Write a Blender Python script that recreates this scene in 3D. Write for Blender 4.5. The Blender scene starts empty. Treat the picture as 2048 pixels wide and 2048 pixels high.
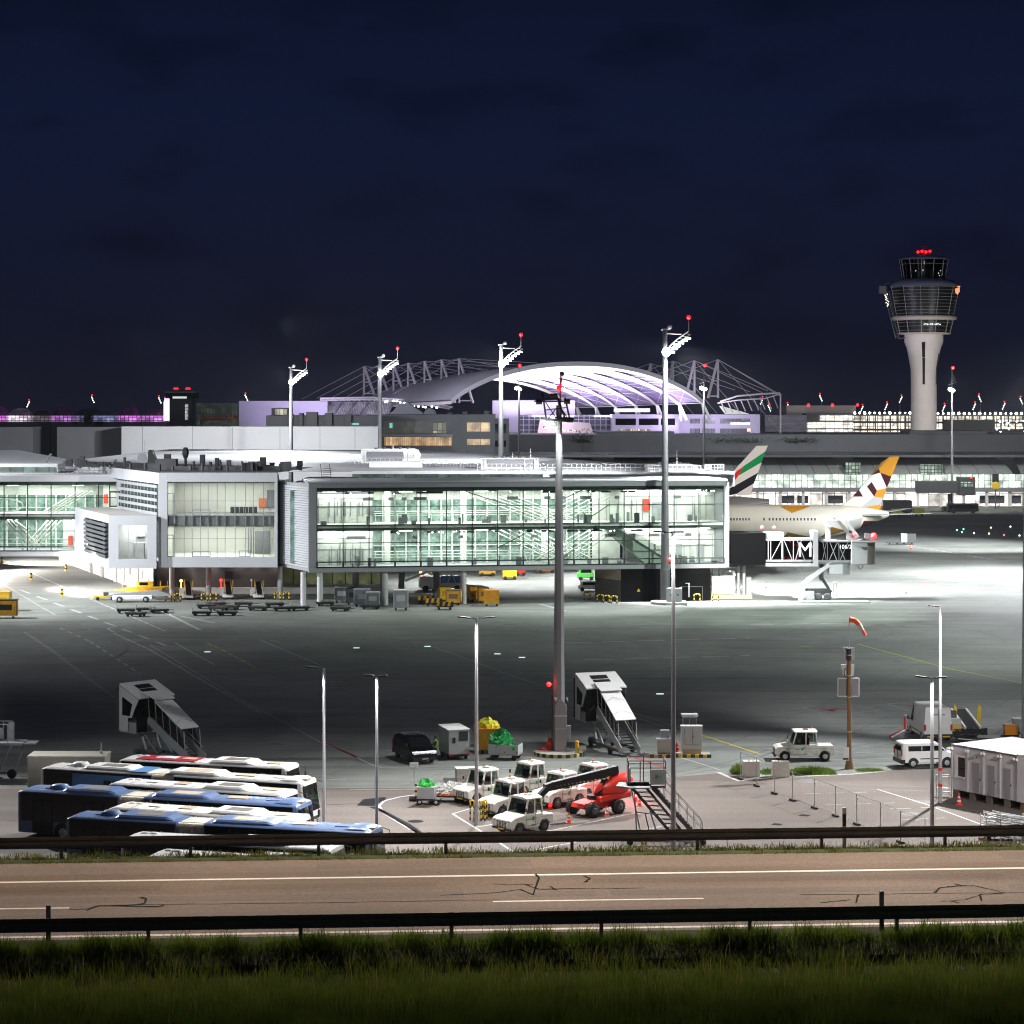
import bpy, math, random
import numpy as np
from mathutils import Vector, Matrix
random.seed(11)
rng = np.random.default_rng(5)
R = math.radians
F, CX, HY, H = 4600.0, 1024.0, 800.0, 28.0      # focal length in photo pixels, optical axis, horizon row, eye height (m)
def at(px, py, Y): return Vector(((px-CX)/F*Y, Y, H-(py-HY)/F*Y))
def gp(px, py, z=0.0):
    Y = (H-z)*F/(py-HY)
    return Vector(((px-CX)/F*Y, Y, z))
def xa(px, Y): return (px-CX)/F*Y
def za(py, Y): return H-(py-HY)/F*Y
scene = bpy.context.scene
COL = scene.collection

# ------------------------------------------------------------------ mesh builder
class MB:
    def __init__(s): s.v = []; s.f = []; s.sm = []
    def add(s, vs, fs, smooth=False):
        n = len(s.v); s.v += [tuple(v) for v in vs]
        s.f += [tuple(i+n for i in f) for f in fs]; s.sm += [smooth]*len(fs); return s
    def box(s, x0, x1, y0, y1, z0, z1):
        v = [(x,y,z) for z in (z0,z1) for x,y in ((x0,y0),(x1,y0),(x1,y1),(x0,y1))]
        return s.add(v, [(3,2,1,0),(4,5,6,7),(0,1,5,4),(1,2,6,5),(2,3,7,6),(3,0,4,7)])
    def cbox(s, c, sx, sy, sz, M=None):
        v = [Vector((x,y,z)) for z in (-sz/2,sz/2) for x,y in ((-sx/2,-sy/2),(sx/2,-sy/2),(sx/2,sy/2),(-sx/2,sy/2))]
        if M is not None: v = [M @ p for p in v]
        c = Vector(c)
        return s.add([p+c for p in v], [(3,2,1,0),(4,5,6,7),(0,1,5,4),(1,2,6,5),(2,3,7,6),(3,0,4,7)])
    def beam(s, p, q, w, h=None):
        p, q = Vector(p), Vector(q); h = h or w; d = (q-p)
        if d.length < 1e-6: return s
        d.normalize(); a = Vector((0,0,1)) if abs(d.z) < .95 else Vector((0,1,0))
        u = d.cross(a).normalized()*(w/2); t = u.cross(d).normalized()*(h/2)
        v = [b+i*u+j*t for b in (p,q) for i,j in ((-1,-1),(1,-1),(1,1),(-1,1))]
        return s.add(v, [(3,2,1,0),(4,5,6,7),(0,1,5,4),(1,2,6,5),(2,3,7,6),(3,0,4,7)])
    def tube(s, p, q, r, r2=None, n=8, caps=True):
        p, q = Vector(p), Vector(q); r2 = r if r2 is None else r2; d = (q-p).normalized()
        a = Vector((0,0,1)) if abs(d.z) < .95 else Vector((1,0,0))
        u = d.cross(a).normalized(); t = d.cross(u)
        v = []
        for b, rr in ((p,r),(q,r2)):
            for k in range(n):
                c = 2*math.pi*k/n; v.append(b+u*(math.cos(c)*rr)+t*(math.sin(c)*rr))
        f = [(k,(k+1)%n,n+(k+1)%n,n+k) for k in range(n)]
        s.add(v, f, True)
        if caps: s.add(v, [tuple(range(n-1,-1,-1)), tuple(range(n,2*n))])
        return s
    def path(s, pts, r, n=6, closed=False):
        pts = [Vector(p) for p in pts]
        for a, b in zip(pts, pts[1:]+([pts[0]] if closed else [])):
            if (b-a).length > 1e-5: s.tube(a, b, r, n=n)
        return s
    def sph(s, c, r, nu=10, nv=6, sc=(1,1,1)):
        c = Vector(c); v = [c+Vector((0,0,-r*sc[2]))]
        for j in range(1,nv):
            ph = -math.pi/2+math.pi*j/nv
            for i in range(nu):
                a = 2*math.pi*i/nu
                v.append(c+Vector((math.cos(ph)*math.cos(a)*r*sc[0], math.cos(ph)*math.sin(a)*r*sc[1], math.sin(ph)*r*sc[2])))
        v.append(c+Vector((0,0,r*sc[2]))); f = [(0,1+(i+1)%nu,1+i) for i in range(nu)]
        for j in range(nv-2):
            for i in range(nu):
                a = 1+j*nu; b = a+nu; f.append((a+i,a+(i+1)%nu,b+(i+1)%nu,b+i))
        e = 1+(nv-2)*nu; f += [(e+i,e+(i+1)%nu,len(v)-1) for i in range(nu)]
        return s.add(v, f, True)
    def prism(s, poly, ax, a, b):
        mk = {'x': lambda u,w,t: (t,u,w), 'y': lambda u,w,t: (u,t,w), 'z': lambda u,w,t: (u,w,t)}[ax]
        n = len(poly); v = [mk(u,w,a) for u,w in poly]+[mk(u,w,b) for u,w in poly]
        return s.add(v, [tuple(range(n-1,-1,-1)), tuple(range(n,2*n))]+[(k,(k+1)%n,n+(k+1)%n,n+k) for k in range(n)])
    def loft(s, rings, closed=True, caps=True, smooth=True):
        n = len(rings[0]); v = [p for r in rings for p in r]; f = []
        for j in range(len(rings)-1):
            for k in range(n if closed else n-1):
                a = j*n+k; b = j*n+(k+1)%n; f.append((a,b,b+n,a+n))
        s.add(v, f, smooth)
        if caps and closed: s.add(v, [tuple(range(n-1,-1,-1)), tuple(range(len(v)-n,len(v)))])
        return s
    def quad(s, *p): return s.add(p, [tuple(range(len(p)))])
    def wheel(s, c, r, w, ax='y', n=20):
        c = Vector(c); d = Vector((0,w/2,0)) if ax == 'y' else Vector((w/2,0,0))
        prof = [(-1,.55),(-1,.9),(-.75,1),(.75,1),(1,.9),(1,.55)]
        u = Vector((1,0,0)) if ax == 'y' else Vector((0,1,0)); t = Vector((0,0,1))
        rings = [[c+d*k+(u*math.cos(2*math.pi*i/n)+t*math.sin(2*math.pi*i/n))*(r*q) for i in range(n)] for k,q in prof]
        return s.loft(rings)
    def build(s, name, mat=None, parent=None, world=False, bev=0, seg=2, flat=False):
        me = bpy.data.meshes.new(name)
        off = Vector((0,0,0))
        if world and parent is not None:
            top = parent
            while top.parent: top = top.parent
            off = top.location
        me.from_pydata([(x-off[0],y-off[1],z-off[2]) for x,y,z in s.v], [], s.f)
        if not flat: me.polygons.foreach_set('use_smooth', s.sm)
        me.validate(); me.update()
        o = bpy.data.objects.new(name, me); COL.objects.link(o)
        if mat: me.materials.append(mat)
        if parent is not None: o.parent = parent
        if bev:
            m = o.modifiers.new('b', 'BEVEL'); m.width = bev; m.segments = seg; m.limit_method = 'ANGLE'; m.angle_limit = R(35)
        return o
def tag(o, label=None, cat=None, group=None, kind=None):
    if label: o['label'] = label
    if cat: o['category'] = cat
    if group: o['group'] = group
    if kind: o['kind'] = kind
    return o
def thing(name, label, cat, loc=(0,0,0), rz=0.0, group=None):
    o = bpy.data.objects.new(name, None); COL.objects.link(o)
    o.location = loc; o.rotation_euler = (0,0,rz); o.empty_display_size = .3
    return tag(o, label, cat, group)
def struct(name, mb, mat): return tag(mb.build(name, mat), kind='structure')
KIDS = {}
def dup(root, loc, rz=0.0, label=None, group=None):
    if root.name not in KIDS:
        kids = {}
        for o in bpy.data.objects:
            if o.parent: kids.setdefault(o.parent.name, []).append(o)
        KIDS[root.name] = kids
    kids = KIDS[root.name]
    def rec(o, par):
        c = o.copy(); COL.objects.link(c)
        if par is not None: c.parent = par
        for k in kids.get(o.name, []): rec(k, c)
        return c
    r = rec(root, None); r.location = loc; r.rotation_euler = (0,0,rz)
    if label: r['label'] = label
    if group: r['group'] = group
    return r
def txt(body, size, mat, parent, loc, rot, name='lettering', align='CENTER', ext=.01, world=True, shear=0, width=1.0):
    cu = bpy.data.curves.new(name, 'FONT'); cu.body = body; cu.size = size; cu.align_x = align; cu.align_y = 'CENTER'; cu.extrude = ext
    cu.shear = shear; cu.materials.append(mat)
    o = bpy.data.objects.new(name, cu); COL.objects.link(o); o.parent = parent
    l = Vector(loc)
    if world:
        top = parent
        while top.parent: top = top.parent
        l = l-top.location
    me = bpy.data.meshes.new_from_object(o.evaluated_get(bpy.context.evaluated_depsgraph_get())); bpy.data.objects.remove(o)
    me.transform(Matrix.Diagonal((width,1,1,1))); o = bpy.data.objects.new(name, me); COL.objects.link(o); o.parent = parent
    o.location = l; o.rotation_euler = rot
    return o

# ------------------------------------------------------------------ materials
def mat(name, col, rough=.6, metal=0.0, var=0.0, sc=1.0, bump=0.0, col2=None, spec=.5, stretch=None, coat=0.0):
    m = bpy.data.materials.new(name); m.use_nodes = True; nt = m.node_tree; b = nt.nodes['Principled BSDF']
    b.inputs['Base Color'].default_value = (*col,1); b.inputs['Roughness'].default_value = rough; b.inputs['Metallic'].default_value = metal
    b.inputs['Specular IOR Level'].default_value = spec; b.inputs['Coat Weight'].default_value = coat
    if var or bump or col2:
        tc = nt.nodes.new('ShaderNodeTexCoord'); n = nt.nodes.new('ShaderNodeTexNoise'); n.inputs['Scale'].default_value = sc
        n.inputs['Detail'].default_value = 6; n.inputs['Roughness'].default_value = .65
        src = tc.outputs['Object']
        if stretch:
            mp = nt.nodes.new('ShaderNodeMapping'); mp.inputs['Scale'].default_value = stretch; nt.links.new(src, mp.inputs[0]); src = mp.outputs[0]
        nt.links.new(src, n.inputs['Vector'])
        r = nt.nodes.new('ShaderNodeValToRGB'); nt.links.new(n.outputs[0], r.inputs[0])
        c0 = tuple(max(0,c*(1-var)) for c in col); c1 = tuple(min(1,c*(1+var)) for c in (col2 or col))
        r.color_ramp.elements[0].position = .3; r.color_ramp.elements[1].position = .7
        r.color_ramp.elements[0].color = (*c0,1); r.color_ramp.elements[1].color = (*c1,1)
        nt.links.new(r.outputs[0], b.inputs['Base Color'])
        if bump:
            bp = nt.nodes.new('ShaderNodeBump'); bp.inputs['Strength'].default_value = bump; bp.inputs['Distance'].default_value = .05
            nt.links.new(n.outputs[0], bp.inputs['Height']); nt.links.new(bp.outputs[0], b.inputs['Normal'])
    return m
def emat(name, col, st, base=(.3,.3,.3)):
    m = mat(name, base, .5); b = m.node_tree.nodes['Principled BSDF']
    b.inputs['Emission Color'].default_value = (*col,1); b.inputs['Emission Strength'].default_value = st; return m
def gmat(name, tint, refl=.08, rough=.02, rcol=(1,1,1)):
    m = bpy.data.materials.new(name); m.use_nodes = True; nt = m.node_tree; nt.nodes.remove(nt.nodes['Principled BSDF'])
    t = nt.nodes.new('ShaderNodeBsdfTransparent'); t.inputs[0].default_value = (*tint,1)
    g = nt.nodes.new('ShaderNodeBsdfGlossy'); g.inputs['Roughness'].default_value = rough; g.inputs[0].default_value = (*rcol,1)
    mx = nt.nodes.new('ShaderNodeMixShader'); mx.inputs[0].default_value = refl
    nt.links.new(t.outputs[0], mx.inputs[1]); nt.links.new(g.outputs[0], mx.inputs[2])
    nt.links.new(mx.outputs[0], nt.nodes['Material Output'].inputs[0]); return m
W_PAINT = mat('white_paint', (.74,.74,.72), .4, var=.06, sc=1.5)
W_CREAM = mat('cream_paint', (.70,.68,.61), .42, var=.16, sc=2.2, col2=(.76,.74,.68))
W_BUS = mat('bus_white', (.72,.72,.70), .35, var=.07, sc=.9, coat=.2)
B_BUS = mat('bus_blue', (.115,.185,.36), .33, var=.10, sc=.8, coat=.3)
B_BUS2 = mat('bus_light_blue', (.10,.25,.50), .35, var=.08, sc=.8, coat=.2)
R_BUS = mat('bus_red', (.36,.02,.04), .4, var=.06, sc=.8)
D_GLASS = mat('dark_glass', (.006,.007,.008), .04, spec=.4)
BLACK = mat('black_plastic', (.012,.012,.013), .5, var=.2, sc=4)
BLACKP = mat('black_car_paint', (.002,.002,.0025), .16, coat=0, spec=.25)
RUBBER = mat('rubber', (.018,.018,.018), .85, var=.25, sc=6)
STEEL = mat('galvanised_steel', (.40,.41,.42), .45, .35, var=.15, sc=3)
GREYP = mat('grey_paint', (.30,.31,.33), .5, var=.08, sc=1.5)
DGREY = mat('dark_grey_paint', (.075,.08,.085), .55, var=.12, sc=1.5)
LGREY = mat('light_grey_paint', (.50,.51,.52), .5, var=.06, sc=1.0)
ALU = mat('aluminium_panel', (.52,.53,.55), .42, .25, var=.05, sc=.4)
RED = mat('red_paint', (.78,.035,.02), .35, var=.08, sc=1.5, coat=.2)
DRED = mat('dark_red_paint', (.09,.012,.018), .5)
ORANGE = mat('orange_paint', (.72,.25,.015), .5, var=.12, sc=2)
YELLOW = mat('yellow_paint', (.70,.47,.02), .45, var=.12, sc=2)
CONTY = mat('yellow_container', (.58,.30,.015), .55, var=.25, sc=1.8)
LIME = mat('hi_vis_lime', (.42,.75,.03), .7)
GREEN = mat('green_tarpaulin', (.01,.33,.07), .55, var=.3, sc=3, bump=.5)
GRN = mat('green_paint', (.03,.40,.10), .5)
BROWN = mat('brown_wood', (.20,.105,.04), .75, var=.3, sc=3, stretch=(6,6,.6))
CONC = mat('concrete', (.36,.35,.33), .8, var=.2, sc=1.3, bump=.3)
SKIN = mat('skin', (.45,.25,.17), .6)
HAIR = mat('hair', (.03,.02,.015), .7)
NAVY = mat('navy_cloth', (.03,.035,.07), .8)
TAN = mat('tan_hatch', (.46,.36,.24), .6)
BELLOW = mat('bellows_fabric', (.46,.42,.34), .8, var=.15, sc=3)
LAMPRED = emat('red_lamp', (1,.001,.002), 16)
LAMPREDS = emat('red_lamp_soft', (1,.006,.008), 7)
LAMPW = emat('white_lamp', (1,.97,.95), 60)
LAMPWS = emat('white_lamp_soft', (.93,.95,1), 12)
LAMPO = emat('orange_lamp', (1,.35,.05), 14)
WHITE_T = mat('white_lettering', (.8,.8,.8), .5)

# ------------------------------------------------------------------ camera, world, render settings
cam = bpy.data.cameras.new('camera'); co = bpy.data.objects.new('camera', cam); COL.objects.link(co)
co.location = (0,0,H); co.rotation_euler = (R(90),0,0)
cam.sensor_width = 36; cam.lens = 36*F/2048; cam.shift_y = -(1024-HY)/2048; cam.clip_start = .5; cam.clip_end = 9000
scene.camera = co
w = bpy.data.worlds.new('World'); scene.world = w; w.use_nodes = True
nt = w.node_tree; bg = nt.nodes['Background']
tc = nt.nodes.new('ShaderNodeTexCoord'); sx = nt.nodes.new('ShaderNodeSeparateXYZ'); nt.links.new(tc.outputs['Generated'], sx.inputs[0])
mr = nt.nodes.new('ShaderNodeMapRange'); mr.inputs['From Min'].default_value = 0; mr.inputs['From Max'].default_value = .2
nt.links.new(sx.outputs['Z'], mr.inputs['Value'])
cr = nt.nodes.new('ShaderNodeValToRGB'); nt.links.new(mr.outputs[0], cr.inputs[0])
el = cr.color_ramp.elements
el[0].position = 0; el[0].color = (.0105,.0118,.0285,1); el[1].position = 1; el[1].color = (.0058,.0100,.0350,1)
for p, c in ((.20,(.0100,.0125,.0350)), (.42,(.0096,.0140,.0470)), (.62,(.0082,.0140,.0500)), (.82,(.0068,.0118,.0420))):
    e = el.new(p); e.color = (*c,1)
mp = nt.nodes.new('ShaderNodeMapping'); mp.inputs['Scale'].default_value = (16,16,42); nt.links.new(tc.outputs['Generated'], mp.inputs[0])
nz = nt.nodes.new('ShaderNodeTexNoise'); nz.inputs['Scale'].default_value = 1.0; nz.inputs['Detail'].default_value = 5; nt.links.new(mp.outputs[0], nz.inputs['Vector'])
cr2 = nt.nodes.new('ShaderNodeValToRGB'); cr2.color_ramp.elements[0].position = .50; cr2.color_ramp.elements[1].position = .74
cr2.color_ramp.elements[0].color = (1,1,.93,1); cr2.color_ramp.elements[1].color = (.72,.69,.62,1); nt.links.new(nz.outputs[0], cr2.inputs[0])
mx = nt.nodes.new('ShaderNodeMix'); mx.data_type = 'RGBA'; mx.blend_type = 'MULTIPLY'; mx.inputs['Factor'].default_value = 1
nt.links.new(cr.outputs[0], mx.inputs['A']); nt.links.new(cr2.outputs[0], mx.inputs['B'])
nt.links.new(mx.outputs['Result'], bg.inputs['Color']); bg.inputs['Strength'].default_value = .66
scene.view_settings.view_transform = 'Standard'; scene.view_settings.look = 'None'; scene.view_settings.exposure = 0; scene.view_settings.gamma = 1
cy = scene.cycles
cy.max_bounces = 5; cy.diffuse_bounces = 2; cy.glossy_bounces = 2; cy.transmission_bounces = 3; cy.transparent_max_bounces = 12
cy.pixel_filter_type = 'BLACKMAN_HARRIS'; cy.filter_width = 1.15; cy.sample_clamp_indirect = 4; cy.use_denoising = True; cy.caustics_reflective = False; cy.caustics_refractive = False
try: cy.denoiser = 'OPENIMAGEDENOISE'
except Exception: pass

# ------------------------------------------------------------------ ground
def apron_mat():
    m = bpy.data.materials.new('apron_concrete'); m.use_nodes = True; nt = m.node_tree; b = nt.nodes['Principled BSDF']
    L = nt.links.new; N = nt.nodes.new
    tc = N('ShaderNodeTexCoord'); mp = N('ShaderNodeMapping'); mp.inputs['Rotation'].default_value = (0,0,R(24)); L(tc.outputs['Object'], mp.inputs[0])
    br = N('ShaderNodeTexBrick'); L(mp.outputs[0], br.inputs['Vector']); br.offset = 0; br.inputs['Scale'].default_value = 1
    br.inputs['Brick Width'].default_value = 7.5; br.inputs['Row Height'].default_value = 7.5; br.inputs['Mortar Size'].default_value = .07
    br.inputs['Color1'].default_value = (.195,.210,.192,1); br.inputs['Color2'].default_value = (.212,.226,.206,1); br.inputs['Mortar'].default_value = (.145,.145,.14,1)
    n1 = N('ShaderNodeTexNoise'); n1.inputs['Scale'].default_value = .06; n1.inputs['Detail'].default_value = 8; n1.inputs['Roughness'].default_value = .7; L(tc.outputs['Object'], n1.inputs['Vector'])
    r1 = N('ShaderNodeValToRGB'); r1.color_ramp.elements[0].position = .3; r1.color_ramp.elements[1].position = .72
    r1.color_ramp.elements[0].color = (.50,.51,.50,1); r1.color_ramp.elements[1].color = (1.15,1.15,1.13,1); L(n1.outputs[0], r1.inputs[0])
    mp2 = N('ShaderNodeMapping'); mp2.inputs['Scale'].default_value = (.035,.5,1); mp2.inputs['Rotation'].default_value = (0,0,R(-3)); L(tc.outputs['Object'], mp2.inputs[0])
    n2 = N('ShaderNodeTexNoise'); n2.inputs['Scale'].default_value = 1; n2.inputs['Detail'].default_value = 7; L(mp2.outputs[0], n2.inputs['Vector'])
    r2 = N('ShaderNodeValToRGB'); r2.color_ramp.elements[0].position = .32; r2.color_ramp.elements[1].position = .5
    r2.color_ramp.elements[0].color = (.66,.66,.66,1); r2.color_ramp.elements[1].color = (1,1,1,1); L(n2.outputs[0], r2.inputs[0])
    a = N('ShaderNodeMix'); a.data_type = 'RGBA'; a.blend_type = 'MULTIPLY'; a.inputs['Factor'].default_value = 1; L(br.outputs[0], a.inputs['A']); L(r1.outputs[0], a.inputs['B'])
    c = N('ShaderNodeMix'); c.data_type = 'RGBA'; c.blend_type = 'MULTIPLY'; c.inputs['Factor'].default_value = 1; L(a.outputs['Result'], c.inputs['A']); L(r2.outputs[0], c.inputs['B'])
    L(c.outputs['Result'], b.inputs['Base Color']); b.inputs['Roughness'].default_value = .75
    bp = N('ShaderNodeBump'); bp.inputs['Strength'].default_value = .15; bp.inputs['Distance'].default_value = .02; L(n1.outputs[0], bp.inputs['Height']); L(bp.outputs[0], b.inputs['Normal'])
    return m
struct('apron', MB().quad((-900,-300,0),(900,-300,0),(900,1500,0),(-900,1500,0)), apron_mat())

# road frame: s along the road, t across it (t = 0 is the far edge line)
RA = R(3.9); RO = Vector((0,69.2,0)); RU = Vector((math.cos(RA),math.sin(RA),0)); RV = Vector((-math.sin(RA),math.cos(RA),0))
ZR = 13.7
def rd(s, t, z=ZR): return RO+RU*s+RV*t+Vector((0,0,z))
def strip(t0, t1, z0, z1=None, s0=-300, s1=300):
    z1 = z0 if z1 is None else z1
    return MB().quad(rd(s0,t0,z0), rd(s1,t0,z0), rd(s1,t1,z1), rd(s0,t1,z1))
def asphalt(name, c, sc=7, joint=None):
    m = mat(name, c, .85, var=.22, sc=sc, bump=.35); nt = m.node_tree; b = nt.nodes['Principled BSDF']
    src = b.inputs['Base Color'].links[0].from_socket
    n = nt.nodes.new('ShaderNodeTexNoise'); n.inputs['Scale'].default_value = .22; n.inputs['Detail'].default_value = 7; tcn = nt.nodes.new('ShaderNodeTexCoord')
    mp = nt.nodes.new('ShaderNodeMapping'); mp.inputs['Scale'].default_value = (.045,2.0,1); mp.inputs['Rotation'].default_value = (0,0,-RA); nt.links.new(tcn.outputs['Object'], mp.inputs[0])
    nt.links.new(mp.outputs[0], n.inputs['Vector'])
    r = nt.nodes.new('ShaderNodeValToRGB'); r.color_ramp.elements[0].color = (.74,.74,.75,1); r.color_ramp.elements[1].color = (1.15,1.14,1.12,1)
    r.color_ramp.elements[0].position = .3; r.color_ramp.elements[1].position = .7; nt.links.new(n.outputs[0], r.inputs[0])
    f = nt.nodes.new('ShaderNodeTexNoise'); f.inputs['Scale'].default_value = 28; f.inputs['Detail'].default_value = 2; nt.links.new(tcn.outputs['Object'], f.inputs['Vector'])
    fr = nt.nodes.new('ShaderNodeValToRGB'); fr.color_ramp.elements[0].color = (.72,.72,.72,1); fr.color_ramp.elements[1].color = (1.3,1.28,1.25,1); fr.color_ramp.elements[0].position = .3; fr.color_ramp.elements[1].position = .7; nt.links.new(f.outputs[0], fr.inputs[0])
    x = nt.nodes.new('ShaderNodeMix'); x.data_type = 'RGBA'; x.blend_type = 'MULTIPLY'; x.inputs['Factor'].default_value = 1
    nt.links.new(src, x.inputs['A']); nt.links.new(r.outputs[0], x.inputs['B'])
    y = nt.nodes.new('ShaderNodeMix'); y.data_type = 'RGBA'; y.blend_type = 'MULTIPLY'; y.inputs['Factor'].default_value = 1
    nt.links.new(x.outputs['Result'], y.inputs['A']); nt.links.new(fr.outputs[0], y.inputs['B']); nt.links.new(y.outputs['Result'], b.inputs['Base Color'])
    return m
ROADM = asphalt('road_asphalt', (.155,.116,.088)); YARDM = asphalt('yard_asphalt', (.100,.081,.069), 4)
LINE = mat('road_line_paint', (.72,.71,.68), .6, var=.14, sc=3); LINEW = mat('worn_line_paint', (.40,.40,.39), .7, var=.3, sc=2)
LINEY = mat('yellow_line_paint', (.55,.46,.03), .7, var=.3, sc=1); LINER = mat('red_line_paint', (.36,.03,.03), .7, var=.3, sc=1)
TAR = mat('tar_seal', (.016,.016,.018), .95, var=.3, sc=4, spec=.05)
struct('road', strip(-7.45, 2.75, ZR), ROADM)
mk = MB()
for t, wd in ((0,.2),(-7.08,.2)): mk.add(*(lambda q: (q.v, q.f))(strip(t-wd/2, t+wd/2, ZR+.004)))
d0 = xa(990, 66)
for k in range(-12,13):
    q = strip(-3.66,-3.52, ZR+.004, s0=d0+k*18-.3, s1=d0+k*18+5.75); mk.add(q.v, q.f)
struct('road_marking', mk, LINE)
def ribbon(mb, pts, wds, z):
    """flat strip on a horizontal surface through points of given widths"""
    n = len(pts); L = []; Rr = []
    for i in range(n):
        a = Vector(pts[max(0,i-1)]); b = Vector(pts[min(n-1,i+1)]); d = (b-a); d.z = 0; d.normalize(); nn = Vector((-d.y,d.x,0))
        wv = wds[i] if isinstance(wds,(list,tuple)) else wds
        c = Vector(pts[i]); L.append((c.x+nn.x*wv/2,c.y+nn.y*wv/2,z)); Rr.append((c.x-nn.x*wv/2,c.y-nn.y*wv/2,z))
    v = Rr+L; mb.add(v, [(i,i+1,n+i+1,n+i) for i in range(n-1)])
def pxl(pts, z=0.0): return [gp(x,y,z) for x,y in pts]
tar = MB()
def crack(pts, w0, w1=None):
    g = pxl(pts, ZR); out = []
    for a, b in zip(g, g[1:]):
        for k in range(6):
            p = a.lerp(b, k/6); p.y += random.uniform(-.03,.03); out.append(p)
    out.append(g[-1]); n = len(out); w1 = w0 if w1 is None else w1
    def wd(i):
        d = out[min(n-1,i+1)]-out[max(0,i-1)]; f = abs(d.x)/(abs(d.x)+abs(d.y)+1e-6)
        return max(.03,((w0+(w1-w0)*i/n)*1.15*f+.05*(1-f))*random.uniform(.6,1.35))
    ribbon(tar, out, [wd(i) for i in range(n)], ZR+.006)
crack([(1040,1779),(1066,1790),(1078,1750+6),(1070,1748)], .14); crack([(1066,1770),(1048,1768),(1020,1770),(985,1768)], .05)
crack([(1048,1768),(1078,1779),(1120,1778),(1290,1776)], .12,.03); crack([(1100,1773),(1112,1780)], .12); crack([(1168,1752),(1180,1757),(1170,1765)], .16,.2)
crack([(880,1791),(1000,1785),(1040,1779)], .04); crack([(138,1820),(175,1818),(195,1812),(330,1809),(620,1806),(1000,1800)], .05,.03)
crack([(172,1822),(196,1812),(275,1810),(290,1806),(292,1798),(280,1795)], .06,.2); crack([(195,1812),(318,1814),(328,1810)], .05,.2)
crack([(1868,1787),(1880,1776),(1915,1772),(1950,1772),(2010,1786)], .12,.08); crack([(1600,1790),(1868,1787),(2080,1785)], .04)
crack([(1882,1803),(1930,1800),(1965,1789),(2005,1787)], .05); crack([(1960,1789),(1963,1803)], .2,.12); crack([(1900,1802),(1918,1806)], .12); crack([(1716,1790),(1712,1806)], .14,.06)
crack([(1640,1806),(1700,1800)], .05); crack([(1910,1768),(1925,1772)], .12)
struct('tar_seal', tar, TAR)

wr = MB(); g_ = random.Random(4)
for t0, t1 in ((-.75,-1.35),(-2.3,-2.95),(-4.4,-5.0),(-5.95,-6.5)):
    k = -40.0
    while k < 40:
        L_ = g_.uniform(5,14); q = strip(t1+g_.uniform(-.08,.08), t0+g_.uniform(-.08,.08), ZR+.002, s0=k, s1=k+L_); wr.add(q.v, q.f); k += L_+g_.uniform(.2,5)
for k in range(9):
    s_ = g_.uniform(-18,18); t_ = g_.choice((-3.0,-6.2,1.4)); q = strip(t_, t_+g_.uniform(.4,1.1), ZR+.0024+k*.0001, s0=s_, s1=s_+g_.uniform(.6,3.2)); wr.add(q.v, q.f)
struct('road_wear', wr, asphalt('worn_asphalt', (.128,.097,.075)))
# embankment below the road and grassy bank in front of it
GRASSM = mat('grass_soil', (.030,.045,.010), .95, var=.5, sc=1.5)
prof = [(2.75,ZR-.004),(3.0,ZR+.05),(4.4,ZR-.15),(44,.02),(50,-.3)]
eb = MB(); 
eb.loft([[rd(-400,t,z) for t,z in prof],[rd(400,t,z) for t,z in prof]], closed=False, caps=False)
struct('embankment', eb, GRASSM)
prof2 = [(-7.45,ZR-.004),(-7.9,ZR-.05),(-9.3,13.2),(-11,13.15),(-17,14.25),(-30,16.3),(-45,19.6),(-60,24.0),(-69,26.2),(-260,26.2)]
eb = MB(); eb.loft([[rd(s,t,z) for t,z in prof2] for s in range(-400,401,20)], closed=False, caps=False)
struct('grass_bank', eb, GRASSM)
def bank_z(t): return float(np.interp(-t, [-p[0] for p in prof2], [p[1] for p in prof2]))
def blades(n, s0, s1, tf, hmin, hmax, zf, wid, name, label, m, seed=3):
    g = np.random.default_rng(seed); s = g.uniform(s0,s1,n); t = tf(g,n)
    V = np.zeros((n,5,3)); z = np.array([zf(x) for x in t]); 
    clump = .6+.6*np.sin(s*1.7+np.sin(t*2.1)*2)*np.sin(t*1.3+s*.6)+.35*np.sin(s*5.3+t*3.1)+g.normal(0,.22,n)
    hgt = g.uniform(hmin,hmax,n)*np.clip(clump+.35,.35,1.5)
    ang = g.uniform(0,2*np.pi,n); lean = g.uniform(.05,.55,n)*hgt; la = g.uniform(0,2*np.pi,n)
    base = np.stack([RO.x+RU.x*s+RV.x*t, RO.y+RU.y*s+RV.y*t, z-.03],1)
    wx = np.stack([np.cos(ang),np.sin(ang)*.4,0*ang],1)*(wid*g.uniform(.6,1.4,n))[:,None]
    ld = np.stack([np.cos(la),np.sin(la),0*la],1)
    up = np.array([0,0,1.])
    mid = base+up*(hgt*.55)[:,None]+ld*(lean*.3)[:,None]; tip = base+up*hgt[:,None]+ld*lean[:,None]
    V[:,0] = base-wx; V[:,1] = base+wx; V[:,2] = mid+wx*.7; V[:,3] = mid-wx*.7; V[:,4] = tip
    me = bpy.data.meshes.new(name); idx = np.arange(n)*5
    me.vertices.add(n*5); me.vertices.foreach_set('co', V.reshape(-1))
    loops = np.stack([idx,idx+1,idx+2,idx+3,idx+3,idx+2,idx+4],1).reshape(-1)
    me.loops.add(n*7); me.loops.foreach_set('vertex_index', loops.astype(np.int32))
    st = np.stack([np.arange(n)*7, np.arange(n)*7+4],1).reshape(-1); me.polygons.add(n*2)
    me.polygons.foreach_set('loop_start', st.astype(np.int32))
    me.update(calc_edges=True); me.validate(); me.materials.append(m)
    o = bpy.data.objects.new(name, me); COL.objects.link(o); tag(o, label, 'grass', kind='stuff'); return o
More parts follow.
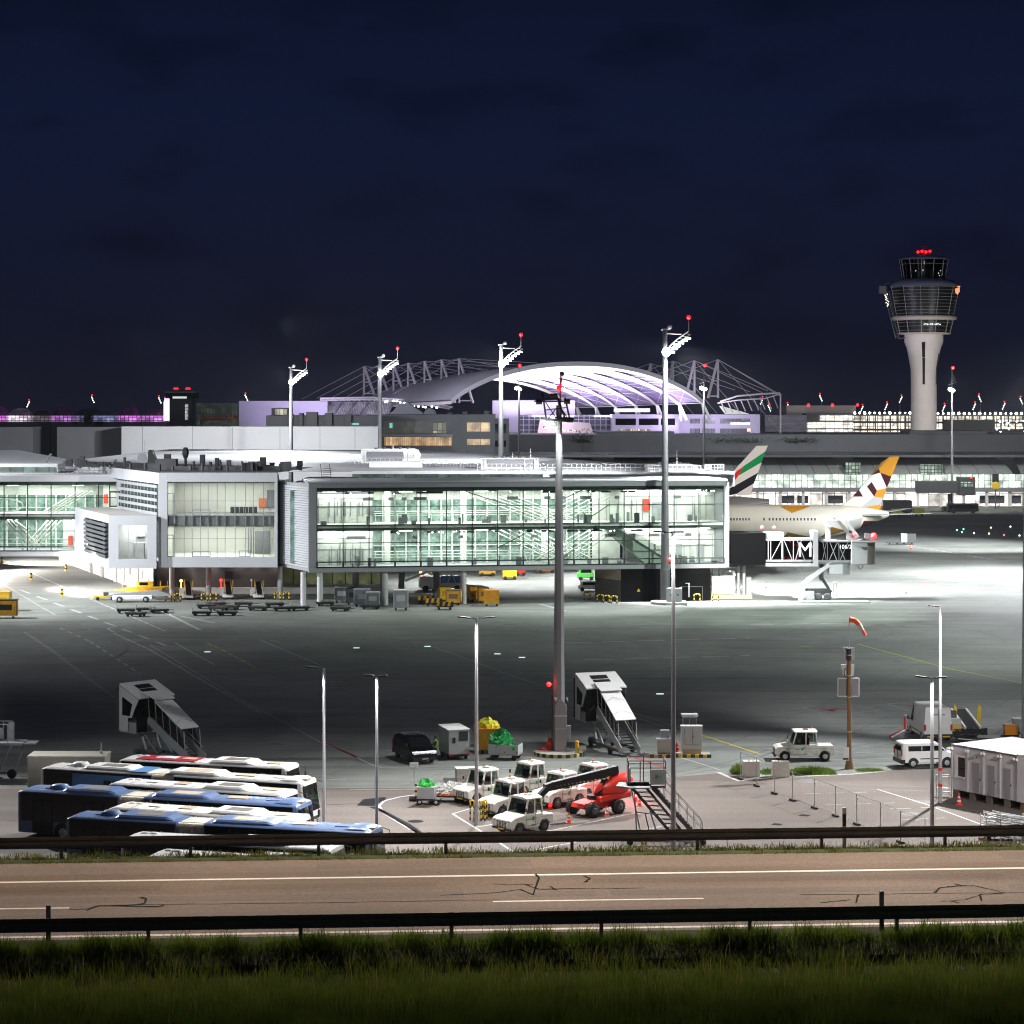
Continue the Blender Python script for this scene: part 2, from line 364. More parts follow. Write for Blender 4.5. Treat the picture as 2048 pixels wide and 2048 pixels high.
def grassmat(name, a, b, sc):
    m = mat(name, a, .7, var=.1, sc=sc, col2=b, spec=.2); nt = m.node_tree; pb = nt.nodes['Principled BSDF']
    t = nt.nodes.new('ShaderNodeBsdfTranslucent'); mx = nt.nodes.new('ShaderNodeMixShader'); mx.inputs[0].default_value = .45
    nt.links.new(pb.inputs['Base Color'].links[0].from_socket, t.inputs[0]); nt.links.new(pb.outputs[0], mx.inputs[1]); nt.links.new(t.outputs[0], mx.inputs[2])
    nt.links.new(mx.outputs[0], nt.nodes['Material Output'].inputs[0]); return m
DS = grassmat('dry_stalks', (.16,.13,.04), (.24,.20,.07), 2)
GB = grassmat('grass_blades', (.045,.078,.012), (.115,.150,.022), 1.1)
blades(120000, -17, 17, lambda g,n: -7.9-g.random(n)**.9*16, .20, .48, bank_z, .010, 'meadow_grass', 'tall dark meadow grass on the bank below the road', GB, 3)
blades(3200, -17, 17, lambda g,n: -8.3-g.random(n)*12, .35, .80, bank_z, .007, 'dry_weeds', 'pale dry stalks scattered through the dark meadow', DS, 9)
blades(22000, -18, 18, lambda g,n: g.normal(-8.1,.3,n), .14, .34, lambda t: 13.6, .010, 'verge_grass', 'short bright grass along the near guardrail', grassmat('lit_verge_blades', (.05,.10,.010), (.13,.20,.02), 1.3), 4)  # verge blades tinted brighter than the meadow, light put into the colour
blades(22000, -20, 20, lambda g,n: np.clip(g.normal(3.3,.45,n),2.74,4.4), .04, .17, lambda t: ZR-.02, .012, 'roadside_grass', 'thin strip of yellowish grass beyond the far guardrail', grassmat('dry_grass_blades', (.075,.095,.018), (.20,.19,.045), .9), 6)

# asphalt yard on the near side of the apron, painted lines
yd = [(-300,1580),(140,1576),(760,1576),(1000,1580),(1130,1580),(1330,1556),(1440,1546),(1560,1558),(1920,1530),(2300,1510)]
yp = pxl(yd); struct('yard', MB().quad(*([(p.x,p.y,.0065) for p in yp]+[(160,100,.0065),(-160,100,.0065)])), YARDM)
ym = MB(); yl = MB(); rl = MB()
def ln(pts, wd, mb=None, z=.012, dash=None):
    g = pxl(pts); mb = mb or ym
    if not dash: ribbon(mb, g, wd, z); return
    on, off = dash
    for a, b in zip(g, g[1:]):
        L = (b-a).length; k = 0.0
        while k < L:
            p = a.lerp(b, k/L); q = a.lerp(b, min(1,(k+on)/L)); ribbon(mb, [p,q], wd, z); k += on+off
curve = [(900,1583),(845,1588),(800,1594),(768,1602),(758,1612),(765,1624),(790,1640),(815,1655),(850,1672)]
ln(curve, .22); ln([(905,1628),(985,1677),(1090,1745)], .16); ln([(905,1628),(945,1616)], .14); ln([(950,1655),(985,1649)], .14)
ln([(1040,1667),(1105,1661),(1275,1625)], .13, dash=(1.5,.12)); ln([(1000,1715),(1095,1695),(1340,1650)], .13, dash=(1.4,.1)); ln([(1024,1712),(1150,1700)], .1)
ln([(760,1500),(905,1512)], .14); ln([(715,1514),(790,1513)], .14); ln([(640,1484),(700,1508),(727,1522),(745,1530),(765,1536),(1100,1538),(1330,1542)], .15)
ln([(300,1290),(480,1398),(640,1484)], .14); ln([(652,1486),(715,1515)], .28, rl); ln([(1270,1515),(1330,1535)], .25, rl, z=.02)
ln([(500,1558),(560,1560)], .12); ln([(600,1560),(720,1559)], .12, dash=(1.2,1)); ln([(700,1579),(1000,1580)], .1); ln([(1330,1505),(1380,1521),(1440,1540)], .12)
ln([(1755,1579),(1850,1608),(1965,1650),(2060,1696)], .16); ln([(1610,1588),(1750,1584)], .1, dash=(1.2,.5)); ln([(1650,1610),(1790,1606)], .1, dash=(1.2,.9)); ln([(1780,1618),(1900,1614)], .1, dash=(1.5,.7)); ln([(1800,1640),(1890,1636)], .1, dash=(2,.6))
ln([(1640,1503),(1830,1509),(1860,1507)], .14, dash=(2.2,.6)); ln([(1660,1520),(1830,1516)], .12, dash=(2.2,.7)); ln([(1500,1497),(1545,1497)], .16)
ln([(50,1265),(110,1305),(180,1360),(230,1395)], .45, dash=(.7,.8)); ln([(120,1256),(180,1283),(280,1348)], .28, dash=(2.5,2.2)); ln([(215,1257),(235,1270),(300,1300),(420,1370),(520,1425)], .3, dash=(2.2,.5))
ln([(235,1253),(215,1257)], .3); ln([(350,1286),(430,1330)], .2); ln([(415,1287),(445,1300),(510,1335)], .25, yl, dash=(2.4,1)); ln([(520,1280),(640,1330)], .2)
ln([(540,1280),(560,1285)], .25, yl); ln([(850,1288),(945,1322),(1024,1352),(1105,1378)], .14); ln([(1265,1425),(1500,1502),(1520,1508)], .2, yl); ln([(1265,1432),(1330,1455)], .12); ln([(1715,1288),(1900,1338),(2040,1365),(2100,1378)], .3, yl); ln([(1600,1293),(1625,1294)], .3, yl)
ln([(1130,1286),(1500,1276)], .4, dash=(3.2,1.2)); ln([(1170,1320),(1500,1311)], .4, dash=(3.2,1.2)); ln([(1500,1250),(1700,1246)], .3, dash=(3,1.6))
for q in range(9): 
    ln([(40+q*34,1180+q*13),(60+q*34,1187+q*13)], .45)
ln([(0,1118),(190,1202),(330,1262)], .35, dash=(3,.6)); ln([(0,1165),(110,1230)], .3, dash=(1,1)); ln([(330,1225),(400,1260)], .5); ln([(300,1218),(340,1228)], .5); ln([(360,1232),(430,1246)], .4)
ln([(1080,1208),(1130,1222)], .5); ln([(1800,1088),(1990,1120)], .5, dash=(2,1)); 
for a in ((1840,1165),(1880,1171),(1960,1180),(1885,1170)): ln([a,(a[0]+26,a[1]+1)], .35, rl)
for cx, cy in ((1665,1418),(1835,1411)):
    ln([(cx-60,cy-3),(cx-5,cy+14),(cx+95,cy+2),(cx+30,cy-9),(cx-60,cy-3)], .12)
    ln([(cx-22,cy-1),(cx+5,cy+4)], .5, rl, z=.02); ln([(cx+18,cy-1),(cx+35,cy+1)], .4, rl, z=.02); ln([(cx+12,cy-2),(cx-6,cy+4)], .3, rl, z=.02)
struct('yard_marking', ym, LINEW); struct('yellow_marking', yl, LINEY); struct('red_marking', rl, LINER)
tr = MB()
ribbon(tr, pxl([(730,1612),(748,1600),(770,1595)]), [1.2,1.6,.3], .012); ribbon(tr, pxl([(745,1614),(770,1625),(815,1650),(845,1670)]), [.5,.4,.5,.4], .012)
ribbon(tr, pxl([(650,1610),(760,1606)]), .12, .012); ribbon(tr, pxl([(1100,1650),(1140,1645)]), .5, .012)
p = gp(831,1643); tr.add([(p.x+.55*math.cos(a*.52),p.y+.55*math.sin(a*.52),.013) for a in range(12)], [tuple(range(12))])
for a in ((1600,1630),(1545,1648),(1580,1600)): ribbon(tr, pxl([a,(a[0]+18,a[1]+2)]), .6, .012)
struct('asphalt_stain', tr, TAR)
ap = MB(); am = MB(); g_ = random.Random(12)
for k in range(46):                                  # repaired slabs
    Y = g_.uniform(178,330); X = g_.uniform(-.24,.24)*Y; w_, h_ = g_.choice(((7.4,7.4),(3.6,7.4),(2,3),(7.4,14.8))); a_ = R(24); c_, s_ = math.cos(a_), math.sin(a_)
    X, Y = (lambda u,v: (c_*u-s_*v, s_*u+c_*v))(round((c_*X+s_*Y)/7.5)*7.5, round((-s_*X+c_*Y)/7.5)*7.5)
    ap.quad(*[(X+c_*u-s_*v, Y+s_*u+c_*v, .002+k*.0001) for u,v in ((0,0),(w_,0),(w_,h_),(0,h_))])
struct('slab_repair', ap, mat('repaired_slab', (.165,.178,.165), .8, var=.25, sc=.5))
for k in range(44):                                  # tyre marks and drips
    Y = g_.uniform(158,325); X = g_.uniform(-.23,.23)*Y; a_ = g_.uniform(-.35,.35)+g_.choice((0,0,.9)); L_ = g_.uniform(6,34); cv = g_.uniform(-.02,.02); pts = []
    for i in range(10): u = L_*i/9; pts.append(Vector((X+u*math.cos(a_+cv*u), Y+u*math.sin(a_+cv*u), 0)))
    for o_ in (0,1.9): ribbon(am, [p+Vector((0,o_,0)) for p in pts], [g_.uniform(.08,.32) for _ in pts], .0072+k*.00004)
for k in range(70):
    Y = g_.uniform(130,330); X = g_.uniform(-.23,.23)*Y; r_ = g_.uniform(.15,1.1); am.add([(X+r_*g_.uniform(.6,1.2)*math.cos(i*.63), Y+r_*g_.uniform(.6,1.2)*math.sin(i*.63), .009+k*.00003) for i in range(10)], [tuple(range(10))])
struct('tyre_mark', am, mat('rubber_stain', (.105,.11,.105), .75, var=.35, sc=.8))
# ================================================================== far background
def wmat(name, col, st, bw=1.5, bh=3, dark=.3, frame=(.02,.02,.02), mort=.08, seed=0., plane='xz', nsc=.4):
    """lit interior seen through a window grid: emission varied per pane and by a soft noise"""
    m = bpy.data.materials.new(name); m.use_nodes = True; nt = m.node_tree; b = nt.nodes['Principled BSDF']; L = nt.links.new; N = nt.nodes.new
    tc = N('ShaderNodeTexCoord'); sp = N('ShaderNodeSeparateXYZ'); cb = N('ShaderNodeCombineXYZ'); L(tc.outputs['Object'], sp.inputs[0])
    L(sp.outputs['X' if plane[0] == 'x' else 'Y'], cb.inputs[0]); L(sp.outputs['Z'], cb.inputs[1]); cb.inputs[2].default_value = seed
    br = N('ShaderNodeTexBrick'); br.offset = 0; br.inputs['Scale'].default_value = 1; br.inputs['Brick Width'].default_value = bw; br.inputs['Row Height'].default_value = bh
    br.inputs['Mortar Size'].default_value = mort; br.inputs['Color1'].default_value = (1,1,1,1); br.inputs['Color2'].default_value = (dark,dark,dark,1); br.inputs['Mortar'].default_value = (*frame,1)
    L(cb.outputs[0], br.inputs['Vector'])
    n = N('ShaderNodeTexNoise'); n.inputs['Scale'].default_value = nsc; n.inputs['Detail'].default_value = 4; L(cb.outputs[0], n.inputs['Vector'])
    r = N('ShaderNodeValToRGB'); r.color_ramp.elements[0].position = .35; r.color_ramp.elements[1].position = .62
    r.color_ramp.elements[0].color = (.35,.35,.35,1); r.color_ramp.elements[1].color = (1,1,1,1); L(n.outputs[0], r.inputs[0])
    x = N('ShaderNodeMix'); x.data_type = 'RGBA'; x.blend_type = 'MULTIPLY'; x.inputs['Factor'].default_value = 1; L(br.outputs[0], x.inputs['A']); L(r.outputs[0], x.inputs['B'])
    y = N('ShaderNodeMix'); y.data_type = 'RGBA'; y.blend_type = 'MULTIPLY'; y.inputs['Factor'].default_value = 1; L(x.outputs['Result'], y.inputs['A']); y.inputs['B'].default_value = (*col,1)
    L(y.outputs['Result'], b.inputs['Emission Color']); b.inputs['Emission Strength'].default_value = st
    b.inputs['Base Color'].default_value = (.05,.05,.05,1); b.inputs['Roughness'].default_value = .3; return m
FACADE = mat('facade_grey', (.22,.225,.24), .7, var=.08, sc=.3); FACADED = mat('facade_dark', (.10,.105,.115), .7, var=.1, sc=.2)
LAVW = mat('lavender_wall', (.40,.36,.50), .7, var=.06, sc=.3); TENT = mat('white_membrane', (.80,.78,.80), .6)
TENTO = mat('roof_membrane', (.42,.41,.46), .6, var=.1, sc=.15, stretch=(.3,.3,2.5)); PURG = mat('purple_glass', (.24,.18,.40), .3)
WHALL = mat('white_hall_cladding', (.66,.67,.69), .5, var=.04, sc=.15); TWR = mat('tower_concrete', (.62,.58,.56), .75, var=.06, sc=.3)
TGLASS = mat('tower_glass', (.012,.014,.014), .35, spec=.2); TBAND = mat('tower_band', (.45,.42,.38), .6); TROOF = mat('tower_roof', (.16,.18,.27), .5)
def tb(z, px0, px1, Y): return None
def ngon(cx, cy, hw, z, n=12, a0=.26): return [(cx+hw*math.cos(a0+2*math.pi*k/n), cy+hw*math.sin(a0+2*math.pi*k/n), z) for k in range(n)]

# ---- control tower
TY = 740; tx = xa(1847.5, TY); T = thing('control_tower', 'tall concrete control tower with flared dark glass head and red lights on top', 'control tower', (tx,TY,0))
MB().loft([ngon(0,0,hw,z,24) for hw,z in ((4.4,0),(4.15,16),(4.1,34),(4.2,38),(4.9,42),(5.4,44.6),(6.2,46.6),(6.2,49.2))]).build('shaft', TWR, T)
for a, z0, z1 in ((-1.75,33,41.5),(-1.76,41.6,46.5),(-.5,33,43)):
    m = MB(); rr = lambda z: float(np.interp(z,[34,38,42,44.6,46.6],[4.1,4.2,4.9,5.4,6.2]))+.05; n_ = 6
    m.loft([[(math.cos(a+o)*rr(z),math.sin(a+o)*rr(z),z) for o in (-.09,.09)] for z in [z0+(z1-z0)*k/n_ for k in range(n_+1)]], closed=False, caps=False); m.build('stair_window', mat('stair_glass', (.02,.02,.02), .6, spec=.1) if 'stair_glass' not in bpy.data.materials else bpy.data.materials['stair_glass'], T)
MB().loft([ngon(0,0,hw,z) for hw,z in ((8.2,49.2),(9.2,53.6))]).build('lower_gallery', TGLASS, T)
m = MB(); m.loft([ngon(0,0,hw,z) for hw,z in ((7.6,49.0),(8.6,49.2),(8.6,49.6),(7.8,49.7))]); m.loft([ngon(0,0,hw,z) for hw,z in ((9.3,53.5),(10.5,53.9),(10.5,54.7),(9.3,55.1))])
m.build('ledge', TBAND, T)
MB().loft([ngon(0,0,hw,z) for hw,z in ((9.3,54.9),(11.2,64.4))]).build('glass_storey', TGLASS, T)
m = MB()
for k in range(9):
    z = 55.7+k*1.05; q = ngon(0,0,9.3+(z-54.9)*.2+.12,z); m.path(q, .07, 4, closed=True)
for z in (50.3,51.6,52.8): m.path(ngon(0,0,8.2+(z-49.2)*.227+.12,z), .06, 4, closed=True)
for k in range(12):
    a = ngon(0,0,9.4,54.9)[k]; b = ngon(0,0,11.3,64.4)[k]; m.tube(a,b,.09,n=4); m.tube(ngon(0,0,8.3,49.4)[k], ngon(0,0,9.3,53.5)[k], .12, n=4)
m.build('sun_louvre', GREYP, T)
MB().loft([ngon(0,0,hw,z) for hw,z in ((11.5,64.3),(11.4,64.8),(9.6,66.3),(6.8,66.9))]).build('gallery_roof', TROOF, T)
MB().loft([ngon(0,0,hw,z) for hw,z in ((6.7,66.8),(7.7,73.0))]).build('cab_glass', gmat('cab_glass', (.10,.11,.10), .1), T)
m = MB()
for k in range(12): m.tube(ngon(0,0,6.75,66.8)[k], ngon(0,0,7.75,73)[k], .1, n=4)
m.path(ngon(0,0,7.5,71.6), .06, 4, closed=True); m.build('cab_mullion', GREYP, T)
MB().loft([ngon(0,0,3.5,z) for z in (66.9,70)]).build('cab_console', DGREY, T)
m = MB(); [m.sph((x,-4.2,z), .16, 6, 4) for x,z in ((-3.3,69.3),(-1.0,69.5),(4.6,69.4),(4.0,68.6),(5.1,68.2),(4.3,67.8))]; m.build('console_lamp', LAMPWS, T)
MB().loft([ngon(0,0,hw,z) for hw,z in ((8.1,73),(8.1,73.3),(5.4,74.3),(1.5,74.6))]).build('cab_roof', TROOF, T)
m = MB(); m.tube((0,0,74.4),(0,0,77.6),.12); m.beam((-1.6,0,77.3),(1.4,.6,77.6),.18); m.path(ngon(0,0,2.1,75.0), .06, 4, closed=True); m.build('radar_antenna', DRED, T)
for x, z in ((-1.95,75.6),(-.65,75.8),(.6,75.6),(1.9,75.8)): MB().sph((x,-.6,z), .42, 8, 6).build('beacon', LAMPRED, T)
m = MB()
p0, p1 = Vector((-13.6,-1,65)), Vector((-9.0,-1,47.6))
for o in ((0,0),(1.0,0),(0,1),(1,1)): m.tube(p0+Vector((o[0],o[1],0)), p1+Vector((o[0],o[1],0)), .1, n=4)
for k in range(14):
    a = p0.lerp(p1,k/14); b = p0.lerp(p1,(k+1)/14); m.tube(a, b+Vector((1,0,0)), .06, n=4)
m.tube((-13.6,-1,65),(-10,-1,66),.12,n=4); m.tube((-14.4,-1,62.4),(-10.5,-1,63.2),.12,n=4); m.tube((-8.2,-1,47.6),(-6,-1,48.2),.15,n=4); m.box(-14.6,-12.4,-2,1,62.2,64.6)
m.build('hoist_frame', DGREY, T)
m = MB(); [m.sph((-12.4+random.uniform(-.7,.5)+.22*(61.5-z), -1.3, z), .14, 5, 4) for z in np.linspace(58.2,62,12)]; m.build('hoist_lamp', emat('warm_lamp', (1,.9,.65), 5), T)
m = MB(); m.prism([(8.9,63.5),(10.3,63.9),(10.3,62.6),(9.6,61.6),(9.0,62.3)], 'y', -6.4,-6.1); m.prism([(9.5,64.3),(10.5,64.4),(10.4,64.0),(9.5,64.0)], 'y', -6.4,-6.1); m.build('emblem', emat('orange_sign', (1,.22,.05), 1.6), T)
m = MB(); [m.box(-1.6+k*.5,-1.2+k*.5,-8.95,-8.8,51.95+.12*math.sin(k*2.3),52.3+.1*math.sin(k*1.7)) for k in range(11)]; m.build('lit_window', emat('gallery_light', (.9,.95,.9), 1.0), T)

# ---- long terminal with curved glass roof
TE = thing('terminal_building', 'long terminal with grey curved roof panels and brightly lit ground floor', 'terminal', (60,600,0))
YT = 600
def X(px): return xa(px, YT)
def Z(py, Y=YT): return za(py, Y)
MB().box(xa(780,640),260,640,690,0,za(869,640)).build('upper_wall', FACADED, TE, True)
m = MB(); m.box(xa(1195,645),xa(1348,645),644,660,17,za(863,645)); m.box(xa(1818,645),xa(1973,645),644,660,17,za(862,645)); m.build('roof_plant', FACADED, TE, True)
MB().box(xa(820,636),xa(1875,636),635.4,635.9,za(909,636),za(906.5,636)).build('light_strip', emat('light_strip', (.95,.93,.85), 1.0), TE, True)
MB().box(xa(1930,636),260,635.4,635.9,za(909,636),za(906.5,636)).build('light_strip', emat('light_strip_dim', (.9,.95,.9), .6), TE, True)
GREYR = mat('curved_glass_roof', (.30,.32,.32), .3, var=.08, sc=.12)
def curved(px0, px1, lean=0):
    rings = []
    for k in range(9):
        a = k/8*math.pi/2; y = 602+14*math.sin(a)**1.4; z = 8.5+(13.2-8.5)*(math.sin(a)**.9); dx = lean*(k/8)
        rings.append([(xa(px0,YT)-0*dx,y,z),(xa(px1,YT)-dx,y,z)])
    o = MB().loft(rings, closed=False, caps=False).build('roof_panel', GREYR, TE, True)
    m = MB(); n = int((px1-px0)/32)
    for j in range(1,n):
        pts = [Vector((xa(px0+(px1-px0)*j/n,YT)-(lean*k/8)*j/n, rings[k][0][1]-.05, rings[k][0][2]+.05)) for k in range(9)]; m.path(pts, .06, 4)
    if n > 1: m.build('roof_seam', DGREY, o, True)
curved(1010,1195,2); curved(1232,1430,2); curved(1440,1697,3); curved(1719,2030,3); curved(2045,2150)
LIT = wmat('terminal_windows', (.86,1,.86), 2.3, 1.6,3.4, .45, mort=.07); LITB = wmat('terminal_doors', (1,.92,.85), 3.0, 3.1,3.3, .25, mort=.10, seed=4)
LITG = wmat('green_hall', (.75,1,.82), .8, .9,.9, .3, mort=.1, seed=2)
m = MB(); m.box(X(1000),X(2150),603.5,604,4,8.5); m.build('upper_window', LIT, TE, True)
m = MB(); m.box(X(1000),X(2150),600.6,603.4,Z(984),Z(976)); m.build('ledge', FACADE, TE, True)
m = MB(); m.box(X(1000),X(2150),605,605.4,0,Z(984)); m.build('lower_window', LITB, TE, True)
m = MB(); m.box(X(1000),X(2150),602,640,13.0,13.6); m.build('roof_edge', FACADED, TE, True)
for px in range(1010,2150,46):
    MB().box(X(px)-.35,X(px)+.35,601.2,602,0,Z(983)).build('column', W_PAINT, TE, True)
for px0, px1 in ((1695,1722),(1845,1886),(1195,1234)):
    MB().box(X(px0),X(px1),600.9,603.3,Z(950),Z(925 if px0 < 1800 else 929)).build('glass_entry', LITG, TE, True)
for px0, px1 in ((1560,1592),(1598,1620),(1660,1690),(1965,2015),(2030,2048)):
    MB().box(X(px0),X(px1),603.5,603.9,Z(1008),Z(992)).build('shutter', FACADED, TE, True)
# far jet bridges by the terminal
def farjet(px, py0, label):
    Yj = 575; x = xa(px,Yj); J = thing('passenger_bridge', label, 'jet bridge', (x,Yj,0))
    MB().box(-7,3.4,-1.5,1.5,4.8,7.8).build('tunnel', DGREY, J, bev=.1); MB().box(3.4,7.4,-2.2,2.2,4.2,8.8).build('cab', DGREY, J, bev=.2)
    MB().tube((1.5,0,0),(1.5,0,4.6),.6).build('column', DGREY, J); MB().box(-.4,3.4,-1.2,1.2,.3,1.3).build('bogie', BLACK, J)
    MB().box(3.8,6.8,-2.26,-2.2,6.2,7.6).build('cab_window', LITG, J); m = MB(); m.sph((6.4,-2.3,8.6),.2,6,4); m.build('lamp', LAMPREDS, J)
farjet(1888, 0, 'grey far jet bridge docked at the terminal behind the faceted tail'); 
V = thing('service_cabin', 'grey far service cabin parked by the terminal right of the tail', 'cabin', (xa(1796,560),560,0)); MB().box(-3.6,3.2,-1.5,1.5,.7,3.6).build('box', DGREY, V, bev=.1); MB().box(-3.4,-2,-1.2,1.2,.1,.7).build('skid', BLACK, V); MB().box(1.6,2.8,-1.2,1.2,.1,.7).build('skid', BLACK, V)
for px, lab in ((1793,'yellow far tug with square cab in front of the grey cabin'),(1837,'yellow far tug under the far jet bridge')):
    V = thing('tow_tug', lab, 'tug', (xa(px,553),553,0), group='yellow tugs by the far terminal'); MB().box(-1.2,1.2,-.8,.8,.4,1.9).build('body', mat('tug_yellow_green', (.45,.48,.02), .5), V, bev=.15)
    for x in (-.7,.7): MB().wheel((x,-.8,.35),.35,.3).build('wheel', RUBBER, V)
V = thing('airport_bus', 'dark unlit far bus parked along the terminal ground floor', 'bus', (xa(1925,570),570,0)); MB().box(-3.8,3.8,-1.1,1.1,.4,2.4).build('body', BLACK, V, bev=.25)
for x in (-2.4,2.4): MB().wheel((x,-1.3,.5),.5,.3).build('wheel', RUBBER, V)
MB().box(-3.5,3.5,-1.14,-1.10,1.2,2.1).build('window', D_GLASS, V)
def sign_far(px, py):
    V = thing('stand_sign', 'yellow round far stand sign on a dark box before the terminal', 'sign', (xa(px,590),590,0)); zz = za(py,590)
    MB().tube((0,0,0),(0,0,zz),.15).build('post', DGREY, V); MB().box(-.8,.8,-.3,.3,zz+.8,zz+3).build('display', BLACK, V); MB().wheel((0,-.3,zz),1.0,.2).build('disc', YELLOW, V)
sign_far(1991, 971)

# ---- convention hall roof (membrane vault) with pylons and cables
CH = thing('vaulted_forum_roof', 'huge white membrane vault roof glowing violet underneath with ribs and cable masts', 'roof', (20,660,0))
def vault(u, t):
    """u 0 front .. 1 back; t 0 left foot .. 1 right foot along the arch"""
    Y = 640+95*u; x0, x1 = -17-32*u, 53-33*u; zf = 27.2-1.6*u; ht = 10.6-1.2*u
    s = t*2-1; x = (x0+x1)/2+(x1-x0)/2*(math.copysign(abs(s)**.97, s)); prof = (1-abs(s)**2.15)**.86
    return Vector((x, Y, zf+ht*prof))
NU, NT = 14, 40; TS = .60
m = MB(); rings = [[vault(u/NU, t/NT*TS)-Vector((0,0,.35)) for t in range(NT+1)] for u in range(NU+1)]
m.loft(rings, closed=False, caps=False); m.build('ceiling_membrane', TENT, CH, True)
m = MB(); m.loft([[vault(u/NU, t/NT)+Vector((0,0,.9)) for t in range(NT+1)] for u in range(NU+1)], closed=False, caps=False)
m.loft([[vault(0,t/NT)+Vector((0,-.3,.9)) for t in range(NT+1)],[vault(0,t/NT)+Vector((0,-.3,-.5+.3*(t/NT))) for t in range(NT+1)]], closed=False, caps=False)
m.build('outer_membrane', TENTO, CH, True)
NR = 7
for r in range(NR):                                 # bright ribs taper from the ceiling to the right-hand feet
    u0 = r/(NR-1)*.98+.0; m = MB(); rg = []
    for k in range(16):
        t = TS-.02+(1-TS+.02)*k/15; w = .5*(1/(NR-1))*(1-k/15)**1.35+.012
        a = vault(max(0,u0-w), t)-Vector((0,0,.30)); b = vault(min(1,u0+w), t)-Vector((0,0,.30)); rg.append([a,b])
    m.loft(rg, closed=False, caps=False)
    f = vault(u0,1); m.tube(f, f+Vector((2.2,0,-4.6)), .45,.3); m.tube(f, f+Vector((.6,0,-4.8)), .35,.25)
    m.build('rib', TENT, CH, True)
    if r < NR-1:
        u1 = (r+1)/(NR-1)*.98; g = MB(); lat = MB(); rr = []
        for k in range(12):
            t = TS+(1-TS)*k/11; rr.append([vault(u0,t)+Vector((0,0,.25)), vault((u0+u1)/2,t)+Vector((0,0,.25)), vault(u1,t)+Vector((0,0,.25))])
            if k in (5,7,9,11): lat.path([rr[-1][0]-Vector((0,0,.3)), rr[-1][2]-Vector((0,0,.3))], .09, 4)
        g.loft(rr, closed=False, caps=False); gb = g.build('bay_glazing', PURG, CH, True)
        for k in (5,7,9): lat.tube(rr[k][0]-Vector((0,0,.3)), rr[k+2][2]-Vector((0,0,.3)), .06, n=4); lat.tube(rr[k+2][0]-Vector((0,0,.3)), rr[k][2]-Vector((0,0,.3)), .06, n=4)
        lat.build('lattice', TENT, gb, True)
PYL = mat('pylon_steel', (.40,.37,.42), .5, var=.05)
def pylon(px, ytop, ybase, Y, lean=22):
    m = MB(); p = at(px,ytop,Y); b0 = at(px,ybase,Y); b1 = at(px+lean,ybase,Y); r = .36*Y/680
    m.tube(b0,p,r,n=6); m.tube(b1,p,r*1.25,n=6); f = .45; m.tube(b0.lerp(p,f),b1.lerp(p,f),r*.6,n=5); m.tube(b0.lerp(p,.05),b1.lerp(p,.05),r*.6,n=5)
    m.build('pylon', PYL, CH, True); return p
tops = [pylon(*a) for a in ((728,733,790,735,21),(757,731,790,728,21),(787,729,789,720,22),(816,726,788,712,22),(849,722,790,704,24),(883,719,806,696,27),(918,717,806,690,28))]
topsR = [pylon(*a) for a in ((1302,727,742,690,-4),(1346,722,780,680,-10),(1389,721,786,670,-16),(1436,719,796,655,-20))]
ca = MB()
for i, p in enumerate(tops):
    q = at(604+i*30, 798-i*1.5, p.y+6); ca.tube(p, q, .085, n=4)
    e = vault(max(0,1-i*.15), .16+.02*i)+Vector((0,0,1)); ca.tube(p, e, .085, n=4); ca.tube(p, vault(max(0,1-i*.15), .4)+Vector((0,0,1.2)), .08, n=4)
    if i: ca.tube(p, tops[i-1].lerp(e,.12), .06, n=4)
ends = [(1536,800),(1560,790),(1500,790)]
for i, p in enumerate(topsR):
    ca.tube(p, at(1470+i*30, 780+i*4, p.y+4), .085, n=4); ca.tube(p, vault(max(0,.6-i*.2), .86)+Vector((0,0,1)), .085, n=4); ca.tube(p, at(1420+i*48, 868, p.y), .07, n=4)
p = topsR[3]; ca.tube(p, at(1562,790,650), .09, n=4); ca.tube(topsR[2], at(1536,782,650), .08, n=4)
ca.build('cable', PYL, CH, True)
m = MB(); m.path([at(1440,803,660),at(1475,792,660),at(1520,788,660),at(1560,786,660)], .3, 6); m.path([at(1435,806,660),at(1478,800,660),at(1530,797,660),at(1560,788,660)], .2, 6); m.tube(at(1561,787,660),at(1561,880,660),.25,n=6)
for k in range(9): m.tube(at(1442+k*13,804-k*1.6,661), at(1452+k*13,826-k*1.2,664), .18, n=4)
m.build('side_canopy', PYL, CH, True)
m = MB()
for k in range(8): m.quad(at(1438+k*5,812+k*1.4,670),at(1444+k*5,812+k*1.4,670),at(1460+k*5.6,828,670),at(1450+k*5.6,828,670))
m.build('skylight', emat('skylight_glow', (.85,.9,.8), .5), CH, True)

# hall buildings under the vault
B = thing('conference_building', 'white office block with two dark window bands under the vault', 'building', (55,662,0))
Yb = 662
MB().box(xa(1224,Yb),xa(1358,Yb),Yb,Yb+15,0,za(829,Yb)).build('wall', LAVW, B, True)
m = MB(); m.box(xa(1228,660),xa(1300,660),660.2,661,za(824,660),za(817,660)); m.build('roof_plant', W_PAINT, B, True)
for a, b_ in ((1231,1272),(1278,1317),(1322,1350)): MB().box(xa(a,Yb),xa(b_,Yb),Yb-.12,Yb+.3,za(850,Yb),za(837,Yb)).build('window', D_GLASS, B, True)
MB().box(xa(1236,Yb),xa(1300,Yb),Yb-.12,Yb+.3,za(864,Yb),za(858,Yb)).build('lit_window', wmat('shop_glow', (1,.85,.55), 1.2, .7,2, .05, seed=6), B, True)
B = thing('lavender_building', 'violet lit low building with bright floodlit entrance right of the vault feet', 'building', (70,668,0)); Yb = 668
MB().box(xa(1345,Yb),xa(1520,Yb),Yb,Yb+12,0,za(829,Yb)).build('wall', LAVW, B, True)
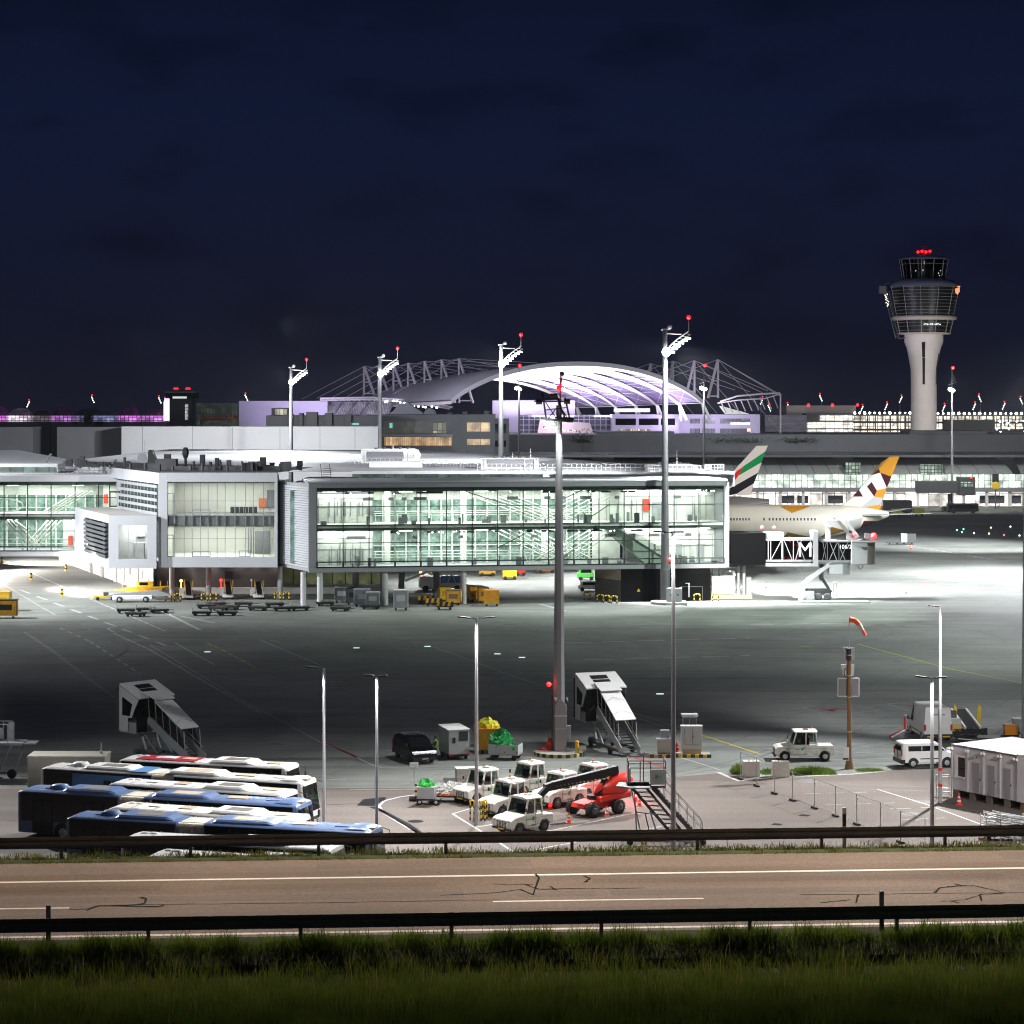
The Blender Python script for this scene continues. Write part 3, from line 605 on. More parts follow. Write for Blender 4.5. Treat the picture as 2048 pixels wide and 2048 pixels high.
for r, (y0,y1) in enumerate(((847,837),(872,857))):
    for a, b_ in ((1380,1400),(1405,1430),(1440,1500)): MB().box(xa(a,Yb),xa(b_,Yb),Yb-.12,Yb+.3,za(y0,Yb),za(y1,Yb)).build('window', wmat('dim_windows%d%d'%(r,a), (.55,.5,.9), .35, 1.2,2, .1, seed=a), B, True)
MB().box(xa(1461,Yb),xa(1500,Yb),Yb-.2,Yb-.12,za(849,Yb),za(845,Yb)).build('light_sign', emat('sign_white', (.9,.9,1), 1.4), B, True)
MB().box(xa(1494,Yb),xa(1501,Yb),Yb-.25,Yb-.13,za(863,Yb),za(857,Yb)).build('lit_window', emat('warm_window', (1,.6,.35), 1.2), B, True)
B = thing('glass_atrium', 'dark gridded glass hall with pale wall panel lettered in white left of the office block', 'building', (10,672,0)); Yb = 672
MB().box(xa(1036,Yb),xa(1224,Yb),Yb,Yb+8,0,za(830,Yb)).build('wall', mat('atrium_glass', (.05,.055,.12), .25), B, True)
m = MB()
for k in range(18): x = xa(1036+k*11,Yb); m.box(x-.1,x+.1,Yb-.2,Yb-.02,10,za(830,Yb))
for y in (832,839,850,860,870): m.box(xa(1036,Yb),xa(1224,Yb),Yb-.24,Yb-.04,za(y,Yb)-.1,za(y,Yb)+.1)
m.build('mullion', LAVW, B, True)
pn = MB(); q = [(1071,887),(1080,839),(1180,846),(1194,888)]; pn.prism([(xa(a,668),za(b,668)) for a,b in q], 'y', 668,669); sg = pn.build('display_wall', mat('pink_grey_panel', (.55,.46,.50), .6, var=.1, sc=.3), B, True)
txt('Adventury', 1.45, emat('sign_letters', (.9,.85,.95), .9), sg, (xa(1131,667.8),667.8,za(861,667.8)), (R(90),0,0), width=.98)
B = thing('floodlit_wall', 'pale violet curved wall glowing behind the glass atrium', 'wall', (0,700,0))
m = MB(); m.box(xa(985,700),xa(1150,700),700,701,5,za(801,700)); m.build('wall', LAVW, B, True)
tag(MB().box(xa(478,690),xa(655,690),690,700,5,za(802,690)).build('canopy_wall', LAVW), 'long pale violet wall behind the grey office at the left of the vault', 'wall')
B = thing('sloped_roof_hall', 'low hall with slanted ribbed glass roof strips glowing white and violet', 'building', (-50,700,0)); Yb = 695
m = MB(); m.quad(at(640,832,690),at(775,832,690),at(790,803,702),at(655,803,702)); m.build('roof', mat('pale_roof', (.55,.5,.62), .5), B, True)
for k in range(5): MB().quad(at(648+k*26,829,689),at(668+k*26,829,689),at(683+k*26,805,700),at(663+k*26,805,700)).build('skylight', wmat('ribbed_glass%d'%k, (.75,.68,.95), 1.0 if k < 3 else 1.5, .5,.3, .5, seed=k), B, True)
MB().box(xa(640,696),xa(800,696),696,705,0,za(830,696)).build('wall', FACADED, B, True)
m = MB(); m.path([at(640,797,690),at(740,795,690),at(830,800,690),at(905,815,690)], .35, 6); m.path([at(640,801,690),at(740,799,690),at(830,805,690),at(900,818,690)], .3, 6)
for k in range(26): m.tube(at(645+k*10,798+max(0,k-14)*1.3,689.8), at(650+k*10,802+max(0,k-14)*1.3,689.8), .2, n=4)
m.build('truss', PYL, B, True)
m = MB(); [m.sph(at(760+k*8.5+random.uniform(-3,3), 800+abs(k-3)*.5+k*.9+random.uniform(-2,2), 689), .28, 5,4) for k in range(14)]; m.build('lamp', LAMPWS, B, True)
for nm, a, b_, c, lab in (('large_tent',772,808,853,'large dark marquee tent silhouette under the glowing truss'),('small_tent',845,817,872,'small dark tent silhouette right of the large marquee')):
    t_ = MB(); w2 = (c-a); pts = [(a,830),(a+w2*.18,822),(a+w2*.32,b_),(a+w2*.55,b_-1),(a+w2*.8,820),(c,830)]; t_.prism([(xa(x,640),za(y,640)) for x,y in pts], 'y', 640,650)
    tag(t_.build(nm, FACADED), lab, 'tent')
# grey office with warm windows
OB = thing('grey_office_building', 'dark grey office building with a row of warm orange blinds and two lit windows', 'office building', (-17,600,0)); Yb = 600
MB().box(xa(757,Yb),xa(990,Yb),Yb,Yb+20,0,za(829,Yb)).build('wall', FACADED, OB, True)
MB().box(xa(990,Yb),xa(1018,Yb),Yb-1,Yb+18,0,za(838,Yb)).build('annex', mat('annex_dark', (.06,.065,.075), .7), OB, True)
w1 = MB().box(xa(766,Yb),xa(900,Yb),Yb-.15,Yb+.3,za(867,Yb),za(843,Yb)).build('upper_window', wmat('office_dim', (.5,.55,.4), .10, .8,3, .2, seed=1), OB, True)
m = MB(); m.box(xa(779,Yb),xa(785,Yb),Yb-.25,Yb-.15,za(856,Yb),za(846,Yb)); m.build('screen', emat('teal_glow', (.1,.9,.7), .6), w1, True)
m = MB(); m.box(xa(866,Yb),xa(892,Yb),Yb-.25,Yb-.15,za(866,Yb),za(846,Yb)); m.build('lit_room', wmat('room_glow', (.9,.9,.6), .5, 1.2,4, .2, seed=3), w1, True)
MB().box(xa(768,Yb),xa(904,Yb),Yb-.2,Yb+.3,za(891,Yb),za(874,Yb)).build('blind_window', wmat('warm_blinds', (1,.62,.30), .85, .55,4, .55, mort=.03, seed=2), OB, True)
MB().box(xa(764,Yb),xa(906,Yb),Yb-.9,Yb+.1,za(873,Yb),za(869,Yb)).build('ledge', FACADE, OB, True)
for y0, y1 in ((863,845),(890,878)):
    wd = MB().box(xa(934,Yb),xa(980,Yb),Yb-.15,Yb+.3,za(y0,Yb),za(y1,Yb)).build('lit_window', wmat('warm_room%d'%y0, (1,.72,.42), 1.0, 2.2,6, .5, mort=.06, seed=y0), OB, True)
    MB().box(xa(990,599),xa(1012,599),598.8,599.2,za(y0+3,599),za(y1+3,599)).build('dark_window', D_GLASS, OB, True)
m = MB(); [m.box(xa(px,605),xa(px+9,605),605,608,18,za(822+(px%4),605)) for px in (895,925,968)]; m.build('roof_vent', BLACK, OB, True)
HB = thing('grey_roof_hall', 'long flat grey hall behind the white hall with roof vents', 'building', (-60,575,0)); Yb = 575
MB().box(xa(532,Yb),xa(757,Yb),Yb,Yb+15,0,za(831,Yb)).build('wall', FACADED, HB, True)
m = MB(); [m.box(xa(px,Yb-2),xa(px+w_,Yb-2),Yb-2,Yb+2,15,za(yy,Yb)) for px,w_,yy in ((575,10,828),(598,7,826),(612,22,824),(650,14,826),(690,12,828))]; m.build('roof_vent', BLACK, HB, True)
MB().box(xa(694,Yb),xa(718,Yb),Yb-.3,Yb,za(850,Yb),za(846,Yb)).build('lit_window', emat('teal_window', (.15,.9,.7), .5), HB, True)
HC = thing('pavilion', 'small rooftop pavilion with a lit window behind the first floodlight mast', 'pavilion', (xa(560,610),610,0)); MB().box(xa(543,610)-HC.location.x,xa(580,610)-HC.location.x,0,8,0,za(816,610)).build('wall', FACADED, HC); MB().box(xa(551,610)-HC.location.x,xa(574,610)-HC.location.x,-.2,.1,za(830,610),za(818,610)).build('window', wmat('pav', (1,.9,.6), .8, 1,2, .2, seed=8), HC)
# white hall
WH = thing('white_hall', 'long floodlit white windowless hall behind the pier roofs', 'hall', (-65,560,0)); Yb = 560
MB().box(xa(243,Yb),xa(757,Yb),Yb,Yb+12,0,za(853,Yb)).build('wall', WHALL, WH, True)
for px in (285,385,465,560,640,710): MB().box(xa(px,Yb)-.05,xa(px,Yb)+.05,Yb-.06,Yb,10,za(854,Yb)).build('panel_seam', FACADE, WH, True)
GH = thing('grey_hall', 'unlit grey block at the left behind the pier roof', 'hall', (-110,575,0)); MB().box(xa(114,575),xa(243,575),575,585,0,za(854,575)).build('wall', FACADE, GH, True); MB().box(xa(-90,575),xa(66,575),575,585,0,za(854,575)).build('wing', FACADE, GH, True)
# left horizon: violet domes
for k, (px, hw, col, st, lab) in enumerate(((-2,20,(.65,.12,.8),.55,'violet lit glass dome at the left edge of the skyline'),(42,24,(.75,.55,.95),.62,'pale lilac lit dome, second from the left on the skyline'),(84,18,(.35,.25,.35),.13,'dim unlit dome between the lilac and the pink arcades'),(130,26,(.55,.15,.8),.30,'purple dome over the long lit arcade'),(180,30,(.25,.25,.6),.16,'blue grey dome in the middle of the arcade'),(215,22,(.3,.3,.8),.25,'blue dome right of the middle of the arcade'),(260,20,(.6,.1,.8),.50,'bright purple dome right of the far floodlight mast'),(310,24,(.6,.15,.7),.45,'pink violet dome beside the small dark tower'))):
    Yd = 900; D = thing('glass_dome', lab, 'dome', (xa(px,Yd),Yd,0)); r = hw*Yd/F; zt = za(812+(k%3)*4,Yd); zb = za(831,Yd)
    rings = [[(r*math.cos(a)*q*1.0, 3*math.sin(a)*q, zb+(zt-zb)*math.sin(math.acos(q)*1.0)) for a in [2*math.pi*i/16 for i in range(16)]] for q in (1,.95,.82,.6,.35,.05)]
    MB().loft(rings).build('dome', wmat('dome%d'%k, col, st*.22, .5,.5, .4, seed=k, nsc=.25), D)
    MB().box(-r,r,-2.8,3,0,za(843.2,Yd)).build('ground_storey', FACADED, D)
    MB().box(-r*1.15,r*1.15,-3.2,3,za(843,Yd),zb).build('arcade', wmat('arcade%d'%k, tuple(min(1,c*1.25+.12) for c in col), st*3.2, 1.6,1.0, .35, mort=.12, seed=k+20, nsc=.15), D)
SP = thing('light_sculpture', 'narrow white violet light sail left of the small dark tower', 'sculpture', (xa(335,890),890,0)); MB().loft([[(1.5*q*math.cos(a),1.5*q*math.sin(a),z) for a in [i*.785 for i in range(8)]] for q,z in ((1,20),(1,27),(.6,29.5),(.1,31.2))]).build('sail', emat('violet_sail', (.85,.5,1), 2.2), SP); MB().tube((0,0,0),(0,0,20),.5).build('post', DGREY, SP)
ST = thing('apron_tower', 'small dark square tower with overhanging roof and two red lights', 'tower', (xa(364,870),870,0)); s_ = 870/F
MB().box(-22*s_,22*s_,-4,4,0,za(792,870)).build('shaft', mat('apron_tower_wall', (.10,.11,.12), .7), ST); MB().box(-29*s_,29*s_,-6,6,za(797,870),za(786,870)).build('cab', TGLASS, ST); MB().box(-30*s_,30*s_,-6.4,6.4,za(786,870),za(783,870)).build('roof', GREYP, ST)
MB().box(-14*s_,14*s_,-6.1,-5.9,za(797,870),za(793,870)).build('lit_window', emat('cab_light', (.8,.9,.85), .8), ST)
for a in (-12,12): MB().box((a-4)*s_,(a+4)*s_,-.5,.5,za(778.5,870),za(776,870)).build('beacon', LAMPRED, ST)
MB().box(9*s_,16*s_,-4.2,-4,za(840,870),za(808,870)).build('stair_light', wmat('stair_light', (.9,.95,1), 1.0, .6,1.2, .2, seed=5), ST)
GB_ = thing('scaffolded_building', 'greenish gridded glass building right of the small dark tower', 'building', (xa(438,880),880,0)); s_ = 880/F
MB().box(-46*s_,42*s_,0,10,0,za(806,880)).build('wall', wmat('green_grid', (.35,.55,.4), .12, 1.2,5, .25, mort=.12, seed=9), GB_); MB().box(-40*s_,40*s_,-.4,-.1,za(843,880),za(829,880)).build('lit_window', wmat('red_green_lights', (.9,.35,.15), .35, .8,.7, .05, mort=.2, seed=12), GB_)
# dark tree by the white hall (left skyline)
TR = thing('round_tree', 'round dark tree silhouette before the violet arcade', 'tree', (xa(177,800),800,0)); m = MB(); n_ = 420
for i in range(n_):
    a = random.uniform(0,6.28); c = random.uniform(-1,1); rr = 1.6*random.random()**.33; s1 = math.sqrt(1-c*c)
    p = Vector((rr*s1*math.cos(a)*1.0, rr*s1*math.sin(a), za(838,800)+rr*c*1.4)); d = Vector((random.uniform(-1,1),random.uniform(-1,1),random.uniform(-1,1))).normalized(); e = d.orthogonal().normalized()
    m.quad(p+d*.25,p+e*.25,p-d*.25,p-e*.25)
m.build('crown', mat('leaf_dark', (.03,.045,.02), .8), TR); MB().tube((0,0,0),(0,0,za(836,800)),.3,.15).build('trunk', BROWN, TR)
# car parks and hotel blocks at the right
CPY = 770
def carpark(px0, px1, y0, floors, label, seed):
    D = thing('car_park', label, 'car park', (xa((px0+px1)/2,CPY),CPY,0)); o = D.location.x; x0, x1 = xa(px0,CPY)-o, xa(px1,CPY)-o
    MB().box(x0,x1,8,14,0,za(y0,CPY)).build('rear_wall', FACADED, D)
    for k in range(floors):
        zt = za(y0+k*15,CPY); MB().box(x0,x1,0,9,zt-.55,zt).build('deck', FACADED, D)
        MB().box(x0+.3,x1-.3,3,3.2,zt-2.4,zt-.6).build('lit_storey', wmat('deck_lights%d_%d'%(seed,k), (1,.90,.74), 3.2 if k else 2.4, 1.3,1.2, .35, mort=.12, seed=seed+k*3, nsc=.55), D)
    m = MB(); n = int((px1-px0)/14)
    for k in range(n+1): m.box(x0+(x1-x0)*k/n-.18,x0+(x1-x0)*k/n+.18,-.4,.2,0,za(y0,CPY))
    m.build('column', FACADED, D)
    m = MB(); n = int((px1-px0)/10)
    for k in range(n): m.sph((x0+(x1-x0)*(k+.5)/n, 1, za(y0-2,CPY)), random.uniform(.2,.42), 6,4)
    m.build('deck_lamp', LAMPW, D); return D
carpark(1705,1826,828,4,'brightly lit open car park decks left of the control tower',30); carpark(1872,2060,829,2,'row of lit car park decks right of the control tower',50)
D = thing('bright_office', 'low block with glaring white window bands left of the car park decks', 'office building', (xa(1660,CPY-4),CPY-4,0)); o = D.location.x; Yc = CPY-4
MB().box(xa(1612,Yc)-o,xa(1706,Yc)-o,.5,10,0,za(827,Yc)).build('wall', FACADED, D)
for k, (a,b_,y0,y1,st) in enumerate(((1640,1706,841,831,2.6),(1614,1706,856,845,4.0),(1612,1706,869,859,2.2),(1612,1706,884,872,2.4))): MB().box(xa(a,Yc)-o,xa(b_,Yc)-o,0,.45,za(y0,Yc),za(y1,Yc)).build('window', wmat('office_band%d'%k, (1,.95,.84), st, 1.5,2.2, .5, mort=.07, seed=60+k, nsc=.3), D)
D = thing('hotel_block', 'pale block with dark upper part and red roof lights behind the bright office', 'building', (xa(1642,800),800,0)); o = D.location.x
MB().box(xa(1573,800)-o,xa(1712,800)-o,0,12,0,za(811,800)).build('wall', mat('hotel_wall', (.42,.38,.36), .7), D)
for a in (1617,1665,1715): m = MB(); m.sph((xa(a,800)-o,0,za(810,800)), .5, 6,4); m.build('beacon', LAMPREDS, D)
D = thing('violet_block', 'violet grey block with faint windows between the vault and the hotel', 'building', (xa(1575,720),720,0)); o = D.location.x
MB().box(xa(1530,720)-o,xa(1614,720)-o,0,12,0,za(830,720)).build('wall', LAVW, D)
for y in (834,846,858,870): MB().box(xa(1533,720)-o,xa(1610,720)-o,-.15,.2,za(y+7,720),za(y,720)).build('window', wmat('violet_win%d'%y, (.45,.42,.75), .13, 1.4,2, .2, seed=y), D)
D = thing('far_structure', 'dark block with scattered lights at the right edge before the car park', 'building', (xa(1960,740),740,0)); o = D.location.x
MB().box(xa(1898,740)-o,xa(1990,740)-o,0,10,0,za(840,740)).build('wall', mat('black_block', (.02,.02,.022), .7), D); m = MB()
for k in range(40): m.sph((xa(random.uniform(1990,2060),740)-o,-1,za(random.uniform(840,885),740)), random.uniform(.12,.35), 5,4)
m.build('lamp', LAMPWS, D); MB().box(xa(1985,740)-o,xa(2060,740)-o,0,8,0,za(875,740)).build('annex', LAVW, D)
# far roof-top shrubs silhouettes
def shrub(px, py, Y, w_, h_, label):
    D = thing('leafy_shrub', label, 'shrub', (xa(px,Y),Y,0)); m = MB()
    for i in range(160):
        p = Vector((random.gauss(0,w_*.4), random.gauss(0,.5), za(py,Y)+abs(random.gauss(0,h_*.5)))); d = Vector((random.uniform(-1,1),random.uniform(-1,1),random.uniform(-1,1))).normalized(); e = d.orthogonal().normalized(); m.quad(p+d*.28,p+e*.2,p-d*.28,p-e*.2)
    m.build('foliage', mat('shrub_leaf', (.04,.06,.03), .8), D); MB().tube((0,0,0),(0,0,za(py,Y)),.1).build('stem', BROWN, D)
shrub(1165,885,639,4,3.2,'dark shrub in front of the lettered display wall'); shrub(1480,885,639,9,1.6,'long low dark shrub below the violet building'); shrub(1600,884,639,6,1.2,'low shrub below the bright office block')
# ================================================================== pier buildings
def multi(name, items, parent=None, world=False, bev=0):
    """one mesh with several materials: items = [(MB, material)]"""
    a = MB(); idx = []
    for k, (b, m) in enumerate(items):
        n = len(a.v); a.v += b.v; a.f += [tuple(i+n for i in f) for f in b.f]; a.sm += b.sm; idx += [k]*len(b.f)
    o = a.build(name, None, parent, world, bev)
    for _, m in items: o.data.materials.append(m)
    if len(o.data.polygons) == len(idx): o.data.polygons.foreach_set('material_index', idx)
    return o
LGLASS = gmat('clear_facade_glass', (.86,.93,.89), .07); BGLASS = gmat('clear_box_glass', (.90,.92,.90), .06)
TEAL = mat('teal_glass_wall', (.12,.24,.20), .3, var=.6, sc=.8, col2=(.27,.38,.33)); IWHITE = mat('interior_white', (.64,.66,.61), .7, var=.14, sc=.7); IGREEN = mat('ceiling_dark_green', (.06,.09,.078), .6, var=.4, sc=.7)
ICREAM = mat('interior_cream', (.64,.65,.60), .7, var=.06, sc=.3); FRAME = mat('pale_metal_cladding', (.46,.47,.50), .45, .1, var=.05, sc=.25); FRAMED = mat('grey_metal_cladding', (.30,.31,.33), .5, .1, var=.05, sc=.3)
MULL = mat('black_mullion', (.015,.018,.017), .5); ROOFW = mat('white_roof_sheet', (.62,.63,.65), .6, var=.08, sc=.1); ROOFD = mat('dark_roof_felt', (.06,.062,.068), .85, var=.3, sc=.3)
REDP = mat('red_panel', (.75,.06,.03), .5)
LIGHTS = []
def area(name, loc, sx_, sy_, W, col=(.96,1,.95), rot=(0,0,0), parent=None):
    l = bpy.data.lights.new(name, 'AREA'); l.shape = 'RECTANGLE'; l.size = sx_; l.size_y = sy_; l.energy = W; l.color = col
    o = bpy.data.objects.new(name, l); COL.objects.link(o); o.location = loc; o.rotation_euler = rot; o.parent = parent; return o
def spot(name, loc, tgt, W, deg, col=(.95,.96,1), blend=.5, rad=.5):
    l = bpy.data.lights.new(name, 'SPOT'); l.energy = W; l.spot_size = R(deg); l.spot_blend = blend; l.color = col; l.shadow_soft_size = rad
    o = bpy.data.objects.new(name, l); COL.objects.link(o); o.location = loc
    o.rotation_euler = (Vector(tgt)-Vector(loc)).to_track_quat('-Z','Y').to_euler(); return o

# ---- glazed bridge building
BA = math.atan2(9,57); BL = 57.7
BR = thing('glazed_pier', 'long brightly lit glass pier with black mullions and grey frame on slim columns', 'pier building', (-27,312,0), BA)
m = MB(); m.box(-.6,BL,0,12,4.55,5.2); m.box(-.6,BL,0,12,16.05,16.75); m.box(BL-.45,BL,0,12,5.2,16.05); m.box(-.6,.55,0,.5,5.2,16.05); m.build('frame', FRAMED, BR, bev=.06)
m = MB(); m.box(-.7,BL+.06,-.18,12.2,16.75,16.95); m.box(BL-.02,BL+.28,-.12,.5,4.7,16.6); m.build('roof_edge', FRAME, BR)
m = MB(); m.box(.55,BL-.45,.3,11.8,10.55,10.95); m.build('floor_slab', IWHITE, BR)
m = MB(); m.box(.55,BL-.45,.35,11.8,15.5,16.0); m.box(.55,BL-.45,.5,11.8,10.15,10.5); m.build('ceiling', IGREEN, BR)
XB = [.55+(BL-1.0)*k/16 for k in range(17)]
for k in range(16): MB().quad((XB[k],.06,5.2),(XB[k+1],.06,5.2),(XB[k+1],.06,16.05),(XB[k],.06,16.05)).build('glass_panel', LGLASS, BR)
m = MB()
for x in XB: m.box(x-.055,x+.055,-.04,.16,5.2,16.05)
for z in (15.9,13.5,11.0,8.55): m.box(.55,BL-.45,-.035,.12,z-.05,z+.05)
for z in (5.98,5.27): m.box(.55,BL-.45,-.06,.16,z-.08,z+.08)
for x in XB: m.box(x-.12,x+.12,-.08,-.06,5.25,6.0)
m.build('mullion', MULL, BR)
m = MB(); m.box(8.6,40,8.8,9.0,5.2,9.9); m.box(8.6,40,8.8,9.0,11.0,14.6); m.build('rear_glazing', TEAL, BR)
m = MB(); m.box(8.6,40,8.7,9.0,14.0,15.6); m.box(8.6,57,8.9,9.1,9.2,10.4); m.build('rear_lintel', ICREAM, BR)
m = MB()
k = 0
x = 8.8
while x < 40:
    m.box(x-.11,x+.11,8.4,8.7,5.2,15); x += 1.72 if k % 2 else 1.55; k += 1
for z in (7.6,12.4): m.box(8.6,40,8.45,8.6,z-.07,z+.07)
for x in (10.8,21.5,33): m.box(x-.4,x+.4,6.4,7.2,5.2,15.4)
m.build('column', IWHITE, BR)
m = MB(); m.box(.6,8.6,4.2,4.4,5.2,10.1); m.box(.6,8.6,4.2,4.4,11,15.0); m.box(8.4,8.6,4.2,9,5.2,15); m.build('white_partition', IWHITE, BR)
m = MB(); m.box(44,57.2,5.2,5.4,5.2,10.1); m.box(42,57.2,5.2,5.4,11,15.4); m.box(40,44,7.4,7.6,5.2,15); m.build('gate_wall', IWHITE, BR)
m = MB(); m.prism([(40.2,10.5),(42.4,10.5),(50.5,5.2),(46.5,5.2)], 'y', 2.6,5.0); m.build('ramp', mat('ramp_grey_green', (.36,.42,.36), .6), BR)
m = MB(); m.beam((41.6,2.5,11.3),(50.5,2.5,5.7),.35,.9); m.build('ramp_side', IWHITE, BR)
m = MB()                                                    # sloping walkway trusses and handrails inside
def diag(x0,z0,x1,z1,y,n,dx,r=.09):
    for k in range(n): m.tube((x0+dx*k,y,z0),(x1+dx*k,y,z1),r,n=5)
diag(22.5,14.6,31.5,11.2,4.5,6,1.15,.10); diag(31,11.2,37.5,14.6,3.6,5,1.15,.10); diag(25,10.0,34,5.4,4.2,6,1.2,.10); diag(30.5,5.4,38,10,3.0,6,1.0,.10)
for a in range(8): m.tube((29+a*1.1,3.4,5.3 if a%2 else 8.2),(30.1+a*1.1,3.4,8.2 if a%2 else 5.3),.09,n=5)
for z in (6.2,6.6,7.0,12.0,12.3): m.tube((8.8,5,z),(41,5,z),.05,n=4)
for k in range(21): m.tube((9+k*1.55,5,5.2),(9+k*1.55,5,7.0),.05,n=4); m.tube((9+k*1.55,5,11),(9+k*1.55,5,12.3),.05,n=4)
m.build('walkway_truss', IWHITE, BR)
m = MB(); m.beam((20.6,1.4,15.6),(26.3,1.6,13.7),.12); m.beam((35,1.4,14.4),(38.5,1.4,16),.12); m.beam((37.8,1.5,11.2),(41.2,1.5,13.4),.12); m.beam((29.5,1.5,9.6),(25.6,1.5,7.6),.12); m.build('brace', DGREY, BR)
for x,z in ((46.8,12.4),(46.7,6.6)): MB().box(x,x+.95,4.1 if x<10 else 4.9,4.18 if x<10 else 5.1,z,z+1.7).build('red_notice', REDP, BR)
m = MB(); [m.box(x,x+1.0,5.05,5.15,5.25,7.6) for x in (51.5,54.6)]; [m.box(x,x+1.9,5.05,5.15,11.05,13.6) for x in (48.2,)]; m.build('gate_door', GREYP, BR)
m = MB(); [m.box(x,x+.09,4.1,4.18,5.3+(12.0-5.3)*f,7.4+(14.0-7.4)*f) for x in (2.5,3.6,4.5,4.7,5.4,6.6,7.1) for f in (0,1)]; m.box(9.4-1.7,9.4-.7,4.05,4.15,12.2,13.4); m.build('door_trim', FACADE, BR)
m = MB(); [m.box(1.5+k*3.5,3.3+k*3.5,2+(k%3)*1.6,2.7+(k%3)*1.6,9.98,10.1) for k in range(16)]; [m.box(1.5+k*3.5,3.3+k*3.5,2+(k%3)*1.6,2.7+(k%3)*1.6,15.36,15.46) for k in range(16)]; m.build('ceiling_light', emat('ceiling_tube', (.95,1,.95), 9), BR)
m = MB(); 
for k in range(26): x = random.uniform(2,55); z0 = 9.75 if k%2 else 15.15; m.box(x,x+random.uniform(.5,2.2),1.2,1.8,z0,z0+random.uniform(.15,.35))
m.build('service_duct', DGREY, BR)
m = MB()
for k in range(34):
    z = 5.3+k*.325; m.beam((-.62,.3,z),(-4.4,12.8,z),.05,.22)
m.build('end_louvre', FRAME, BR); m = MB(); m.quad((-.5,.5,5.2),(-4.2,13,5.2),(-4.2,13,16.6),(-.5,.5,16.6)); m.quad((-.5,.5,4.7),(-4.2,13,4.7),(-4.2,13,5.2),(-.5,.5,5.2)); m.build('end_wall', FRAMED, BR)
m = MB(); m.beam((-2.3,5.8,5.6),(-2.3,5.8,15.6),.9,.9); m.build('stair_slot', TEAL, BR)
for x,y,r in ((1.0,.6,.42),(-1.2,1.2,.4),(9.9,.8,.42),(20.7,.8,.42),(6.5,8.5,.42),(18.0,9.0,.45),(13.2,10.5,.45)): MB().tube((x,y,0),(x,y,4.6),r,n=14).build('support_column', LGREY, BR)
m = MB(); g_ = random.Random(8)
for k in range(44):
    x = g_.uniform(1,56.5); z0 = g_.choice((5.22,10.97)); y = g_.uniform(.9,4.0); m.box(x,x+g_.uniform(.15,.9),y,y+.3,z0,z0+g_.choice((.5,.8,.9,1.1,1.3)))
for k in range(24): x = g_.uniform(2,56); z0 = g_.choice((8.9,14.2)); m.box(x,x+g_.uniform(.6,1.6),2.2,2.35,z0,z0+.45)
m.build('fixture', FACADE, BR); m = MB()
for k in range(44): x = g_.choice((g_.uniform(1,8.3),g_.uniform(41,57))); z0 = g_.choice((5.25,11.0)); y = 4.12 if x < 9 else 5.1; m.box(x,x+.05,y,y+.06,z0,z0+g_.uniform(2.2,4))
for z in (7.4,8.9,13.2,14.4): m.box(.7,8.4,4.13,4.18,z,z+.05); m.box(44.2,57,5.12,5.18,z,z+.05)
m.build('panel_seam', FACADE, BR); m = MB()
for k in range(60): x = g_.uniform(1,57); z0 = g_.choice((9.7,15.1)); m.sph((x,g_.uniform(.7,1.5),z0+g_.uniform(0,.25)),.09,5,4)
m.build('ceiling_sparkle', bpy.data.materials['ceiling_tube'], BR)  # glowing dots added as reflected sparkles under the ceilings, not fittings
for fl, z in ((0,9.9),(1,15.3)):
    for x in (7,21,35,50): area('pier_ceiling_lamp', (x,4.5,z), 12, 6, 1750, parent=BR)

# ---- white office block of the pier and its angled box
WB = thing('white_pier_block', 'white clad two storey pier block with big bright window and slatted side', 'pier building', (-49.2,320,0))
def WX(px): return xa(px,320)
x0, x1 = -49.2, WX(555)
m = MB(); m.box(x0,WX(335),320,320.6,4.7,17.9); m.box(WX(335),x1,320,320.6,16.6,17.9); m.box(WX(335),x1,320,320.6,4.7,6.15); m.box(WX(549),x1,320,320.6,6.15,16.6)
m.build('front_wall', FRAME, WB, True, bev=.03)
m = MB(); m.quad((x0,320.3,4.7),(x0-28,384.3,4.7),(x0-28,384.3,6.0),(x0,320.3,6.0)); m.quad((x0,320.3,16.3),(x0-28,384.3,16.3),(x0-28,384.3,17.9),(x0,320.3,17.9)); m.build('side_fascia', FRAME, WB, True)
m = MB()
for k in range(11):
    z = 6.4+k*.95; m.beam((x0-.35,321.0,z),(x0-9.5,342.0,z),.12,.42)
for k in range(13):
    f = k/12; m.beam((x0-.2-9.2*f,321+21*f,6),(x0-.2-9.2*f,321+21*f,16.3),.07)
m.build('side_louvre', FRAMED, WB, True); MB().quad((x0+.4,320.8,6),(x0-9,342,6),(x0-9,342,16.3),(x0+.4,320.8,16.3)).build('side_glazing', mat('dark_green_glass', (.02,.035,.03), .25), WB, True)
m = MB(); m.add([(x0,320,17.9),(x1,320,17.9),(x1+3,345,17.9),(x0-28,384.3,17.9)],[(0,1,2,3)]); m.build('roof', ROOFD, WB, True)
m = MB(); m.add([(x0,320,4.7),(x1,320,4.7),(x1+3,345,4.7),(x0-28,384.3,4.7)],[(3,2,1,0)]); m.build('soffit', FRAMED, WB, True)
wl = MB(); wl.box(WX(335),WX(549),320.25,320.27,6.15,16.6); wd = wl.build('window', BGLASS, WB, True)
m = MB()
for px in (349,368,384,401,416,434,450,470,491,507,527,540): m.box(WX(px)-.035,WX(px)+.035,320.12,320.24,6.15,16.6)
for z in (8.7,13.95): m.box(WX(335),WX(549),320.13,320.23,z-.03,z+.03)
mullw = m
m = MB(); m.box(WX(335),x1-.1,320.3,331,10.5,11.9); m.build('floor_band', FACADE, WB, True)
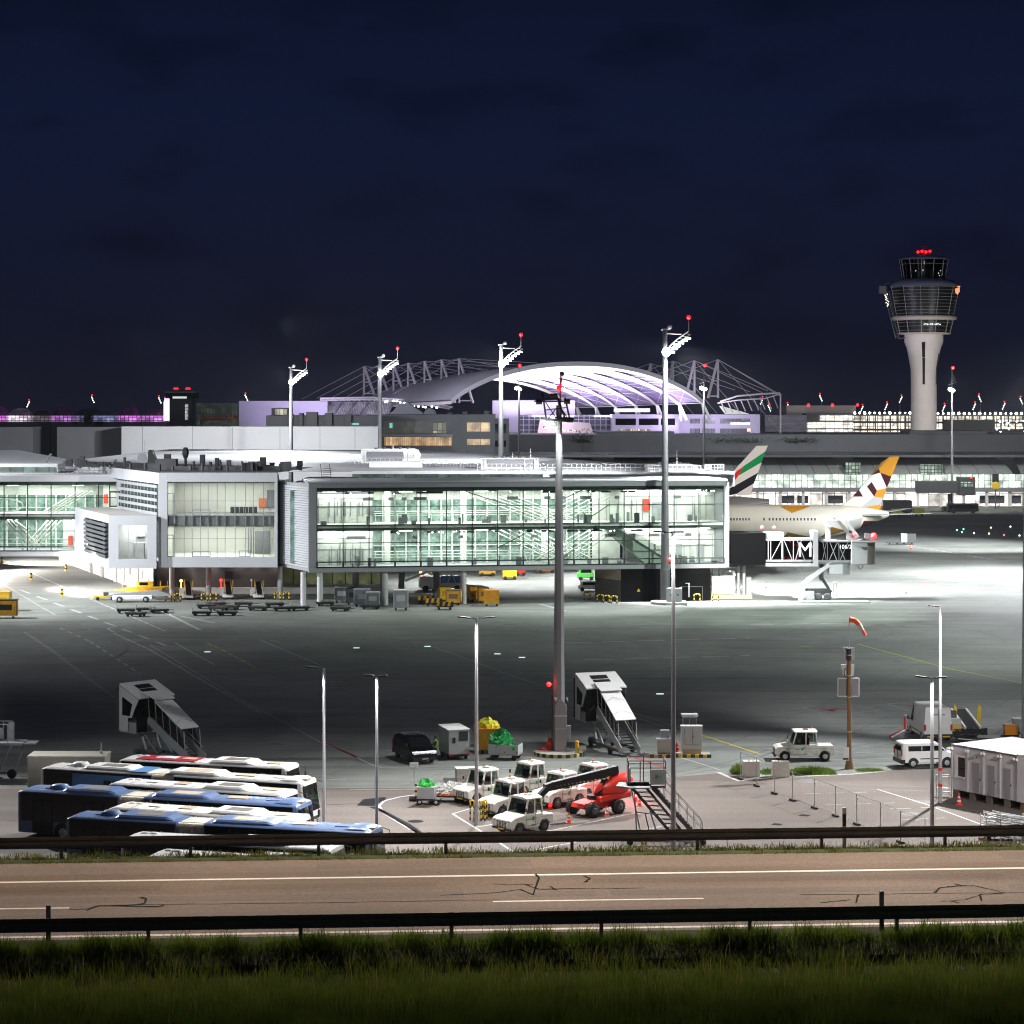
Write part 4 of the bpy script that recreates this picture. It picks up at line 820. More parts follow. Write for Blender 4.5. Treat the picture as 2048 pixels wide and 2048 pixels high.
m = MB(); m.box(x0+.6,x1-.2,330,330.3,6,16.6); m.box(x0+.5,x0+.9,321,330,6,16.6); m.box(x1-.4,x1-.2,321,330,6,16.6); m.box(x0+.6,x1-.3,320.7,330,6.0,6.12); m.build('interior_wall', ICREAM, WB, True)
m = MB(); m.box(x0+.6,x1-.3,320.7,330,16.45,16.58); m.box(x0+.6,x1-.3,320.7,330,10.35,10.48); m.build('ceiling', IWHITE, WB, True)
m = MB(); [m.box(WX(452+k*9.2),WX(459.5+k*9.2),325,325.6,12.0,12.9) for k in range(6)]; m.build('seat_row', DGREY, WB, True)
m = MB(); m.box(WX(502),WX(517),329.8,329.95,12.6,13.9); m.build('poster', mat('poster_orange', (.7,.2,.08), .5), WB, True); m = MB(); m.box(WX(519),WX(545),329.8,329.95,12.6,15.1); m.build('notice_board', FACADE, WB, True)
m = mullw
for a,b_,z0,z1 in ((335,346,12.0,15.0),(385,420,12.0,12.7),(335,346,6.2,9.2),(385,420,6.2,6.9),(478,500,6.2,7.0)):
    for zz in (z0,z1): m.box(WX(a),WX(b_),320.06,320.2,zz-.05,zz+.05)
    for xx in (a,b_): m.box(WX(xx)-.05,WX(xx)+.05,320.06,320.2,z0,z1)
m.build('mullion', FACADE, wd, True)
m = MB(); [m.box(WX(484+k*5),WX(486.5+k*5),327,327.4,6.2,10.4) for k in range(3)]; m.box(WX(500),WX(530),326,326.4,6.2,9.5); m.build('inner_partition', FACADE, WB, True)
for z in (10.3,16.4): area('block_ceiling_lamp', (0.5*(x0+x1)+49.2-49.2+0, 325, z), 13, 7, 1350, (1,1,.97))
m = MB(); [m.box(WX(px),WX(px+9),324+(k%2)*2.5,324.5+(k%2)*2.5,zz,zz+.06) for k,px in enumerate((350,372,396,430,470,500,520)) for zz in (10.28,16.38)]; m.build('ceiling_light', emat('ceiling_warm', (1,.98,.9), 8), WB, True)
# right-hand recess with green glass
m = MB(); m.quad((xa(558,327),327,4.9),(xa(579,331),331,4.9),(xa(579,331),331,16.6),(xa(558,327),327,16.6)); m.build('recess_glazing', wmat('recess_glow', (.45,.85,.7), .30, .75,2.6, .4, mort=.06, seed=14), WB, True)
m = MB(); m.quad((x1,320.3,4.7),(xa(558,327),327,4.7),(xa(558,327),327,17.2),(x1,320.3,17.9)); m.build('recess_wall', FRAME, WB, True)
# angled box in front of the slatted side
SBX = -56.0
m = MB(); fx0, fx1 = SBX, -49.35; sy = 319.2
m.box(fx0,fx1,sy,sy+.5,10.6,12); m.box(fx0,fx1,sy,sy+.5,4.6,5.9); m.box(fx0,xa(237,sy),sy,sy+.5,5.9,10.6); m.box(xa(294,sy),fx1,sy,sy+.5,5.9,10.6)
A = Vector((fx0,sy+.1,0)); Bp = Vector((-65.2,343,0)); z0, z1 = 4.6, 12.0
def P(f,z): q = A.lerp(Bp,f); return (q.x,q.y,z)
m.quad(P(0,10.9),P(1,10.9),P(1,z1),P(0,z1)); m.quad(P(0,z0),P(1,z0),P(1,6.0),P(0,6.0)); m.quad(P(.68,6.0),P(1,6.0),P(1,10.9),P(.68,10.9))
m.build('box_wall', FRAME, WB, True)
m = MB(); m.quad(P(-.003,z1),(fx1,sy,z1),(-49.2-11,343,z1),P(1,z1)); m.build('box_roof', mat('box_roof', (.34,.33,.30), .8), WB, True); m = MB(); m.quad(P(0,z0),P(1,z0),(-49.2-11,343,z0),(fx1,sy,z0)); m.build('box_soffit', FRAME, WB, True)
m = MB()
for k in range(8): 
    z = 6.2+k*.62; a = Vector(P(.03,z)); b = Vector(P(.66,z)); m.beam(a+Vector((-.25,-.1,0)),b+Vector((-.25,-.1,0)),.12,.38)
for f in (.04,.14,.65): m.beam(P(f,6),P(f,10.9),.1)
m.build('box_louvre', DGREY, WB, True); MB().quad(*[tuple(Vector(P(f,z))+Vector((.3,.2,0))) for f,z in ((.02,6),(.68,6),(.68,10.9),(.02,10.9))]).build('box_side_glazing', D_GLASS, WB, True)
wd = MB().box(xa(237,sy),xa(294,sy),sy+.2,sy+.22,5.9,10.6).build('box_window', BGLASS, WB, True)
m = MB(); [m.box(xa(px,sy)-.04,xa(px,sy)+.04,sy+.1,sy+.19,5.9,10.6) for px in (257,273)]; m.box(xa(237,sy),xa(294,sy),sy+.1,sy+.19,8.1,8.2); m.build('mullion', FRAMED, wd, True)
m = MB(); m.box(fx0+.5,fx1-.1,sy+5,sy+5.2,5,11.5); m.box(fx0+.5,fx1-.1,sy+.5,sy+5,11.2,11.3); m.box(fx0+.5,fx1-.1,sy+.5,sy+5,5.4,5.6); m.box(xa(268,sy+4),xa(290,sy+4),sy+3,sy+4,5.6,8); m.box(xa(272,sy+4.5),xa(290,sy+4.5),sy+4.6,sy+4.8,8.8,10); m.build('box_interior', mat('box_interior', (.5,.5,.5), .7), WB, True)
area('box_lamp', (-52.5,sy+2.8,11.1), 4, 3, 900, (.98,1,.98))

# ---- left glazed concourse
LBY = 345; LB = thing('glazed_concourse', 'left glass concourse with diagonal white braces running out of the picture', 'pier building', (-75,LBY,0))
lx0, lx1, lxm = -97, xa(241,LBY), xa(150,LBY)
m = MB(); m.box(lx0,lx1,LBY,LBY+12,15.75,16.6); m.box(lx0,lxm+.1,LBY,LBY+12,4.55,5.3); m.box(lx1-.6,lx1,LBY,LBY+.6,11.9,15.75); m.build('frame', FRAME, LB, True)
m = MB(); m.box(lx0,lx1-.6,LBY+.4,LBY+11,10.5,10.95); m.build('floor_slab', IWHITE, LB, True); m = MB(); m.box(lx0,lx1-.6,LBY+.4,LBY+11,15.2,15.7); m.box(lx0,lx1-.6,LBY+.6,LBY+11,10.0,10.4); m.build('ceiling', IGREEN, LB, True)
LXS = [lxm]+[xa(px,LBY) for px in (102,55,8)]+[lxm-3.55*4,lxm-3.55*5]
for k in range(5): MB().quad((LXS[k+1],LBY+.1,5.3),(LXS[k],LBY+.1,5.3),(LXS[k],LBY+.1,15.75),(LXS[k+1],LBY+.1,15.75)).build('glass_panel', LGLASS, LB, True)
MB().quad((lxm,LBY+.1,11.9),(lx1-.6,LBY+.1,11.9),(lx1-.6,LBY+.1,15.75),(lxm,LBY+.1,15.75)).build('glass_panel', LGLASS, LB, True)
m = MB()
for x in LXS+[xa(197,LBY),xa(219,LBY)]: m.box(x-.06,x+.06,LBY-.04,LBY+.18,5.3 if x <= lxm+.1 else 11.9,15.75)
for z in (13.35,15.7): m.box(lx0,lx1-.6,LBY-.03,LBY+.14,z-.05,z+.05)
for z in (10.85,8.35): m.box(lx0,lxm,LBY-.03,LBY+.14,z-.05,z+.05)
for z in (6.0,5.37): m.box(lx0,lxm,LBY-.06,LBY+.16,z-.08,z+.08)
m.box(xa(220,LBY)-.1,xa(220,LBY)+.1,LBY-.08,LBY,12.0,14.3); m.box(xa(239,LBY)-.1,xa(239,LBY)+.1,LBY-.08,LBY,12.0,14.3); m.box(xa(220,LBY),xa(239,LBY),LBY-.08,LBY,14.1,14.35); m.box(xa(220,LBY),xa(239,LBY),LBY-.08,LBY,11.95,12.15)
m.build('mullion', MULL, LB, True)
m = MB(); m.box(lx0,lxm-1,LBY+8,LBY+8.2,5.3,9.9); m.box(lx0,xa(200,LBY),LBY+8,LBY+8.2,11,13.6); m.build('rear_glazing', TEAL, LB, True); m = MB(); m.box(lx0,lx1-.7,LBY+7.9,LBY+8.3,13.4,15.3); m.box(xa(195,LBY),lx1-.7,LBY+5,LBY+5.2,11,15); m.box(lxm-2.6,lxm,LBY+4,LBY+4.2,5.3,9.9); m.build('white_partition', IWHITE, LB, True)
m = MB()
for k in range(24): m.box(lx0+k*1.5,lx0+k*1.5+.2,LBY+7.5,LBY+7.8,5.3,13.6)
for k in range(4): m.tube((xa(78+k*9,LBY),LBY+3,11.0),(xa(150+k*9,LBY),LBY+3,14.2),.14,n=5); m.tube((xa(35+k*9,LBY),LBY+3,5.4),(xa(88+k*9,LBY),LBY+3,9.8),.15,n=5); m.tube((xa(0+k*8,LBY),LBY+2.4,9.8),(xa(50+k*8,LBY),LBY+2.4,5.6),.13,n=5)
m.tube((xa(20,LBY),LBY+2,10),(xa(52,LBY),LBY+2,8.2),.2,n=5)
for z in (6.2,6.9,11.7): m.tube((lx0,LBY+4,z),(lxm,LBY+4,z),.06,n=4)
m.build('walkway_truss', IWHITE, LB, True)
m = MB(); m.path([(xa(14,344)+5.5*.5*math.cos(a)-1,LBY+2.0,12.1+.95*math.sin(a)) for a in [i*2*math.pi/18 for i in range(18)]], .1, 5, closed=True); m.build('oval_ornament', IWHITE, LB, True)
for px, z in ((199,12.3),(127,6.0)): MB().box(xa(px,LBY)-.02,xa(px+8,LBY),LBY+3.8,LBY+3.95,z,z+1.4).build('red_notice', REDP, LB, True)
m = MB(); [m.box(lx0+1+k*3.3,lx0+2.6+k*3.3,LBY+2+(k%3),LBY+2.6+(k%3),z,z+.07) for k in range(11) for z in (9.9,15.1)]; m.build('ceiling_light', bpy.data.materials['ceiling_tube'], LB, True)
for z in (9.85,15.05):
    for x in (-70,-83): area('concourse_ceiling_lamp', (x,LBY+4,z), 10, 5, 1200)
area('concourse_ceiling_lamp', (-62,LBY+2.5,15.05), 4, 3, 280)
m = MB(); m.box(lx0,lx1+2,LBY+.3,LBY+9,16.6,16.8); m.box(lx0,xa(115,353),LBY+8,LBY+14,16.8,18.2); m.quad((lx0,LBY+9,16.85),(lx1+1.5,LBY+9,16.85),(lx0+10,LBY+60,19.2),(lx0-10,LBY+60,19.2)); m.build('roof', ROOFW, LB, True)
MB().box(lx0,xa(110,352.9),352.8,352.95,17.0,17.7).build('clerestory', wmat('clere_l', (.55,.9,.75), .35, 2,1.5, .5, seed=3), LB, True)
m = MB()
for k in range(12): x = xa(118+k*10,350); m.tube((x,350,16.8),(x,350,17.9),.035,n=4)
for z in (17.3,17.9): m.tube((xa(118,350),350,z),(xa(230,350),350,z),.035,n=4)
m.beam((xa(208,347),347,16.8),(xa(232,352),352,18.9),.35,.2); m.beam((xa(80,360),360,17),(xa(102,366),366,19.4),.3,.2)
m.build('roof_rail', STEEL, LB, True)
# ---- ground storey under the pier blocks
GW = thing('ground_storey_wall', 'glaring white ground floor wall with small dark windows under the left concourse', 'wall', (-51.5,330,0)); a = Vector((-51.5,330,0)); b = Vector((-79,401,0)); nn = Vector((-(b-a).y,(b-a).x,0)).normalized()
m = MB(); m.quad(a,b,b+Vector((0,0,4.7)),a+Vector((0,0,4.7))); m.quad(a,a+Vector((.01,.01,0)),a+Vector((.01,.01,4.7)),a+Vector((0,0,4.7))); m.build('wall', W_PAINT, GW, True)
for f, z0, z1, w_ in ((.03,0,2.6,.8),(.09,1.6,3.2,.5),(.2,1.8,3.0,1.6),(.30,1.5,3.4,.5),(.36,1.4,3.2,.4),(.42,1.4,3.6,.5),(.55,1.8,3.6,.6),(.66,1.6,3.4,.5),(.74,2,3.6,.5)):
    p = a.lerp(b,f)+nn*.06; d = (b-a).normalized()*w_; MB().quad(p+Vector((0,0,z0)),p+d+Vector((0,0,z0)),p+d+Vector((0,0,z1)),p+Vector((0,0,z1))).build('dark_window', mat('dim_opening', (.10,.09,.08), .6) if f == .03 else bpy.data.materials['dim_opening'], GW, True)
m = MB()
for f in (.13,.26,.34,.48,.6): p = a.lerp(b,f)+nn*.25; m.box(p.x-.2,p.x+.2,p.y-.2,p.y+.2,0,4.7)
m.build('pilaster', W_PAINT, GW, True)
DW = thing('dark_loading_wall', 'dark brown recessed wall with three small spot lamps under the white block', 'wall', (-45,333,0)); m = MB(); m.box(-51.4,xa(566,333),333,333.4,0,4.7); m.build('wall', mat('dark_cladding', (.075,.065,.062), .6, var=.1, sc=.5, stretch=(2,1,.1)), DW, True)
m = MB(); m.box(-51.4,xa(690,334),332.2,332.95,0,.9); m.build('plinth', W_PAINT, DW, True)
MB().box(xa(450,332.6),xa(466,332.6),332.5,332.95,2.2,3.2).build('display_box', BLACK, DW, True)
for px in (330,375,425,478,510,545):
    q = MB(); q.sph((xa(px,332.7),332.7,4.3),.12,6,4); q.build('wall_lamp', LAMPWS, DW, True); spot('wall_washer', (xa(px,331.6),331.6,4.4), (xa(px,333),333,2.2), 110, 100, (1,.9,.85), .8, .1)
UG = thing('lower_glass_hall', 'dim glass hall with yellow lit contents under the glass pier', 'building', (xa(665,336),336,0)); m = MB(); m.box(xa(566,336),xa(762,336),336,336.3,1.1,4.6); m.build('glazing', wmat('lower_hall', (.75,.85,.35), .12, 1.9,4.0, .3, mort=.07, seed=17, nsc=.9), UG, True)
m = MB(); m.box(xa(566,335.5),xa(765,335.5),335.4,335.9,0,1.1); m.box(xa(760,335.5),xa(766,335.5),335.4,338,1.1,4.6); m.build('plinth', FACADE, UG, True)
for px, Yc in ((344,327),(417,327),(560,325)):
    C = thing('support_column', {344:'leftmost round column under the white block, beside the dark wall corner',417:'middle round column under the white block between two belt loaders',560:'right round column at the right end of the dark wall'}[px], 'column', (xa(px,Yc),Yc,0), group='round columns under the white block'); MB().tube((0,0,.4),(0,0,4.7),.38,n=14).build('shaft', LGREY, C); MB().tube((0,0,0),(0,0,.4),.5,n=14).build('base', CONC, C)
# ---- roof decks, plant boxes, vents
RD = thing('pier_roof', 'floodlit white stepped pier roof with rails behind the glass pier', 'roof', (0,400,0))
m = MB(); m.add([(-31,326,16.3),(29,333,16.3),(33,350,16.3),(-31,350,16.3)],[(0,1,2,3)]); m.add([(-40,346,17.2),(33.5,346,17.2),(33,352,17.2),(-14,492,17.2),(-75,505,17.2),(-80,390,17.2)],[(0,1,2,3,4,5)])
m.box(-12,33.5,345.8,346,16.85,17.2); m.quad((33.5,346,15),(33,352,15),(33,352,17.2),(33.5,346,17.2)); m.quad((33,352,12),(-14,492,12),(-14,492,17.2),(33,352,17.2)); m.build('deck', ROOFW, RD, True)
MB().box(-24,xa(1098,346),345.7,345.9,16.0,16.9).build('clerestory', wmat('clere_r', (.5,.9,.75), .16, 1.6,2, .4, seed=5, nsc=.8), RD, True)
m = MB(); m.box(-24,xa(1098,345),344.6,345.9,16.9,17.35); m.box(xa(1086,345),xa(1098,345),344.5,345.9,16.0,17.35); m.box(xa(740,370),xa(845,370),368,371,17.2,18.2); m.build('roof_step', W_PAINT, RD, True)
m = MB()
def rail(px0,px1,Y,z,n,h=1.0):
    for k in range(n+1):
        x = xa(px0+(px1-px0)*k/n,Y); m.tube((x,Y,z),(x,Y,z+h),.04,n=4)
    for q in (.5,1): m.tube((xa(px0,Y),Y,z+h*q),(xa(px1,Y),Y,z+h*q),.04,n=4)
rail(845,955,372,17.2,16); rail(1095,1290,352,17.2,20); rail(1410,1448,350,17.2,6); rail(550,700,420,17.2,18); rail(700,840,388,17.2,16); rail(955,1090,352,17.2,14); rail(1290,1420,343,17.2,14)
for px,Y,h in ((786,395,3.2),(816,395,2.2),(1025,360,2.6),(1061,360,3.2),(1354,348,3.2)): m.tube((xa(px,Y),Y,17.2),(xa(px,Y),Y,17.2+h),.05,n=4)
m.build('roof_rail', W_PAINT, RD, True)
m = MB()
for k in range(18): px = 700+k*38+random.uniform(-8,8); m.box(xa(px,340),xa(px+random.uniform(8,26),340),339,340.5,16.3,16.55)
m.build('roof_duct', DGREY, RD, True)
for px0,px1,Y,zt,lab,rnd in ((722,838,395,19.5,'white rooftop plant box with rounded end behind the second floodlight mast',1),(962,1078,360,18.9,'white rooftop plant box with grey grille in the middle of the pier roof',0),(1296,1396,345,18.3,'white rooftop plant box at the right end of the pier roof',0)):
    Pb = thing('plant_box', lab, 'plant unit', (xa((px0+px1)/2,Y),Y,17.2), group='white plant boxes on the pier roof'); hw = (px1-px0)/2*Y/F; hh = zt-17.2
    pr = [(-hw,0),(hw,0),(hw,hh*.6),(hw-.4,hh*.9),(hw-1,hh),(-hw,hh)]; MB().prism(pr,'y',0,6).build('housing', W_PAINT, Pb)
    MB().box(-hw*.8,hw*(.45 if rnd else .8),-.12,-.01,.25,hh*.85).build('grille', mat('grille_grey', (.20,.20,.22), .6) if 'grille_grey' not in bpy.data.materials else bpy.data.materials['grille_grey'], Pb)
    q = MB(); [q.beam((x,-.35,0),(x,-.35,hh),.12) for x in (-hw*.85,hw*.5,hw*.85)]; q.beam((-hw,-.3,hh-.1),(hw,-.3,hh-.1),.15); q.build('frame', W_PAINT, Pb)
    q = MB(); [q.tube((-hw*.5+k*hw*.28,1.5,hh),(-hw*.5+k*hw*.28,1.5,hh+.3),.28,n=8) for k in range(5)]; q.build('fan', DGREY, Pb)
for px,w_,h_,Y,lab,knd in ((255,9,.9,345,'low dark roof vent, leftmost of those on the dark pier roof',0),(302,17,2.6,345,'tall wedge shaped dark roof cowl with antenna beside it',1),(335,13,2.2,335,'square dark vent on a narrow neck right of the wedge cowl',2),(371,13,3.2,335,'hexagonal dark cowl on a slim stem on the pier roof',3),(405,10,2.2,332,'square dark vent midway along the dark pier roof',2),(434,8,1.8,330,'small square dark vent right of the middle one on the dark roof',2),(526,12,1.8,335,'dark box vent beside the foot of the first floodlight mast',2),(600,11,1.4,330,'dark box vent at the right end of the dark pier roof',2)):
    Vt = thing('roof_vent', lab, 'vent', (xa(px,Y),Y,17.9), group='dark vents on the pier roof'); hw = w_/2*Y/F
    if knd == 1: MB().prism([(-hw,0),(hw,0),(hw,h_*.45),(hw*.2,h_),(-hw*.6,h_)],'y',0,2).build('cowl', BLACK, Vt); MB().tube((-hw-.3,0,0),(-hw-.3,0,h_+1.4),.05,n=5).build('antenna', STEEL, Vt)
    elif knd == 3: MB().loft([[(hw*q*math.cos(i*math.pi/3),hw*q*math.sin(i*math.pi/3),h_*z) for i in range(6)] for q,z in ((.6,.5),(1,.68),(1,.85),(.55,1))], smooth=False).build('cowl', BLACK, Vt); MB().tube((0,0,0),(0,0,h_*.55),.2).build('stem', BLACK, Vt)
    else: MB().box(-hw,hw,-hw,hw,h_*.4,h_).build('cowl', BLACK, Vt, bev=.05); MB().box(-hw*.7,hw*.7,-hw*.7,hw*.7,0,h_*.4).build('neck', BLACK, Vt)
RE = thing('roof_plant_row', 'cluttered row of black roof ducts and pipes on the dark pier roof', 'ductwork', (-38,330,17.9)); m = MB()
for k in range(46):
    px = random.uniform(120,600); Y = 326+random.uniform(0,14)+(max(0,300-px))*.14; x = xa(px,Y); zb = 17.9; hh = random.uniform(.4,1.5); ww = random.uniform(.3,1.6)
    if random.random() < .4: m.tube((x,Y,zb),(x,Y,zb+hh),.18); 
    else: m.box(x,x+ww,Y,Y+1,zb,zb+hh)
m.box(xa(310,331),xa(352,331),331,333,17.9,19.5); m.box(xa(352,330),xa(560,330),330,330.6,17.9,18.5)
m.build('duct', ROOFD, RE, True)
m = MB()
for k in range(7): m.beam((xa(645,330),330,16.4+k*.3),(xa(663,330),330,16.4+k*.3),.06)
for px in (645,663): m.beam((xa(px,330),330,16.3),(xa(px-4,330),330,18.8),.08)
m.build('ladder', BLACK, RE, True)
m = MB(); m.tube((xa(289,340),340,17.9),(xa(289,340),340,19.6),.06,n=5); m.build('post', STEEL, RE, True); m = MB(); m.loft([[(xa(285,340)+q*math.cos(a),340-d,19.4+q*math.sin(a)) for a in [i*math.pi/5 for i in range(10)]] for q,d in ((.1,0),(.5,.12),(.75,.35))]); m.build('dish_antenna', FACADE, RE, True)

# ================================================================== floodlight masts
HEADD = mat('dark_mast_steel', (.10,.102,.108), .5, .15, var=.1, sc=.5)
HEADM = mat('mast_steel', (.25,.255,.265), .5, .15, var=.06, sc=.5)
def floodmast(px, Y, ztop, label, r0=.62, r1=.30, k=1.0, glow=60):
    M_ = thing('floodlight_mast', label, 'floodlight mast', (xa(px,Y),Y,0), group='tall floodlight masts with red beacons along the pier')
    MB().tube((0,0,0),(0,0,ztop),r0,r1,n=14).build('shaft', HEADD, M_)
    h = MB(); h.tube((-.5*k,0,ztop),(.6*k,0,ztop+.1),.12,n=5); h.tube((.2,0,ztop-.5),(2.3*k,0,ztop-.6*k),.09,n=5); pts = []
    for i in range(8):
        a = i/7; p = Vector((.2+3.1*k*a**1.15,0,ztop-3.2*k+3.0*k*a**.72)); pts.append(p)
    h.path(pts,.1,5); h.path([p+Vector((.25,0,-.45)) for p in pts],.1,5)
    for i in range(7): h.tube(pts[i],pts[i+1]+Vector((.25,0,-.45)),.06,n=4)
    h.tube(pts[-1],pts[-1]+Vector((0,0,1.6*k)),.05,n=5); h.build('lamp_arm', W_PAINT, M_)
    MB().sph((.65*k,0,ztop+.35),.32*k,8,6).build('camera_dome', W_PAINT, M_)
    for i in range(6):
        p = pts[i+1 if i<6 else 6]+Vector((.45,-.1,-.55)); q = MB(); q.cbox(p,.62*k,.4*k,.16*k,Matrix.Rotation(R(8),3,'Y')); lh = q.build('lamp_housing', LGREY, M_)
        e = MB(); e.cbox(p+Vector((-.02,-.1,-.13*k)),.54*k,.50*k,.07,Matrix.Rotation(R(8),3,'Y')); e.build('lamp_lens', emat('flood_lens', (.97,.97,1), glow) if 'flood_lens' not in bpy.data.materials else bpy.data.materials['flood_lens'], lh)
    e = MB(); e.sph((.15,-.35,ztop-3.1*k),.58*k,8,6); e.build('pole_lamp', bpy.data.materials['flood_lens'], M_)
    MB().sph(tuple(pts[-1]+Vector((0,0,1.9*k))),.27*k,10,8).build('beacon', LAMPRED, M_)
    return M_
fm = [floodmast(582,509,35.2,'leftmost lit floodlight mast, standing before the white hall',k=1.05), floodmast(760,454,36.4,'second lit floodlight mast from the left, beside the rounded plant box',k=1.05), floodmast(1002,398,37.5,'third lit floodlight mast, in front of the grey office windows',k=1.05), floodmast(1330,318,37.7,'nearest tall lit floodlight mast, right of the middle, with red lamp on its shaft')]
M4 = fm[3]
q = MB(); q.sph((.7,-.6,za(1118,318)),.24,8,6); q.build('warning_lamp', LAMPRED, M4)
MB().tube((0,0,.35),(0,0,4.6),.72,.70,n=14).build('lower_shaft', HEADD, M4)
PL = thing('mast_plinth', 'angular concrete plinth under the nearest lit floodlight mast', 'plinth', (xa(1337,316),316,0)); MB().prism([(-2.4,-1.2),(-.6,-2.4),(2.4,-2.4),(2.4,1.5),(-1.5,2),(-2.4,1)],'z',0,.35).build('slab', CONC, PL, bev=.03)
CB = thing('control_cabinet', 'grey steel cabinet at the foot of the nearest lit floodlight mast', 'cabinet', (xa(1346,316)+.1,314.6,.35)); MB().box(-1.05,1.05,0,.9,0,1.9).build('body', GREYP, CB, bev=.04); m = MB(); m.box(-.02,.02,-.03,-.005,.1,1.8); m.build('door_gap', BLACK, CB); m = MB(); m.box(-.6,-.3,-.03,-.005,.9,1.1); m.box(.3,.6,-.03,-.005,.9,1.1); m.build('vent', DGREY, CB)
# thinner far masts with plain head
def slimmast(px, Y, ztop, label, lit=True, head=True):
    M_ = thing('slim_mast', label, 'lamp mast', (xa(px,Y),Y,0)); MB().tube((0,0,0),(0,0,ztop),.42,.2,n=10).build('shaft', HEADM, M_)
    m = MB(); m.sph((-.6,-.4,ztop-.3),.45,8,6); m.sph((.3,-.5,ztop-.6),.35,8,6); m.build('lamp', LAMPW, M_)
    m = MB(); m.tube((0,0,ztop),(0,0,ztop+5),.08,n=5)
    for k in range(4): m.tube((-1.1+k*.5,0,ztop+.8+k*.7),(1.4-k*.3,.3,ztop+1.6+k*.6),.06,n=4)
    m.build('antenna', DGREY, M_); MB().sph((.2,-.2,ztop+5.2),.38,8,6).build('beacon', LAMPREDS, M_)
    spot('mast_downlight', (xa(px,Y)-.7,Y-1.6,ztop+.2), (xa(px,Y),Y,ztop-9), 5000, 90, (1,1,1), .6, .2); return M_
slimmast(1038,560,31.2,'slim far lamp mast in front of the vault left part'); slimmast(1408,560,31.2,'slim far lamp mast at the right foot of the vault'); slimmast(1904,585,31,'slim far lamp mast right of the control tower')
def farmast(px, py, Y, label):
    M_ = thing('far_floodlight', label, 'floodlight mast', (xa(px,Y),Y,0), group='small far floodlights on the horizon'); z = za(py,Y)
    MB().tube((0,0,0),(0,0,z),.25,.2,n=6).build('shaft', GREYP, M_)
    m = MB(); d = random.choice((-1,1)); [m.sph((d*(-.2+k*.35),0,z-1.8+k*.8),.30,6,4) for k in range(4)]; m.build('lamp', emat('far_lamp', (.85,1,.85), 3.5) if 'far_lamp' not in bpy.data.materials else bpy.data.materials['far_lamp'], M_)
    MB().sph((d*.7,0,z+1.6),.24,6,4).build('beacon', LAMPRED, M_)
for px,py,lab in ((187,797,'small far floodlight above the blue grey dome'),(321,798,'small far floodlight left of the small dark tower'),(494,793,'small far floodlight at the right end of the gridded glass building'),(1540,814,'small far floodlight left of the pale hotel block'),(1572,812,'small far floodlight at the left corner of the pale hotel block'),(1643,794,'small far floodlight above the middle of the pale hotel block'),(1722,816,'small far floodlight at the right end of the pale hotel block'),(1771,811,'small far floodlight over the lit car park, left of the tower shaft'),(1800,797,'small tall far floodlight close to the left of the tower shaft'),(1886,814,'small far floodlight close to the right of the tower shaft'),(1947,811,'small far floodlight right of the slim far mast'),(1961,795,'small tall far floodlight over the right car park'),(2006,810,'small far floodlight near the right edge of the skyline'),(2044,800,'small far floodlight at the very right edge of the skyline'),(1522,800,'small far floodlight behind the right end of the side canopy'),(55,806,'single tiny far lamp above the lilac dome')): farmast(px,py,1100,lab)

# ================================================================== aircraft
def fin(pieces, Y, th, parent, name='tail_fin'):
    it = []
    for poly, m_ in pieces:
        b = MB(); b.prism([(xa(x,Y),za(y,Y)) for x,y in poly], 'y', Y-th/2, Y+th/2); it.append((b,m_))
    return multi(name, it, parent, True)
AC = mat('aircraft_cream', (.46,.44,.37), .35, var=.04, sc=.1, coat=.3); ACG = mat('aircraft_gold', (.36,.155,.008), .7, spec=.15); ACM = mat('aircraft_maroon', (.035,.006,.008), .8, spec=.1); ACW = mat('aircraft_white', (.40,.40,.39), .6); ACS = mat('aircraft_silver', (.25,.26,.255), .6); ACD = mat('aircraft_dark_gold', (.13,.07,.012), .7, spec=.15)
EY = 400; EA = thing('faceted_tail_aircraft', 'cream airliner with gold, maroon and silver faceted tail behind the passenger bridge', 'aircraft', (45,EY,0))
prof_ = [(-14,.3,5.6),(-12.5,1.2,5.9),(-10,2.1,6.4),(-6,2.75,6.85),(0,2.9,6.9),(54,2.9,6.9),(57,2.6,7.15),(60,2.0,7.55),(63,1.25,7.9),(65.5,.45,8.15)]
MB().loft([[(x,EY+r*math.cos(a),z+r*math.sin(a)) for a in [2*math.pi*i/28 for i in range(28)]] for x,r,z in prof_]).build('fuselage', AC, EA, True)
m = MB()
for px in list(range(1462,1502,6))+[1528]+list(range(1539,1632,7)): x = xa(px,EY-2.9); m.box(x-.13,x+.13,EY-2.93,EY-2.7,za(1041,EY-2.9)+.0,za(1036,EY-2.9))
m.build('cabin_window', BLACK, EA, True)
def z2(zx,zy): return (1536+zx/3.7734, 720+zy/3.7734)
